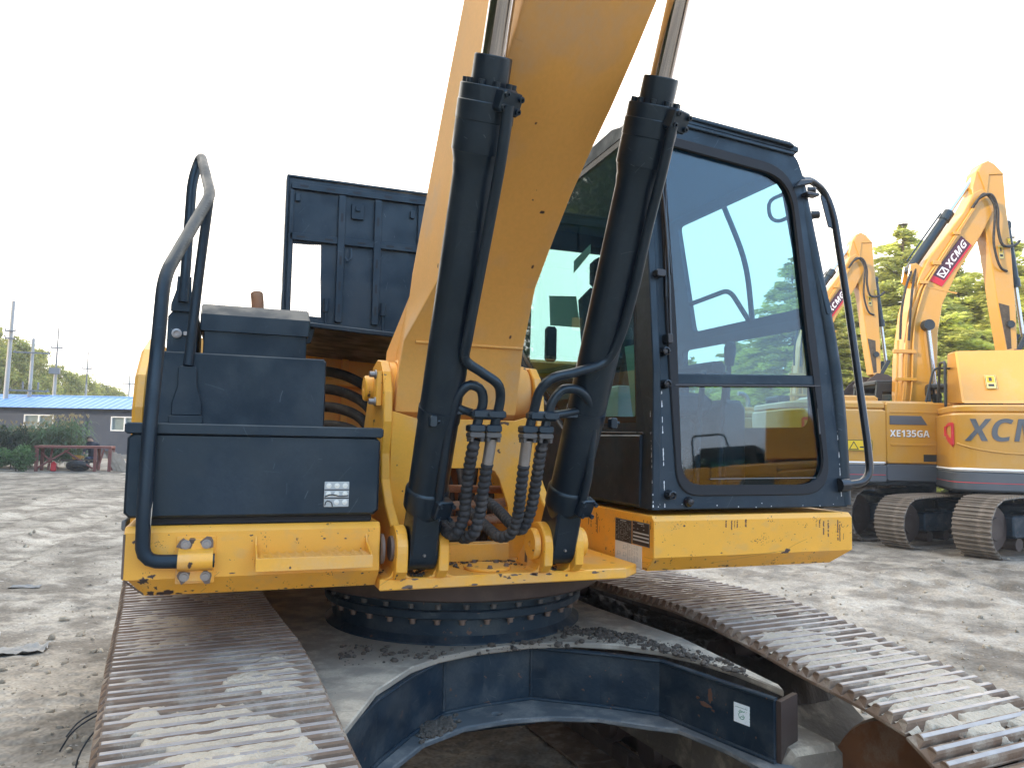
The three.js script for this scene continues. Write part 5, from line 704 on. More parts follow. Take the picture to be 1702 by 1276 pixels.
  part('rear_mirror', [bx(1.69, 1.755, 2.155, 2.36, -1.50, -1.46, 0.012), bx(1.71, 1.745, 2.24, 2.33, -1.4595, -1.457, 0.001)], M.plastic, cb);
}

// ---------------------------------------------------------------- the other excavators in the yard
// a machine stands with its front along +x, its right side on +z, cab on the left
const xcSign = canvasTex(512, 160, (g, W, H) => { g.fillStyle = '#c3122b'; g.fillRect(0, 0, W, H); g.fillStyle = '#4a1d2e'; g.fillRect(60, 0, W - 60, H * 0.86); g.fillStyle = '#f4f4f4'; g.font = 'italic bold 104px sans-serif'; g.textBaseline = 'middle'; g.fillText('XCMG', 186, H * 0.47); g.strokeStyle = '#f4f4f4'; g.lineWidth = 11; g.strokeRect(86, 34, 80, 82); g.beginPath(); g.moveTo(94, 44); g.lineTo(126, 106); g.lineTo(158, 44); g.stroke(); });
const warn = canvasTex(128, 64, (g, W, H) => { g.fillStyle = '#e8c21c'; g.fillRect(0, 0, W, H); g.fillStyle = '#222'; g.strokeStyle = '#222'; g.lineWidth = 4; g.strokeRect(3, 3, W - 6, H - 6); g.beginPath(); g.moveTo(12, 54); g.lineTo(34, 12); g.lineTo(56, 54); g.closePath(); g.stroke(); g.fillRect(64, 38, 34, 8); g.fillRect(104, 16, 12, 36); });
const warn2 = canvasTex(64, 128, (g, W, H) => { g.fillStyle = '#e8d37c'; g.fillRect(0, 0, W, H); g.strokeStyle = '#333'; g.lineWidth = 4; g.strokeRect(4, 4, W - 8, H - 8); g.fillStyle = '#c8a01a'; g.fillRect(10, 12, 44, 60); g.fillStyle = '#333'; g.fillRect(14, 84, 36, 24); g.fillRect(22, 24, 18, 34); });
for (const t of [xcSign, warn, warn2]) t.wrapS = t.wrapT = THREE.ClampToEdgeWrapping;
const decal = (name, pts, map, parent, off = 0.002) => {                // flat print on a face: four corners, lower left first
  const g = new THREE.BufferGeometry(); g.setAttribute('position', new THREE.Float32BufferAttribute(pts.flat(), 3)); g.setAttribute('uv', new THREE.Float32BufferAttribute([0, 0, 1, 0, 1, 1, 0, 1], 2)); g.setIndex([0, 1, 2, 0, 2, 3]); g.computeVertexNormals(); const m = new THREE.Mesh(g, map.isTexture ? std({ map, roughness: 0.4 }) : map); m.name = name; m.receiveShadow = true; parent.add(m); return m;
};
const XPATH = trackPath(1.52, -1.52, 0.36, 0.37, 0.40, 0.41, [[1.0, 0.795], [0.4, 0.80], [-0.4, 0.80], [-1.0, 0.80]]), XN = 46;
const xShoe = (() => { const L = XPATH.getLength() / XN, g = [bx(-0.25, 0.25, 0, 0.012, -L / 2 + 0.004, L / 2 + 0.002, 0.002)]; for (let k = 0; k < 3; k++) { const z = (k - 1) * L / 3; g.push(slab([[-0.246, 0.012, z - 0.014], [-0.246, 0.012, z + 0.014], [-0.246, 0.036, z + 0.007], [-0.246, 0.036, z - 0.007]], 0.492, { side: [1, 0, 0], bevel: 0 })); } return mergeGeometries(g); })();
const xShoeM = std({ map: paintTex([0.20, 0.165, 0.13], { seed: 45, dust: 0.8, dustC: [0.34, 0.29, 0.235], scratches: 60, size: 0.8, px: 512, mottle: 0.6 }), roughness: 0.8, metalness: 0.15 });
function xTrack(root, z, yaw) {
  const t = subgroup('track', root), turn = new THREE.Matrix4().makeRotationY(yaw);
  const put = (m) => { m.applyMatrix4(turn); m.castShadow = m.receiveShadow = true; t.add(m); };
  for (let i = 0; i < XN; i++) {
    const u = (i + 0.2) / XN, p = XPATH.getPointAt(u), d = XPATH.getTangentAt(u), ez = d.clone(), c = V(0, 0.41, clamp(p.z, -1.52, 1.52)), ey = V(0, -d.z, d.y); if (ey.dot(p.clone().sub(c)) < 0) ey.negate(); const ex = ey.clone().cross(ez);
    const s = new THREE.Mesh(xShoe, xShoeM); s.name = 'track_shoe'; s.applyMatrix4(new THREE.Matrix4().makeRotationY(Math.PI / 2).multiply(new THREE.Matrix4().makeBasis(ex, ey, ez).setPosition(0, p.y, p.z))); s.position.z += z; s.updateMatrix(); put(s);
  }
  const pt = (n, g, m) => { const k = part(n, g, m, null); scene.remove(k); k.name = n; put(k); };
  pt('idler', lathe([-1.52, 0.40, z - 0.09], [0, 0, 1], [[0, 0], [0.14, 0], [0.15, 0.02], [0.28, 0.03], [0.30, 0.05], [0.30, 0.13], [0.28, 0.15], [0.15, 0.16], [0.14, 0.18], [0, 0.18]], 32), M.ring);
  pt('sprocket', lathe([1.52, 0.41, z - 0.09], [0, 0, 1], [[0, 0], [0.18, 0], [0.2, 0.03], [0.30, 0.05], [0.31, 0.09], [0.30, 0.13], [0.2, 0.16], [0.18, 0.2], [0, 0.2]], 32), M.ring);
  pt('track_frame', [bx(-1.25, 1.3, 0.27, 0.56, z - 0.15, z + 0.15, 0.03), bx(-0.8, -0.3, 0.56, 0.60, z - 0.14, z + 0.14, 0.01)], M.under);
  for (let i = 0; i < 6; i++) pt('track_roller', rod([-1.1 + i * 0.44, 0.19, z - 0.13], [-1.1 + i * 0.44, 0.19, z + 0.13], 0.085, 0.085, 18), M.ring);
  return t;
}
function xBoom(root, full) {
  const b = subgroup('boom', root), side = (pts, z0, z1, bv = 0.012) => slab(pts.map((q) => [q[0], q[1], z0]), z1 - z0, { side: [0, 0, 1], bevel: bv });
  const W = 0.19;
  const body = [[-0.02, 1.75], [-0.08, 2.0], [-0.13, 2.6], [-0.10, 3.3], [0.02, 4.15], [0.24, 4.80], [0.42, 5.15], [1.10, 6.05], [1.30, 6.42], [1.46, 6.50], [1.66, 6.36], [1.70, 6.15], [1.42, 5.62], [0.95, 4.90], [0.66, 4.30], [0.56, 3.75], [0.54, 3.2], [0.50, 2.6], [0.36, 2.0], [0.26, 1.75]];
  part('boom_box', side(body, -W, W), M.xy, b);
  parts('weld_seam', [side([[0.30, 4.62], [0.36, 4.62], [0.94, 4.52], [0.92, 4.49]], W, W + 0.006, 0.001), side([[-0.11, 2.9], [0.54, 2.82], [0.54, 2.80], [-0.11, 2.88]], W, W + 0.006, 0.001)], M.xy, b);
  parts('cylinder_ear', [side([[0.05, 4.75], [0.10, 5.05], [0.22, 5.08], [0.40, 4.95], [0.30, 4.55]], -0.13, -0.09), side([[0.05, 4.75], [0.10, 5.05], [0.22, 5.08], [0.40, 4.95], [0.30, 4.55]], 0.09, 0.13)], M.xy, b);
  // stick cylinder on the back of the boom
  const ac = [0.16, 4.98, 0], at2 = [1.52, 6.93, 0], dir = V(1.36, 1.95, 0).normalize(), q = (s, off = 0) => [0.16 + dir.x * s - dir.y * off, 4.98 + dir.y * s + dir.x * off, 0];
  part('stick_cylinder_barrel', [lathe(ac, dir.toArray(), [[0, 0], [0.06, 0], [0.085, 0.06], [0.085, 1.15], [0.10, 1.17], [0.10, 1.36], [0.07, 1.38], [0.05, 1.38]], 26), bx(0.09, 0.23, 4.9, 5.06, -0.09, 0.09, 0.04)], M.cylinder, b);
  part('stick_cylinder_rod', rod(q(1.36), q(2.36), 0.045, 0.045, 20), M.chrm2, b);
  part('cylinder_pipe', tube([q(0.1, 0.13), q(0.7, 0.125), q(1.25, 0.12)], 0.016, { radial: 8 }), M.cylinder, b);
  // boom cylinders either side
  for (const z of [-0.30, 0.30]) { part('boom_cylinder', [rod([0.62, 1.35, z], [0.44, 2.55, z], 0.075, 0.075, 22), rod([0.445, 2.53, z], [0.435, 2.62, z], 0.09, 0.09, 22)], M.cylinder, b); part('boom_cylinder_rod', rod([0.43, 2.6, z], [0.31, 3.86, z], 0.042, 0.042, 18), M.chrm2, b); part('rod_eye', [rod([0.31, 3.88, z - 0.07], [0.31, 3.88, z + 0.07], 0.10, 0.10, 22)], M.xdark, b); }
  part('boom_pin', rod([0.31, 3.88, -0.25], [0.31, 3.88, 0.25], 0.05, 0.05, 18), M.xdark, b);
  // steel lines up the side of the boom
  const z = W + 0.03, ln = (dx) => [[-0.26 + dx, 2.3, z], [-0.20 + dx, 2.75, z], [-0.17 + dx, 3.4, z], [-0.08 + dx * 0.8, 3.95, z], [0.20 + dx * 0.5, 4.62, z], [0.52 + dx * 0.3, 5.05, z], [1.24 + dx * 0.2, 6.12, z]];
  part('oil_line', tube(ln(0.10), 0.02, { bend: 0.15, radial: 8 }), M.xy, b); part('oil_line', tube(ln(0.24), 0.02, { bend: 0.15, radial: 8 }), M.xy, b); for (const dx of [0.0, 0.17]) part('oil_line', tube([[-0.30 + dx, 2.2, z], [-0.24 + dx, 2.75, z], [-0.20 + dx, 3.6, z]], 0.02, { radial: 8 }), M.xy, b);
  parts('line_clip', [bx(-0.30, 0.12, 3.36, 3.43, z - 0.02, z + 0.035, 0.01), bx(-0.28, 0.12, 2.85, 2.91, z - 0.02, z + 0.035, 0.01), bx(0.22, 0.38, 4.66, 4.72, z - 0.02, z + 0.035, 0.01), bx(0.46, 0.62, 5.02, 5.10, z - 0.02, z + 0.035, 0.01), bx(0.86, 1.0, 5.60, 5.66, z - 0.02, z + 0.035, 0.01)], M.xy, b);
  part('hose', tube([[-0.16, 3.62, z], [-0.16, 4.1, z + 0.06], [-0.06, 4.55, z + 0.03], [0.14, 4.95, 0.10]], 0.022, { smooth: true }), M.rubber, b); part('hose', tube([[0.0, 3.60, z], [0.0, 4.05, z + 0.06], [0.06, 4.5, z + 0.03], [0.22, 5.0, 0.10]], 0.022, { smooth: true }), M.rubber, b);
  // stick, bucket cylinder, linkage and bucket
  part('stick', [side([[1.38, 6.85], [1.50, 7.02], [1.62, 7.02], [1.90, 6.78], [1.93, 6.2], [1.99, 5.6], [2.06, 4.2], [2.06, 3.45], [1.96, 3.38], [1.84, 3.45], [1.72, 4.3], [1.60, 5.3], [1.46, 6.05], [1.30, 6.3], [1.30, 6.55]], -0.15, 0.15)], M.xy, b);
  part('stick_plate', side([[1.40, 6.84], [1.48, 7.0], [1.60, 7.06], [1.72, 7.0], [1.90, 6.80], [1.62, 6.78], [1.56, 6.4]], -0.17, 0.17), M.xy, b);
  part('grime_patch', side([[1.73, 4.35], [1.93, 4.3], [1.95, 3.5], [1.87, 3.48]], 0.15, 0.153, 0.0005), M.soil, b);
  part('bucket_cylinder', [rod([2.02, 5.85, 0], [2.16, 4.75, 0], 0.07, 0.07, 20), rod([2.15, 4.85, 0], [2.17, 4.68, 0], 0.085, 0.085, 20), bx(1.96, 2.08, 5.78, 5.95, -0.08, 0.08, 0.03)], M.cylinder, b); part('bucket_cylinder_rod', rod([2.165, 4.7, 0], [2.27, 3.75, 0], 0.038, 0.038, 16), M.chrm2, b);
  part('bucket_link', [slab([[2.22, 3.82, 0.12], [2.32, 3.80, 0.12], [2.10, 3.42, 0.12], [2.0, 3.42, 0.12]], 0.04, { side: [0, 0, 1], bevel: 0.006 }), slab([[2.22, 3.82, -0.16], [2.32, 3.80, -0.16], [2.10, 3.42, -0.16], [2.0, 3.42, -0.16]], 0.04, { side: [0, 0, 1], bevel: 0.006 }), rod([1.93, 3.95, -0.2], [1.93, 3.95, 0.2], 0.07, 0.07, 18)], M.xdark, b);
  const bk = [[2.06, 3.42], [2.25, 3.30], [2.28, 3.0], [2.05, 2.70], [1.66, 2.62], [1.15, 2.78], [1.18, 2.82], [1.62, 2.72], [1.98, 2.80], [2.15, 3.02], [2.12, 3.24], [1.98, 3.32]];
  part('bucket', [side(bk, -0.45, 0.45, 0.01), side([[2.06, 3.42], [2.25, 3.3], [2.28, 3.0], [2.05, 2.7], [1.66, 2.62], [1.15, 2.78], [1.5, 3.2], [1.8, 3.45]], 0.44, 0.465, 0.004), side([[2.06, 3.42], [2.25, 3.3], [2.28, 3.0], [2.05, 2.7], [1.66, 2.62], [1.15, 2.78], [1.5, 3.2], [1.8, 3.45]], -0.465, -0.44, 0.004), ...[-0.4, -0.2, 0, 0.2, 0.4].map((zz) => side([[1.22, 2.76], [1.02, 2.80], [1.03, 2.83], [1.2, 2.83]], zz - 0.03, zz + 0.03, 0.006))], M.ring, b);
  part('hose', tube([[1.24, 6.12, z], [1.36, 6.30, z + 0.05], [1.54, 6.36, z + 0.08], [1.66, 6.12, z + 0.08], [1.68, 5.7, z + 0.06], [1.78, 5.42, z + 0.03], [2.05, 5.44, z - 0.05], [2.2, 5.55, 0.1]], 0.026, { smooth: true }), M.rubber, b); part('hose', tube([[1.30, 6.2, z], [1.44, 6.38, z + 0.05], [1.60, 6.2, z + 0.07], [1.60, 5.4, z + 0.05], [1.75, 5.0, z], [1.9, 4.95, 0.16]], 0.022, { smooth: true }), M.rubber, b);
  // print on the boom and stick
  const d1 = V(0.62, 0.78, 0).normalize(), o = V(0.62, 4.62, W + 0.0135), n1 = V(-d1.y, d1.x, 0), pt = (u, v) => o.clone().addScaledVector(d1, u).addScaledVector(n1, v).toArray();
  decal('maker_sign', [pt(0.02, -0.02), pt(1.0, 0.02), pt(1.02, 0.28), pt(-0.04, 0.24)], xcSign, b);
  decal('warning_sticker', [[1.76, 5.18, 0.1645], [1.86, 5.18, 0.1645], [1.84, 5.44, 0.1645], [1.74, 5.44, 0.1645]], warn2, b); decal('warning_sticker', [[1.93, 5.46, 0.1645], [1.99, 5.46, 0.1645], [1.98, 5.58, 0.1645], [1.92, 5.58, 0.1645]], warn, b);
  return b;
}
function roundTail(x0, x1, hw, r, y0, y1, bulge) {                       // plan of the body with a rounded rear, extruded upwards
  const q = []; q.push([x1, -hw], [x1, hw]); for (let i = 0; i <= 44; i++) { const a = Math.PI / 2 + i / 44 * Math.PI; q.push([x0 + r + Math.sign(Math.cos(a)) * r * Math.pow(Math.abs(Math.cos(a)), bulge), hw * Math.sign(Math.sin(a)) * Math.pow(Math.abs(Math.sin(a)), 0.42)]); }
  return slab(q.map((k) => [k[0], y0, k[1]]), y1 - y0, { side: [0, 1, 0], bevel: 0.03 });
}
function makeMachine(name, label, { tracksYaw = 0, tracksBy = 1, shift = 0, boom = true, hood = false, side = 'XE135GA', rear = null, body = M.xy } = {}) {
  const root = thing(name, label, 'excavator', [0, 0, 0], null), P = (n, g, m = body, p = root) => part(n, g, m, p);
  for (const s of [1, -1]) { const t = xTrack(root, s, tracksYaw); t.scale.setScalar(tracksBy); }
  P('car_body', [bx(-0.6, 0.6, 0.45, 0.78, -0.8, 0.8, 0.04), rod([0, 0.78, 0], [0, 0.98, 0], 0.5, 0.5, 32)], M.under);
  P('platform', bx(-1.3, 1.15, 0.985, 1.10, -1.1, 1.1, 0.02), M.xdark);
  parts('counterweight', [roundTail(-2.15, -0.55, 1.22, 0.85, 1.345, 2.27, 0.32), roundTail(-2.12, -0.55, 1.19, 0.83, 2.271, 2.40, 0.32)], body, root);
  P('belt', roundTail(-2.16, -0.55, 1.225, 0.85, 1.03, 1.337, 0.32), M.xgrey); P('belt_stripe', roundTail(-2.165, -0.56, 1.23, 0.85, 1.135, 1.165, 0.32), M.red);
  P('counterweight_lip', roundTail(-2.175, -0.56, 1.238, 0.86, 1.338, 1.3445, 0.32), M.white);
  // right-hand side: door, panel, sill
  P('side_door', [bx(-0.535, 0.62, 1.36, 2.40, 1.0, 1.20, 0.03)]); parts('door_recess', [bx(-0.46, 0.58, 1.66, 1.70, 1.196, 1.212, 0.006), bx(-0.46, 0.58, 2.22, 2.25, 1.196, 1.212, 0.006)], body, root); P('side_panel', bx(0.635, 1.12, 1.36, 2.40, 0.6, 1.195, 0.03)); P('side_sill', bx(-0.53, 1.15, 1.06, 1.352, 0.6, 1.19, 0.03), M.xgrey);
  P('engine_cover', [bx(-1.5, 0.35, 2.3, 2.42, -0.9, 1.15, 0.03), bx(-1.35, -0.3, 2.4, 2.55, -0.6, 0.5, 0.05)]);
  P('door_grille', slab([[-0.47, 2.02, 1.201], [0.17, 2.02, 1.201], [0.07, 2.17, 1.201], [-0.47, 2.17, 1.201]], 0.012, { side: [0, 0, 1] }), M.xgrey); P('door_lock', bx(0.10, 0.32, 1.40, 1.52, 1.197, 1.206, 0.004), M.xdark);
  if (side) { const g = letters(side, 0.115, 0.006, 0, 1); g.translate(-0.13, 1.87, 1.2005); P('model_lettering', g, M.white); const s = letters(side, 0.115, 0.004, 0, 1); s.translate(-0.122, 1.862, 1.1985); P('model_lettering', s, M.xdark); }
  decal('warning_sticker', [[-1.22, 1.56, 1.245], [-0.78, 1.56, 1.236], [-0.78, 1.75, 1.236], [-1.22, 1.75, 1.245]], warn, root);
  // red lamp outlines on the corners of the counterweight
  const T = (a, y, k = 1.008) => { const cs = Math.cos(a), sn = Math.sin(a); return [-1.30 + Math.sign(cs) * 0.85 * Math.pow(Math.abs(cs), 0.32) * k, y, 1.22 * Math.sign(sn) * Math.pow(Math.abs(sn), 0.42) * k]; };
  for (const s of [1, -1]) { const A = [Math.PI - 1.16, Math.PI - 1.30, Math.PI - 1.42, Math.PI - 1.52].map((a) => (s > 0 ? a : -a)); const top = [2.12, 2.12, 2.11, 2.08], bot = [1.72, 1.76, 1.80, 1.86], out = []; for (let i = 0; i < 3; i++) { for (const [y0a, y0b, y1a, y1b] of [[top[i] - 0.05, top[i + 1] - 0.05, top[i], top[i + 1]], [bot[i], bot[i + 1], bot[i] + 0.11, bot[i + 1] + 0.09]]) out.push(slab([T(A[i], y0a), T(A[i + 1], y0b), T(A[i + 1], y1b), T(A[i], y1a)], 0.008, { bevel: 0 })); } out.push(rod(T(A[0], 1.76, 1.01), T(A[0], 2.10, 1.01), 0.028, 0.022, 8), rod(T(A[3], 1.9, 1.01), T(A[3], 2.06, 1.01), 0.024, 0.02, 8)); P('lamp_outline', out, M.red); }
  const curve = []; for (let i = 0; i < 16; i++) { const a0 = Math.PI - 1.0 + i / 16 * 2.0, a1 = Math.PI - 1.0 + (i + 1) / 16 * 2.0, f = (a) => { const w = a > Math.PI ? a - 2 * Math.PI : a; return w; }; const y = (a) => 1.62 + 0.16 * Math.abs(a - Math.PI); curve.push(rod(T(f(a0), y(a0), 1.002), T(f(a1), y(a1), 1.002), 0.014, 0.014, 8)); } P('style_line', curve);
  if (rear) { const g = letters(rear, 0.35, 0.012, 0.18, 1.0); const p = g.attributes.position; for (let i = 0; i < p.count; i++) { const z = clamp(p.getX(i) - 0.33, -1.16, 1.16), sn = Math.pow(Math.abs(z) / 1.22, 1 / 0.42), a = Math.asin(clamp(sn, 0, 1)), xs = -1.30 - 0.85 * Math.pow(Math.cos(a), 0.32); p.setXYZ(i, xs - 0.003 - p.getZ(i), p.getY(i) + 2.0, z); } g.computeVertexNormals(); P('maker_lettering', g, M.xgrey); }
  // cab on the far side
  const cx0 = 0.0, cx1 = 1.45, fr = [[cx0, 1.12], [cx1, 1.12], [cx1, 1.7], [1.25, 2.75], [1.05, 2.86], [cx0 + 0.05, 2.86], [cx0, 2.4]], win = [[0.12, 1.75], [1.30, 1.75], [1.14, 2.70], [0.14, 2.70]];
  const cab = subgroup('cab', root); part('cab_frame', [slab(fr.map((q) => [q[0], q[1], -0.25]), 0.05, { side: [0, 0, -1], holes: [win.map((q) => [q[0], q[1], -0.25])], bevel: 0.01 }), slab(fr.map((q) => [q[0], q[1], -1.2]), 0.05, { side: [0, 0, 1], holes: [win.map((q) => [q[0], q[1], -1.2])], bevel: 0.01 }), bx(0.02, 1.15, 2.80, 2.90, -1.19, -0.26, 0.03), bx(0, 0.05, 1.12, 1.95, -1.14, -0.31, 0.01), bx(cx1 - 0.06, cx1, 1.12, 1.5, -1.14, -0.31, 0.01)], M.xdark, cab); part('cab_window', slab(win.map((q) => [q[0], q[1], -0.27]), 0), M.glassSide, cab); part('cab_window', slab(win.map((q) => [q[0], q[1], -1.18]), 0), M.glassSide, cab); part('seat', [bx(0.4, 0.9, 1.5, 1.7, -0.95, -0.5, 0.05), bx(0.35, 0.5, 1.65, 2.35, -0.92, -0.52, 0.05)], M.seat, cab); part('curtain', bx(0.62, 0.95, 1.78, 2.6, -0.42, -0.40, 0.006), std({ color: C(0.09, 0.22, 0.20), roughness: 0.9 }), cab);
  P('exhaust_pipe', tube([[-0.95, 2.35, 0.35], [-0.95, 2.75, 0.35], [-1.05, 2.86, 0.37], [-1.2, 2.88, 0.4]], 0.055, { smooth: true, radial: 16 }), M.steel);
  P('hand_rail', tube([[0.95, 2.38, 1.12], [0.95, 3.0, 1.12], [0.35, 3.0, 1.12], [0.2, 2.4, 1.12]], 0.02, { bend: 0.1, radial: 8 }), M.xdark);
  if (boom) xBoom(root);
  if (hood) {
    P('open_hood', [slab([[-1.55, 2.45, -0.95], [-1.50, 2.5, -0.95], [-1.05, 3.38, -0.95], [-0.40, 3.42, -0.95], [-0.30, 2.5, -0.95]], 1.9, { side: [0, 0, 1], bevel: 0.03 })]); parts('hood_hinge', [bx(-1.46, -1.40, 2.40, 2.47, -0.55, -0.35, 0.01), bx(-1.46, -1.40, 2.40, 2.47, 0.35, 0.55, 0.01)], M.xdark, root);
    decal('warning_sticker', [[-1.432, 2.70, -0.58], [-1.432, 2.70, -0.42], [-1.31, 2.94, -0.42], [-1.31, 2.94, -0.58]], warn2, root);
    P('hand_rail', tube([[-1.0, 2.40, -1.1], [-1.0, 3.2, -1.1], [-0.55, 3.22, -1.1], [-0.3, 2.4, -1.1]], 0.024, { bend: 0.08, radial: 8 }), M.xdark);
  }
  for (const k of root.children) if (!['track', 'boom', 'car_body'].includes(k.name)) k.position.x += shift;
  return root;
}
const face = (o, x, z, az) => { o.position.set(x, 0, z); o.rotation.y = -(az - 90) * Math.PI / 180; };   // heading: degrees from straight back towards +x
const mB = makeMachine('excavator', 'yellow excavator marked XE135GA on its side door, boom raised', { tracksYaw: (110 - 82) * Math.PI / 180, tracksBy: 1.04, shift: -0.42 });
mB.scale.setScalar(1.04); face(mB, 12.2, -8.45, 110);
const mC = mB.clone(); mC.name = numbered('excavator'); scene.add(mC); mC.userData = { ...mB.userData, label: 'smaller-looking yellow excavator farthest back, boom just right of the black cab' }; face(mC, 13.9, -13.3, 110);
const mA = makeMachine('excavator', 'yellow excavator at the right edge with large XCMG lettering on its counterweight', { tracksYaw: (40 - 83) * Math.PI / 180, tracksBy: 1.2, boom: false, hood: true, side: null, rear: 'XCMG' });
face(mA, 13.12, -7.13, 40);
for (const k of mA.children) if (k.name === 'track' || k.name === 'car_body') k.position.add(V(-0.42, 0, -0.16).applyAxisAngle(V(0, 1, 0), -mA.rotation.y));
// the machine parked across the yard, behind the photographer: the front glass mirrors it
const mD = makeMachine('excavator', 'orange excavator parked across the yard, mirrored in the lower cab window', { boom: false, hood: true, side: null, rear: 'LIUGONG' });
face(mD, 9.6, 9.4, 222);

// ---------------------------------------------------------------- trees
const barkM = std({ map: paintTex([0.10, 0.075, 0.055], { seed: 51, dust: 0.4, dustC: [0.2, 0.17, 0.14], scratches: 0, mottle: 0.9, size: 0.8, px: 512 }), roughness: 0.95 });
const leafM = (a, b, seed) => phy({ vertexColors: true, color: C(1, 1, 1), roughness: 1, transmission: 0.55, specularIntensity: 0.4, thickness: 0, side: THREE.DoubleSide });
const LEAF = leafM();
class Leaves { constructor() { this.p = []; this.c = []; }
  quad(o, u, v, col) { const a = o.clone().sub(u), b = o.clone().add(v).addScaledVector(u, 0.1), c = o.clone().add(u), d = o.clone().sub(v).addScaledVector(u, -0.1); for (const q of [a, b, c, a, c, d]) { this.p.push(q.x, q.y, q.z); this.c.push(...col); } }
  geo() { const g = new THREE.BufferGeometry(); g.setAttribute('position', new THREE.Float32BufferAttribute(this.p, 3)); g.setAttribute('color', new THREE.Float32BufferAttribute(this.c, 3)); g.computeVertexNormals(); return g; } }
const rv = (r) => V(r() * 2 - 1, r() * 2 - 1, r() * 2 - 1).normalize();
// deodar: tiers of drooping boughs with flat sprays of needles
function conifer(name, seed, H, R, label, n0 = 26) {
  const r = rng(seed), root = thing(name, label, 'tree', [0, 0, 0]), L = new Leaves(), limbs = [];
  part('trunk', tube([[0, -0.1, 0], [0.08 * (r() - 0.5), H * 0.4, 0.1 * (r() - 0.5)], [0, H * 0.8, 0], [0.15 * (r() - 0.5), H * 0.995, 0.1 * (r() - 0.5)]], 0.16, { smooth: true, radial: 9, step: 0.3, rf: (s) => -0.145 * Math.min(1, s / H) }), barkM, root);
  for (let i = 0; i < n0; i++) {
    const f = Math.pow(i / (n0 - 1), 0.9), y0 = lerp(0.10 * H, 0.965 * H, f), nb = Math.round(lerp(8, 4, f)), len0 = R * Math.pow(1 - f, 0.75) + 0.25;
    for (let b = 0; b < nb; b++) {
      const a = (b + r() * 0.8) / nb * 6.283 + i * 1.7, len = len0 * (0.62 + 0.5 * r()), y = y0 + (r() - 0.5) * H / n0 * 1.8, ca = Math.cos(a), sa = Math.sin(a), rise = lerp(0.05, 0.45, f) * (0.5 + r()), droop = 0.22 + 0.2 * r();
      const at = (t) => V(ca * len * t, y + len * (rise * t - droop * t * t), sa * len * t), side = V(-sa, 0, ca);
      limbs.push(rod(at(0).toArray(), at(0.75).toArray(), 0.03, 0.01, 5));
      const ns = Math.max(5, Math.round(len * 13)), base = 0.55 + 0.6 * r();
      for (let k = 0; k < ns; k++) {
        const t = 0.12 + 0.88 * (k + r()) / ns, c = at(t), w = len * 0.30 * (1 - 0.75 * t) + 0.10;
        for (let m = 0; m < 9; m++) {
          const o = c.clone().addScaledVector(side, (r() * 2 - 1) * w).add(V(0, (r() - 0.6) * 0.20, 0)), d = V(ca, 0, sa).multiplyScalar(0.5 + 0.6 * r()).addScaledVector(side, (r() - 0.5) * 1.6).add(V(0, (r() - 0.62) * 0.5, 0)).normalize(), q = rv(r);
          const u = d.clone().multiplyScalar(0.075 + 0.09 * r()), v = d.clone().cross(q).normalize().multiplyScalar(0.022 + 0.026 * r()); const g = base * (0.7 + 0.6 * r()); L.quad(o, u, v, [0.62 * g, 0.65 * g, 0.16 * g]);
        }
      }
    }
  }
  part('branches', limbs, barkM, root).userData.kind = 'stuff'; const cr = new THREE.Mesh(L.geo(), LEAF); cr.name = 'crown'; cr.castShadow = cr.receiveShadow = true; root.add(cr); return root;
}
// broadleaf: limbs with clumps of leaves spread through an uneven crown
function broadleaf(name, seed, H, R, label, nClump, nLeaf, ls, colA, colB, low = 0.22) {
  const r = rng(seed), root = thing(name, label, 'tree', [0, 0, 0]), L = new Leaves(), limbs = [];
  part('trunk', tube([[0, -0.1, 0], [0.1, H * 0.3, 0.05], [-0.05, H * 0.6, 0], [0.05, H * 0.86, 0.05]], 0.17, { smooth: true, radial: 9, step: 0.3, rf: (s) => -0.14 * Math.min(1, s / H) }), barkM, root);
  for (let i = 0; i < nClump; i++) {
    const f = r(), y = H * lerp(low, 1.0, Math.pow(f, 0.85)), pr = R * Math.pow(Math.sin(Math.PI * clamp((y / H - low) / (1.04 - low), 0.02, 0.98)), 0.6), a = r() * 6.283, rad = pr * Math.pow(r(), 0.45), c = V(rad * Math.cos(a), y, rad * Math.sin(a)), cs = R * (0.13 + 0.16 * r());
    if (i % 3 === 0) limbs.push(rod([0, Math.max(0.3, y - rad * 0.8), 0], c.toArray(), 0.05, 0.012, 5));
    const tone = 0.65 + 0.6 * r();
    for (let k = 0; k < nLeaf; k++) { const d = rv(r), o = c.clone().addScaledVector(d, cs * Math.pow(r(), 0.4)); o.y -= cs * 0.15 * r(); const u = rv(r).multiplyScalar(ls * (0.7 + 0.6 * r())), v = u.clone().cross(rv(r)).normalize().multiplyScalar(ls * 0.5); const t = r(), g = tone * (0.75 + 0.5 * r()); L.quad(o, u, v, mixc(colA, colB, t).map((x) => x * g)); }
  }
  part('branches', limbs, barkM, root).userData.kind = 'stuff'; const cr = new THREE.Mesh(L.geo(), LEAF); cr.name = 'crown'; cr.castShadow = cr.receiveShadow = true; root.add(cr); return root;
}
const again = (o, name, label, x, z, s, turn, sy = s) => { let c = o; if (o.placed) { c = o.clone(); c.name = numbered(name); c.userData = { ...o.userData }; scene.add(c); } o.placed = true; c.userData.label = label; c.position.set(x, 0, z); c.scale.set(s, sy, s); c.rotation.y = turn; return c; };
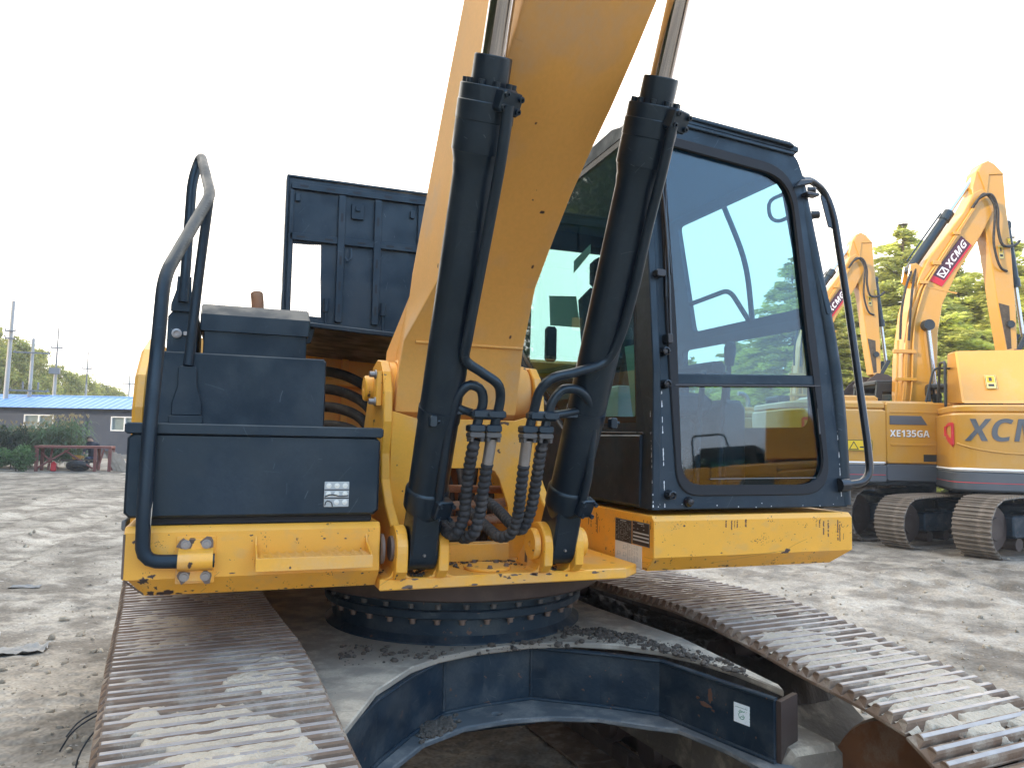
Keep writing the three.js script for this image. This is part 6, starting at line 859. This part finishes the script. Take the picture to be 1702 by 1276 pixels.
{
  const A = conifer('conifer', 201, 9.4, 3.4, '', 30), B = conifer('conifer', 202, 8.2, 3.5, '', 27), put = (o, l, x, z, s, t, sy) => { const c = again(o, 'conifer', l, x, z, s, t, sy); return c; };
  put(A, 'tallest layered conifer, its bare tip rising between the two raised booms', 24.5, -19.4, 1.251, 0.4, 1.117);
  put(B, 'conifer right behind the raised stick of the XE135GA excavator', 24.7, -17.2, 1.161, 1.1, 1.037);
  put(A, 'conifer at the right edge of the picture, past the raised stick', 25.5, -15.8, 1.096, 2.2, 0.979);
  put(B, 'conifer seen between the cab handrail and the farther raised stick', 25.0, -22.4, 1.284, 2.9, 1.146);
  put(A, 'conifer seen through the upper right corner of the cab windscreen', 23.9, -24.9, 1.227, 4.0, 1.096);
  put(B, 'low conifer seen through the middle of the cab windscreen', 23.4, -28.4, 0.956, 0.7, 0.854);
  put(A, 'lowest conifer, at the left of those seen through the cab windscreen', 21.9, -30.0, 0.727, 5.1, 0.649);
  put(B, 'conifer under the raised boom of the XE135GA excavator', 21.2, -15.3, 0.983, 3.6, 0.878);
  put(A, 'conifer behind the open hood of the lettered excavator', 29.5, -19.7, 1.049, 1.3, 0.936);
  put(B, 'conifer behind the tallest one, to its left', 27.5, -23.6, 1.352, 4.4, 1.207);
  put(A, 'conifer just right of the cab, low beside the farther excavator', 21.8, -20.4, 0.894, 2.0, 0.798);
  put(B, 'conifer half cut off by the right edge of the picture', 24.4, -14.0, 1.093, 5.6, 0.976);
  put(A, 'conifer seen through the windscreen between the low one and the corner one', 23.3, -26.2, 0.929, 3.0, 0.830);
  // poplars behind the building, in the distance
  const P = broadleaf('poplar', 301, 11.5, 3.0, '', 150, 110, 0.15, [0.30, 0.36, 0.10], [0.52, 0.49, 0.14], 0.12), Q = broadleaf('poplar', 302, 10.5, 3.4, '', 150, 110, 0.15, [0.28, 0.34, 0.10], [0.50, 0.48, 0.14], 0.12), pp = (o, l, x, z, s, t) => { const c = again(o, 'poplar', l, x, z, s, t); c.userData.category = 'tree'; };
  const row = [[P, 'tallest poplar behind the blue roof, at the left edge by the tall pole', -18.9, -66, 0.92, 0.3], [Q, 'second poplar from the left behind the blue roof', -17.2, -69, 0.86, 1.2], [P, 'poplar behind the blue roof, left of the pole with the grey box', -16.4, -73, 0.76, 2.2], [Q, 'poplar behind the blue roof, right of the pole with the grey box', -15.0, -77, 0.72, 3.1], [P, 'poplar behind the blue roof between two thin poles', -13.7, -81, 0.62, 4.0], [Q, 'poplar behind the blue roof beside the last pole but one', -12.6, -85, 0.62, 5.0], [P, 'poplar behind the blue roof, last of the row on the right', -11.9, -89, 0.56, 0.9], [P, 'poplar half cut off by the left edge of the picture', -21.6, -66, 0.95, 2.6]];
  for (const q of row) pp(...q);
  // the trees along the left side of the yard that keep the low sun off the machines (outside the frame, mirrored in the cab glass)
  const S = broadleaf('broadleaf_tree', 303, 8.2, 3.6, '', 170, 120, 0.13, [0.075, 0.105, 0.03], [0.12, 0.13, 0.035], 0.06);
  [[-14.5, -5.5, 1.72], [-16.5, -11.5, 1.8], [-19.5, -17.5, 1.7], [-23.5, -23.5, 1.75], [-14, 0.5, 1.65], [-28, -29, 1.75], [-14, 6.5, 1.7], [-33, -34, 1.75], [-17.5, -34, 1.6, 2.15], [-15.5, -27.5, 1.45, 1.9], [-23, -41, 1.7, 2.2], [-19.5, -38, 1.6, 2.0]].forEach(([x, z, s, sy = s], i) => { const c = again(S, 'broadleaf_tree', 'dark broadleaf tree in the row along the left side of the yard', x, z, s, i * 1.3, sy); c.userData.group = 'row of trees along the left side of the yard'; });
  [[20, 37, 0.62], [24.5, 38.5, 0.7], [29, 37.5, 0.66], [33.5, 39, 0.72], [38, 38, 0.65], [15.5, 38, 0.6]].forEach(([x, z, s], i) => { const c = again(S, 'broadleaf_tree', 'low tree across the yard, mirrored in the lower cab window', x, z, s, i * 1.9); c.userData.group = 'low trees across the yard'; });
}

// ---------------------------------------------------------------- building, poles, crops and yard things on the left
{
  const bl = thing('low_building', 'long low dark grey building with a blue ribbed metal roof behind the corn', 'building', [-10, 0, -53]); const yaw = 0.36, T = (g) => { g.rotateY(-yaw * 0 + 0.36 * -1); g.translate(-10, 0, -53.5); return g; };
  const wallM = std({ map: paintTex([0.038, 0.050, 0.075], { seed: 61, dust: 0.25, dustC: [0.10, 0.10, 0.11], size: 3, scratches: 10, px: 512, mottle: 0.3 }), roughness: 0.8 }), roofM = phy({ map: paintTex([0.10, 0.25, 0.56], { seed: 63, dust: 0.25, dustC: [0.3, 0.4, 0.55], size: 3, scratches: 0, px: 512 }), roughness: 0.45 });
  const hole = (x0, x1, y0, y1) => [[x0, y0, 0], [x1, y0, 0], [x1, y1, 0], [x0, y1, 0]], wins = [[-2.72, -0.78, 1.85, 2.75], [2.95, 4.75, 1.78, 2.72], [-9.0, -7.1, 1.85, 2.75]];
  part('wall', T(mergeGeometries([slab([[-14, 0, 0], [16, 0, 0], [16, 3.18, 0], [-14, 3.18, 0]], 0.2, { side: [0, 0, -1], bevel: 0.01, holes: wins.map((w) => hole(...w)) }), bx(-14, 16, 0, 3.18, -5.2, -5.0), bx(15.8, 16, 0, 3.17, -4.99, -0.21), bx(-14, -13.8, 0, 3.17, -4.99, -0.21)])), wallM, bl);
  part('plinth', T(bx(-14, 16.02, 0, 0.28, 0.005, 0.06, 0.01)), M.greyin, bl); part('fascia', T(bx(-14.2, 16.2, 3.0, 3.19, 0.02, 0.10, 0.01)), M.black, bl); part('downpipe', T(rod([1.15, 0.1, 0.12], [1.15, 3.0, 0.12], 0.05, 0.05, 10)), wallM, bl);
  const rf = part('roof', T(mergeGeometries([slab([[-14.3, 3.18, 0.35], [16.3, 3.18, 0.35], [16.3, 4.05, -2.55], [-14.3, 4.05, -2.55]], 0.03, { side: [0, 1, 0.2], bevel: 0.002 }), slab([[-14.3, 3.18, -5.5], [16.3, 3.18, -5.5], [16.3, 4.05, -2.6], [-14.3, 4.05, -2.6]], 0.03, { side: [0, 1, -0.2], bevel: 0.002 })])), roofM, bl);
  for (let i = 0; i < 62; i++) part('roof_rib', T(rod([-14.2 + i * 0.49, 3.205, 0.36], [-14.2 + i * 0.49, 4.08, -2.55], 0.035, 0.035, 5)), roofM, bl);
  part('ridge_cap', T(rod([-14.3, 4.08, -2.57], [16.3, 4.08, -2.57], 0.08, 0.08, 8)), roofM, bl);
  const wg = phy({ color: C(0.55, 0.66, 0.62), transmission: 0.6, roughness: 0.06, thickness: 0 });
  for (const [x0, x1, y0, y1] of wins) { const f = subgroup('window', bl), xm = (x0 + x1) / 2; part('frame', T(mergeGeometries([bx(x0, x1, y0, y0 + 0.07, -0.12, 0.03), bx(x0, x1, y1 - 0.07, y1, -0.12, 0.03), bx(x0, x0 + 0.07, y0 + 0.07, y1 - 0.07, -0.12, 0.03), bx(x1 - 0.07, x1, y0 + 0.07, y1 - 0.07, -0.12, 0.03), bx(xm - 0.05, xm + 0.05, y0 + 0.07, y1 - 0.07, -0.12, 0.03)])), M.white, f); part('pane', T(slab(hole(x0 + 0.07, xm - 0.05, y0 + 0.07, y1 - 0.07).map((q) => [q[0], q[1], -0.06]), 0)), wg, f); part('pane', T(slab(hole(xm + 0.05, x1 - 0.07, y0 + 0.07, y1 - 0.07).map((q) => [q[0], q[1], -0.06]), 0)), wg, f); part('shelf', T(mergeGeometries([bx(x0 - 0.3, x1 + 0.3, 0.9, 2.0, -0.9, -0.6), bx(x0, x0 + 0.7, 2.0, 2.45, -0.8, -0.65), bx(x1 - 0.5, x1, 2.0, 2.3, -0.8, -0.65)])), M.greyin, f); }
  bl.userData.label = 'long low dark grey building with a blue ribbed metal roof behind the corn';
  // utility poles
  const conc = std({ map: paintTex([0.40, 0.39, 0.36], { seed: 65, size: 2, px: 512, dust: 0.3, scratches: 20 }), roughness: 0.9 });
  const pole = (label, x, z, h, r0, arms, lean, extra) => { const t = thing('utility_pole', label, 'pole', [x, 0, z]), p = (n, g, m) => part(n, g, m, t), at = (y) => [x + lean * y, y, z]; p('shaft', rod(at(0), at(h), r0, r0 * 0.62, 14), conc); for (const [y, w] of arms) { p('cross_arm', bx(x + lean * y - w, x + lean * y + w, y - 0.05, y + 0.05, z + r0, z + r0 + 0.1), M.greyin); for (const s of [-0.9, 0.9]) p('insulator', lathe([x + lean * y + s * w, y + 0.05, z + r0 + 0.05], [0, 1, 0], [[0, 0], [0.04, 0.02], [0.025, 0.06], [0.045, 0.08], [0.02, 0.12], [0, 0.13]], 10), M.greyin); } extra?.(p, at); return t; };
  pole('thick pale concrete pole at the left edge, tallest of the poles', -14.3, -57, 10.5, 0.18, [[8.4, 0.32], [7.9, 0.28]], 0.012);
  pole('second pole from the left, with two long dark cross-arms', -12.9, -57, 8.0, 0.15, [[7.0, 1.1], [4.4, 1.2]], 0.006, (p, at) => { for (const q of [-0.4, 0.5]) p('bracket', bx(at(5)[0] + q - 0.05, at(5)[0] + q + 0.05, 4.5, 5.0, -56.9, -56.8), M.greyin); });
  pole('pole with a grey box halfway up and a steel extension on top', -12.6, -63, 6.4, 0.18, [[8.0, 0.4]], 0.006, (p, at) => { p('top_extension', rod(at(6.4), at(9.6), 0.07, 0.04, 8), M.greyin); p('switch_box', bx(at(7)[0] - 0.35, at(7)[0] + 0.35, 6.0, 6.45, -62.8, -62.4), M.greyin); });
  pole('thinner pole right of the one with the grey box, small white fittings low down', -12.4, -75, 6.0, 0.15, [[7.4, 0.4], [4.2, 0.5]], 0.003, (p, at) => p('top_extension', rod(at(6.0), at(9.0), 0.07, 0.04, 8), M.greyin));
  pole('slim far pole near the right end of the poplars', -9.9, -84, 7.6, 0.13, [[6.7, 0.6]], 0);
  // corn and shrubs
  const blades = (n, x0, x1, z0, z1, h0, h1, seed) => { const L = new Leaves(), r = rng(seed); for (let i = 0; i < n; i++) { const x = rr(x0, x1, r), z = rr(z0, z1, r), h = rr(h0, h1, r); L.quad(V(x, h * 0.5, z), V(0, h * 0.5, 0), V(0.02, 0, 0.01), [0.10, 0.13, 0.05]); for (let k = 0; k < 11; k++) { const y = h * (0.12 + 0.8 * k / 11), a = r() * 6.283, l = 0.35 + 0.3 * r(), d = V(Math.cos(a), 0.7, Math.sin(a)).normalize(), g = 0.7 + 0.6 * r(), w = V(-Math.sin(a), 0, Math.cos(a)).multiplyScalar(0.035); const m = V(x, y, z).addScaledVector(d, l * 0.5); L.quad(m, d.clone().multiplyScalar(l * 0.5), w, [0.09 * g, 0.16 * g, 0.075 * g]); const e = V(Math.cos(a), -0.75, Math.sin(a)).normalize(); L.quad(V(x, y, z).addScaledVector(d, l).addScaledVector(e, l * 0.4), e.multiplyScalar(l * 0.42), w, [0.095 * g, 0.165 * g, 0.075 * g]); } for (let k = 0; k < 6; k++) { const d = V(r() - 0.5, 0.9, r() - 0.5).normalize(); L.quad(V(x, h, z).addScaledVector(d, 0.09), d.multiplyScalar(0.10), V(0.013, 0, 0.01), [0.40, 0.33, 0.18]); } } return L.geo(); };
  const stuff = (name, label, cat, g) => { const m = new THREE.Mesh(g, LEAF); m.name = numbered(name); m.userData = { label, category: cat, kind: 'stuff' }; m.castShadow = m.receiveShadow = true; scene.add(m); return m; };
  stuff('corn', 'patch of tall green corn with dry tassels in front of the dark building', 'corn', mergeGeometries([blades(150, -13.5, -9.6, -38.5, -36.2, 1.5, 2.1, 81), blades(70, -7.95, -6.3, -38.2, -36.2, 1.8, 2.4, 82), blades(60, -9.4, -8.0, -39, -37.4, 1.5, 2.0, 83)]));
  const shrub = (label, x, z, h, w, seed, col) => { const r = rng(seed), t = thing('shrub', label, 'shrub', [x, 0, z]), L = new Leaves(); for (let i = 0; i < 1600; i++) { const d = rv(r), k = Math.pow(r(), 0.4), o = V(d.x * w * k, h * 0.5 + d.y * h * 0.5 * k * (0.8 + 0.3 * Math.sin(d.x * 5 + seed)), d.z * w * k), u = rv(r).multiplyScalar(0.09), g = 0.6 + 0.8 * r(); L.quad(o, u, u.clone().cross(rv(r)).normalize().multiplyScalar(0.035), col.map((c) => c * g)); } part('stem', rod([x, -0.05, z], [x, h * 0.6, z], 0.03, 0.015, 6), barkM, t); const m = new THREE.Mesh(L.geo(), LEAF); m.name = 'foliage'; m.castShadow = m.receiveShadow = true; t.add(m); };
  shrub('dark round shrub standing in the middle of the corn', -9.0, -36.6, 2.1, 0.75, 5, [0.035, 0.06, 0.03]); shrub('feathery low green shrub left of the red steel frame', -8.25, -34.2, 1.15, 0.8, 6, [0.09, 0.18, 0.065]); shrub('low green shrub at the left edge in front of the corn', -9.9, -33.6, 0.95, 0.75, 7, [0.08, 0.16, 0.065]); shrub('small pale green shrub between the two low ones', -9.2, -33.2, 0.6, 0.5, 8, [0.07, 0.13, 0.05]);
  part('white_sack', (() => { const g = new THREE.IcosahedronGeometry(0.3, 2), p = g.attributes.position; for (let i = 0; i < p.count; i++) { const k = 0.8 + 0.4 * vnoise(p.getX(i) * 5 + 9, p.getY(i) * 5 + p.getZ(i) * 6 + 9, 0, 3); p.setXYZ(i, p.getX(i) * 1.4 * k, p.getY(i) * 0.5 * k, p.getZ(i) * k); } g.computeVertexNormals(); const o = boxUV(g); o.translate(-9.75, 0.10, -32.7); return o; })(), M.white, null).userData = { label: 'crumpled white sack on the ground below the shrubs at the left edge', category: 'sack' };
  // red steel trestle with what lies under it, leaning boards
  const redM = std({ map: paintTex([0.20, 0.065, 0.050], { seed: 71, dust: 0.4, dustC: [0.28, 0.16, 0.12], size: 1, px: 512 }), roughness: 0.8 });
  const tr = thing('steel_trestle', 'rusty red steel trestle table in front of the dark building', 'trestle', [-6.1, 0, -34.6]), tp = (n, g, m = redM) => part(n, g, m, tr), X0 = -7.65, X1 = -4.75, Z0 = -35.4, Z1 = -34.2;
  tp('table_top', bx(X0, X1, 0.98, 1.08, Z0, Z1, 0.01)); for (const x of [X0 + 0.1, X1 - 0.62, X1 - 0.06]) for (const z of [Z0 + 0.08, Z1 - 0.08]) tp('leg', bx(x - 0.06, x + 0.06, 0, 0.979, z - 0.06, z + 0.06, 0.008)); const bar = (a, b, r = 0.045) => rod(a, b, r, r, 6);
  for (const b of [[[X0 + 0.15, 0.15, Z1 - 0.1], [X0 + 1.3, 0.95, Z1 - 0.1]], [[X0 + 1.1, 0.9, Z1 - 0.12], [X1 - 0.7, 0.12, Z1 - 0.12]], [[X0 + 0.5, 0.05, Z1 - 0.3], [X0 + 0.62, 0.97, Z1 - 0.3]], [[X1 - 0.5, 0.1, Z1 - 0.1], [X1 - 0.3, 0.95, Z1 - 0.1]], [[X0 + 0.2, 0.8, Z1 - 0.3], [X0 + 0.9, 0.1, Z1 - 0.3]]]) tp('brace', bar(...b));
  const tyre = thing('tyre', 'black tyre lying under the red trestle', 'tyre', [-6.0, 0, -34.6]); part('tread', (() => { const g = new THREE.TorusGeometry(0.33, 0.13, 12, 32); g.rotateX(1.2); g.translate(-6.05, 0.22, -34.55); return boxUV(g); })(), M.rubber, tyre);
  const jk = thing('yellow_motor', 'small yellow engine part on a board under the red trestle', 'engine', [-6.1, 0, -34.7]); part('housing', [bx(-6.3, -5.95, 0.5, 0.68, -34.8, -34.6, 0.03), rod([-6.0, 0.6, -34.7], [-5.85, 0.6, -34.7], 0.07, 0.05, 14)], M.xy, jk); part('carrier_board', bx(-6.7, -5.5, 0.44, 0.495, -34.95, -34.45, 0.008), barkM, jk);
  const cn = thing('red_canister', 'small red canister on the ground under the trestle', 'canister', [-6.95, 0, -34.5]); part('body', [bx(-7.05, -6.85, 0, 0.36, -34.6, -34.4, 0.03), bx(-6.99, -6.91, 0.36, 0.41, -34.54, -34.46, 0.01)], M.red, cn);
  for (let i = 0; i < 3; i++) { const x = -4.62 + i * 0.16, o = slab([[x, 0, -34.2 + i * 0.05], [x + 0.34, 0, -34.2 + i * 0.05], [x + 0.34 - 0.45, 0.88 - i * 0.05, -34.45], [x - 0.45, 0.88 - i * 0.05, -34.45]], 0.035, { side: [0, 0.3, -1], bevel: 0.004 }); const m = part('wooden_board', o, std({ map: paintTex([0.30, 0.235, 0.17], { seed: 75 + i, size: 1, px: 256, mottle: 0.6 }), roughness: 0.9 }), null); m.userData = { label: ['weathered board leaning on the right end of the trestle, nearest it', 'middle one of the boards leaning on the trestle', 'outermost board leaning on the trestle'][i], category: 'board', group: 'boards leaning on the trestle' }; }
  const dr = thing('grey_drum', 'grey drum against the foot of the dark building, right of the boards', 'drum', [-3.8, 0, -36]); part('drum_body', lathe([-3.8, 0, -36], [0, 1, 0], [[0, 0], [0.28, 0], [0.29, 0.02], [0.29, 0.25], [0.3, 0.27], [0.29, 0.29], [0.29, 0.62], [0.27, 0.66], [0, 0.66]], 24), M.greyin, dr);
  // a person sitting behind the trestle, back turned
  {
    const ps = thing('person', 'person in a dark shirt sitting behind the red trestle, head bent to the left', 'person', [-5.75, 0, -36.2]), res = 56, mc = new MarchingCubes(res, new THREE.MeshBasicMaterial(), false, false, 60000), S = 1.0, bones = [[[0, 0.52, 0], [0, 0.78, 0.02], 0.17, 0.16], [[0, 0.78, 0.02], [-0.04, 1.08, 0.08], 0.16, 0.17], [[-0.22, 1.12, 0.06], [0.17, 1.12, 0.08], 0.085, 0.085], [[-0.05, 1.15, 0.08], [-0.10, 1.25, 0.11], 0.06, 0.058], [[-0.13, 1.33, 0.13], [-0.14, 1.38, 0.14], 0.10, 0.095], [[-0.22, 1.10, 0.06], [-0.33, 0.86, 0.10], 0.058, 0.048], [[-0.33, 0.86, 0.10], [-0.30, 0.72, 0.34], 0.046, 0.036], [[0.17, 1.10, 0.08], [0.28, 0.86, 0.12], 0.058, 0.048], [[0.28, 0.86, 0.12], [0.14, 0.74, 0.34], 0.046, 0.036], [[-0.10, 0.50, 0.03], [-0.16, 0.50, 0.42], 0.088, 0.065], [[-0.16, 0.50, 0.42], [-0.16, 0.10, 0.40], 0.06, 0.042], [[-0.16, 0.05, 0.40], [-0.17, 0.04, 0.55], 0.042, 0.034], [[0.10, 0.50, 0.03], [0.16, 0.50, 0.42], 0.088, 0.065], [[0.16, 0.50, 0.42], [0.16, 0.10, 0.40], 0.06, 0.042], [[0.16, 0.05, 0.40], [0.17, 0.04, 0.55], 0.042, 0.034]];
    mc.isolation = 0; for (let k = 0; k < res; k++) for (let j = 0; j < res; j++) for (let i = 0; i < res; i++) { const p = V((i / (res / 2) - 1) * 0.8, (j / (res / 2) - 1) * 0.8 + 0.72, (k / (res / 2) - 1) * 0.8 + 0.1); let f = 0; for (const [a, b, ra, rb] of bones) { const A = V(...a), d = V(...b).sub(A), t = clamp(p.clone().sub(A).dot(d) / d.lengthSq(), 0, 1), q = p.distanceTo(A.addScaledVector(d, t)) - lerp(ra, rb, t); f += Math.exp(-q * 28); } mc.field[i + j * res + k * res * res] = Math.log(Math.max(f, 1e-9)) / 28; }
    mc.update(); const n = mc.count ?? mc.geometry.drawRange.count, pos = new Float32Array(n * 3), nor = new Float32Array(n * 3), col = new Float32Array(n * 3); for (let i = 0; i < n; i++) { const x = mc.positionArray[3 * i] * 0.8, y = mc.positionArray[3 * i + 1] * 0.8 + 0.72, z = mc.positionArray[3 * i + 2] * 0.8 + 0.1; pos.set([x, y, z], 3 * i); nor.set([-mc.normalArray[3 * i], -mc.normalArray[3 * i + 1], -mc.normalArray[3 * i + 2]], 3 * i); const skin = (y > 1.265 && Math.abs(x + 0.12) < 0.15) || (z > 0.28 && y > 0.66 && y < 0.8); col.set(skin ? [0.36, 0.22, 0.15] : y > 0.58 ? [0.020, 0.024, 0.035] : [0.03, 0.05, 0.10], 3 * i); }
    const g = new THREE.BufferGeometry(); g.setAttribute('position', new THREE.BufferAttribute(pos, 3)); g.setAttribute('color', new THREE.BufferAttribute(col, 3)); g.computeVertexNormals(); const m = new THREE.Mesh(g, std({ vertexColors: true, roughness: 0.85, side: THREE.DoubleSide })); m.name = 'body'; m.castShadow = true; ps.add(m);
    const hair = new THREE.SphereGeometry(0.122, 18, 12, 0, 6.283, 0, 1.75); hair.rotateX(-0.5); hair.translate(-0.135, 1.375, 0.115); const h = new THREE.Mesh(hair, std({ color: C(0.012, 0.010, 0.009), roughness: 0.7 })); h.name = 'hair'; ps.add(h);
    const st = part('stool', [bx(-5.95, -5.55, 0.30, 0.36, -36.4, -36.0, 0.01), rod([-5.9, 0, -36.35], [-5.9, 0.3, -36.35], 0.02, 0.02, 8), rod([-5.6, 0, -36.35], [-5.6, 0.3, -36.35], 0.02, 0.02, 8), rod([-5.9, 0, -36.05], [-5.9, 0.3, -36.05], 0.02, 0.02, 8), rod([-5.6, 0, -36.05], [-5.6, 0.3, -36.05], 0.02, 0.02, 8)], barkM, null); st.userData = { label: 'low stool under the sitting person', category: 'stool' };
  }
  // frayed cable caught in the left track, litter on the ground
  const cab = thing('wire_scrap', 'frayed black wire ends hanging from the left track onto the dirt', 'wire', [-0.33, 0, 0.1]);
  for (const q of [[[-0.22, 0.90, 0.02], [-0.30, 0.88, 0.06], [-0.345, 0.82, 0.12], [-0.345, 0.74, 0.14]], [[-0.22, 0.905, 0.0], [-0.31, 0.90, 0.03], [-0.37, 0.87, 0.06], [-0.40, 0.82, 0.06]], [[-0.22, 0.90, 0.0], [-0.30, 0.91, 0.02], [-0.36, 0.89, 0.05], [-0.385, 0.86, 0.07]]]) part('wire', tube(q, 0.0025, { smooth: true, radial: 6 }), M.rubber, cab);
  // litter on the dirt at the left
  const scrap = (name, label, cat, x, z, w, d, mat, seed, hgt) => { const g = new THREE.PlaneGeometry(w, d, 26, 18); g.rotateX(-Math.PI / 2); const p = g.attributes.position; for (let i = 0; i < p.count; i++) { const u = p.getX(i), v = p.getZ(i), e = fbm(u * 5 + seed, v * 5, 0, 3, seed); p.setXYZ(i, x + u * (0.75 + 0.5 * e), groundH(x + u, z + v) + 0.006 + hgt * Math.abs(2 * fbm(u * 8 + seed, v * 14, 0, 4, seed + 3) - 1) , z + v * (0.7 + 0.6 * fbm(u * 4, v * 4 + seed, 0, 2, seed + 7))); } g.computeVertexNormals(); const m = part(name, boxUV(g), mat, null); m.userData = { label, category: cat }; };
  const cloth = std({ map: paintTex([0.30, 0.285, 0.26], { seed: 83, dust: 0.6, dustC: [0.42, 0.38, 0.31], size: 0.7, px: 256, mottle: 0.6 }), roughness: 0.95, side: THREE.DoubleSide });
  scrap('cloth_scrap', 'crumpled dusty grey cloth lying on the dirt at the left, short of the track', 'cloth', -1.47, -4.35, 0.42, 0.30, cloth, 11, 0.07);
  scrap('dark_scrap', 'small flat dark scrap on the dirt at the left, past the crumpled cloth', 'scrap', -2.02, -7.15, 0.30, 0.14, M.greyin, 13, 0.03);
  { const g = new THREE.IcosahedronGeometry(0.07, 2), p = g.attributes.position; for (let i = 0; i < p.count; i++) { const k = 0.75 + 0.5 * vnoise(p.getX(i) * 22 + 9, p.getY(i) * 22 + p.getZ(i) * 17 + 9, 0, 5); p.setXYZ(i, p.getX(i) * 1.2 * k, p.getY(i) * 0.75 * k, p.getZ(i) * k); } g.computeVertexNormals(); const o = boxUV(g); o.translate(-1.80, groundH(-1.80, -4.95) + 0.035, -4.95); part('white_stone', o, M.white, null).userData = { label: 'pale white stone on the dirt at the left edge of the picture', category: 'stone' }; }
}

renderer.render(scene, camera);
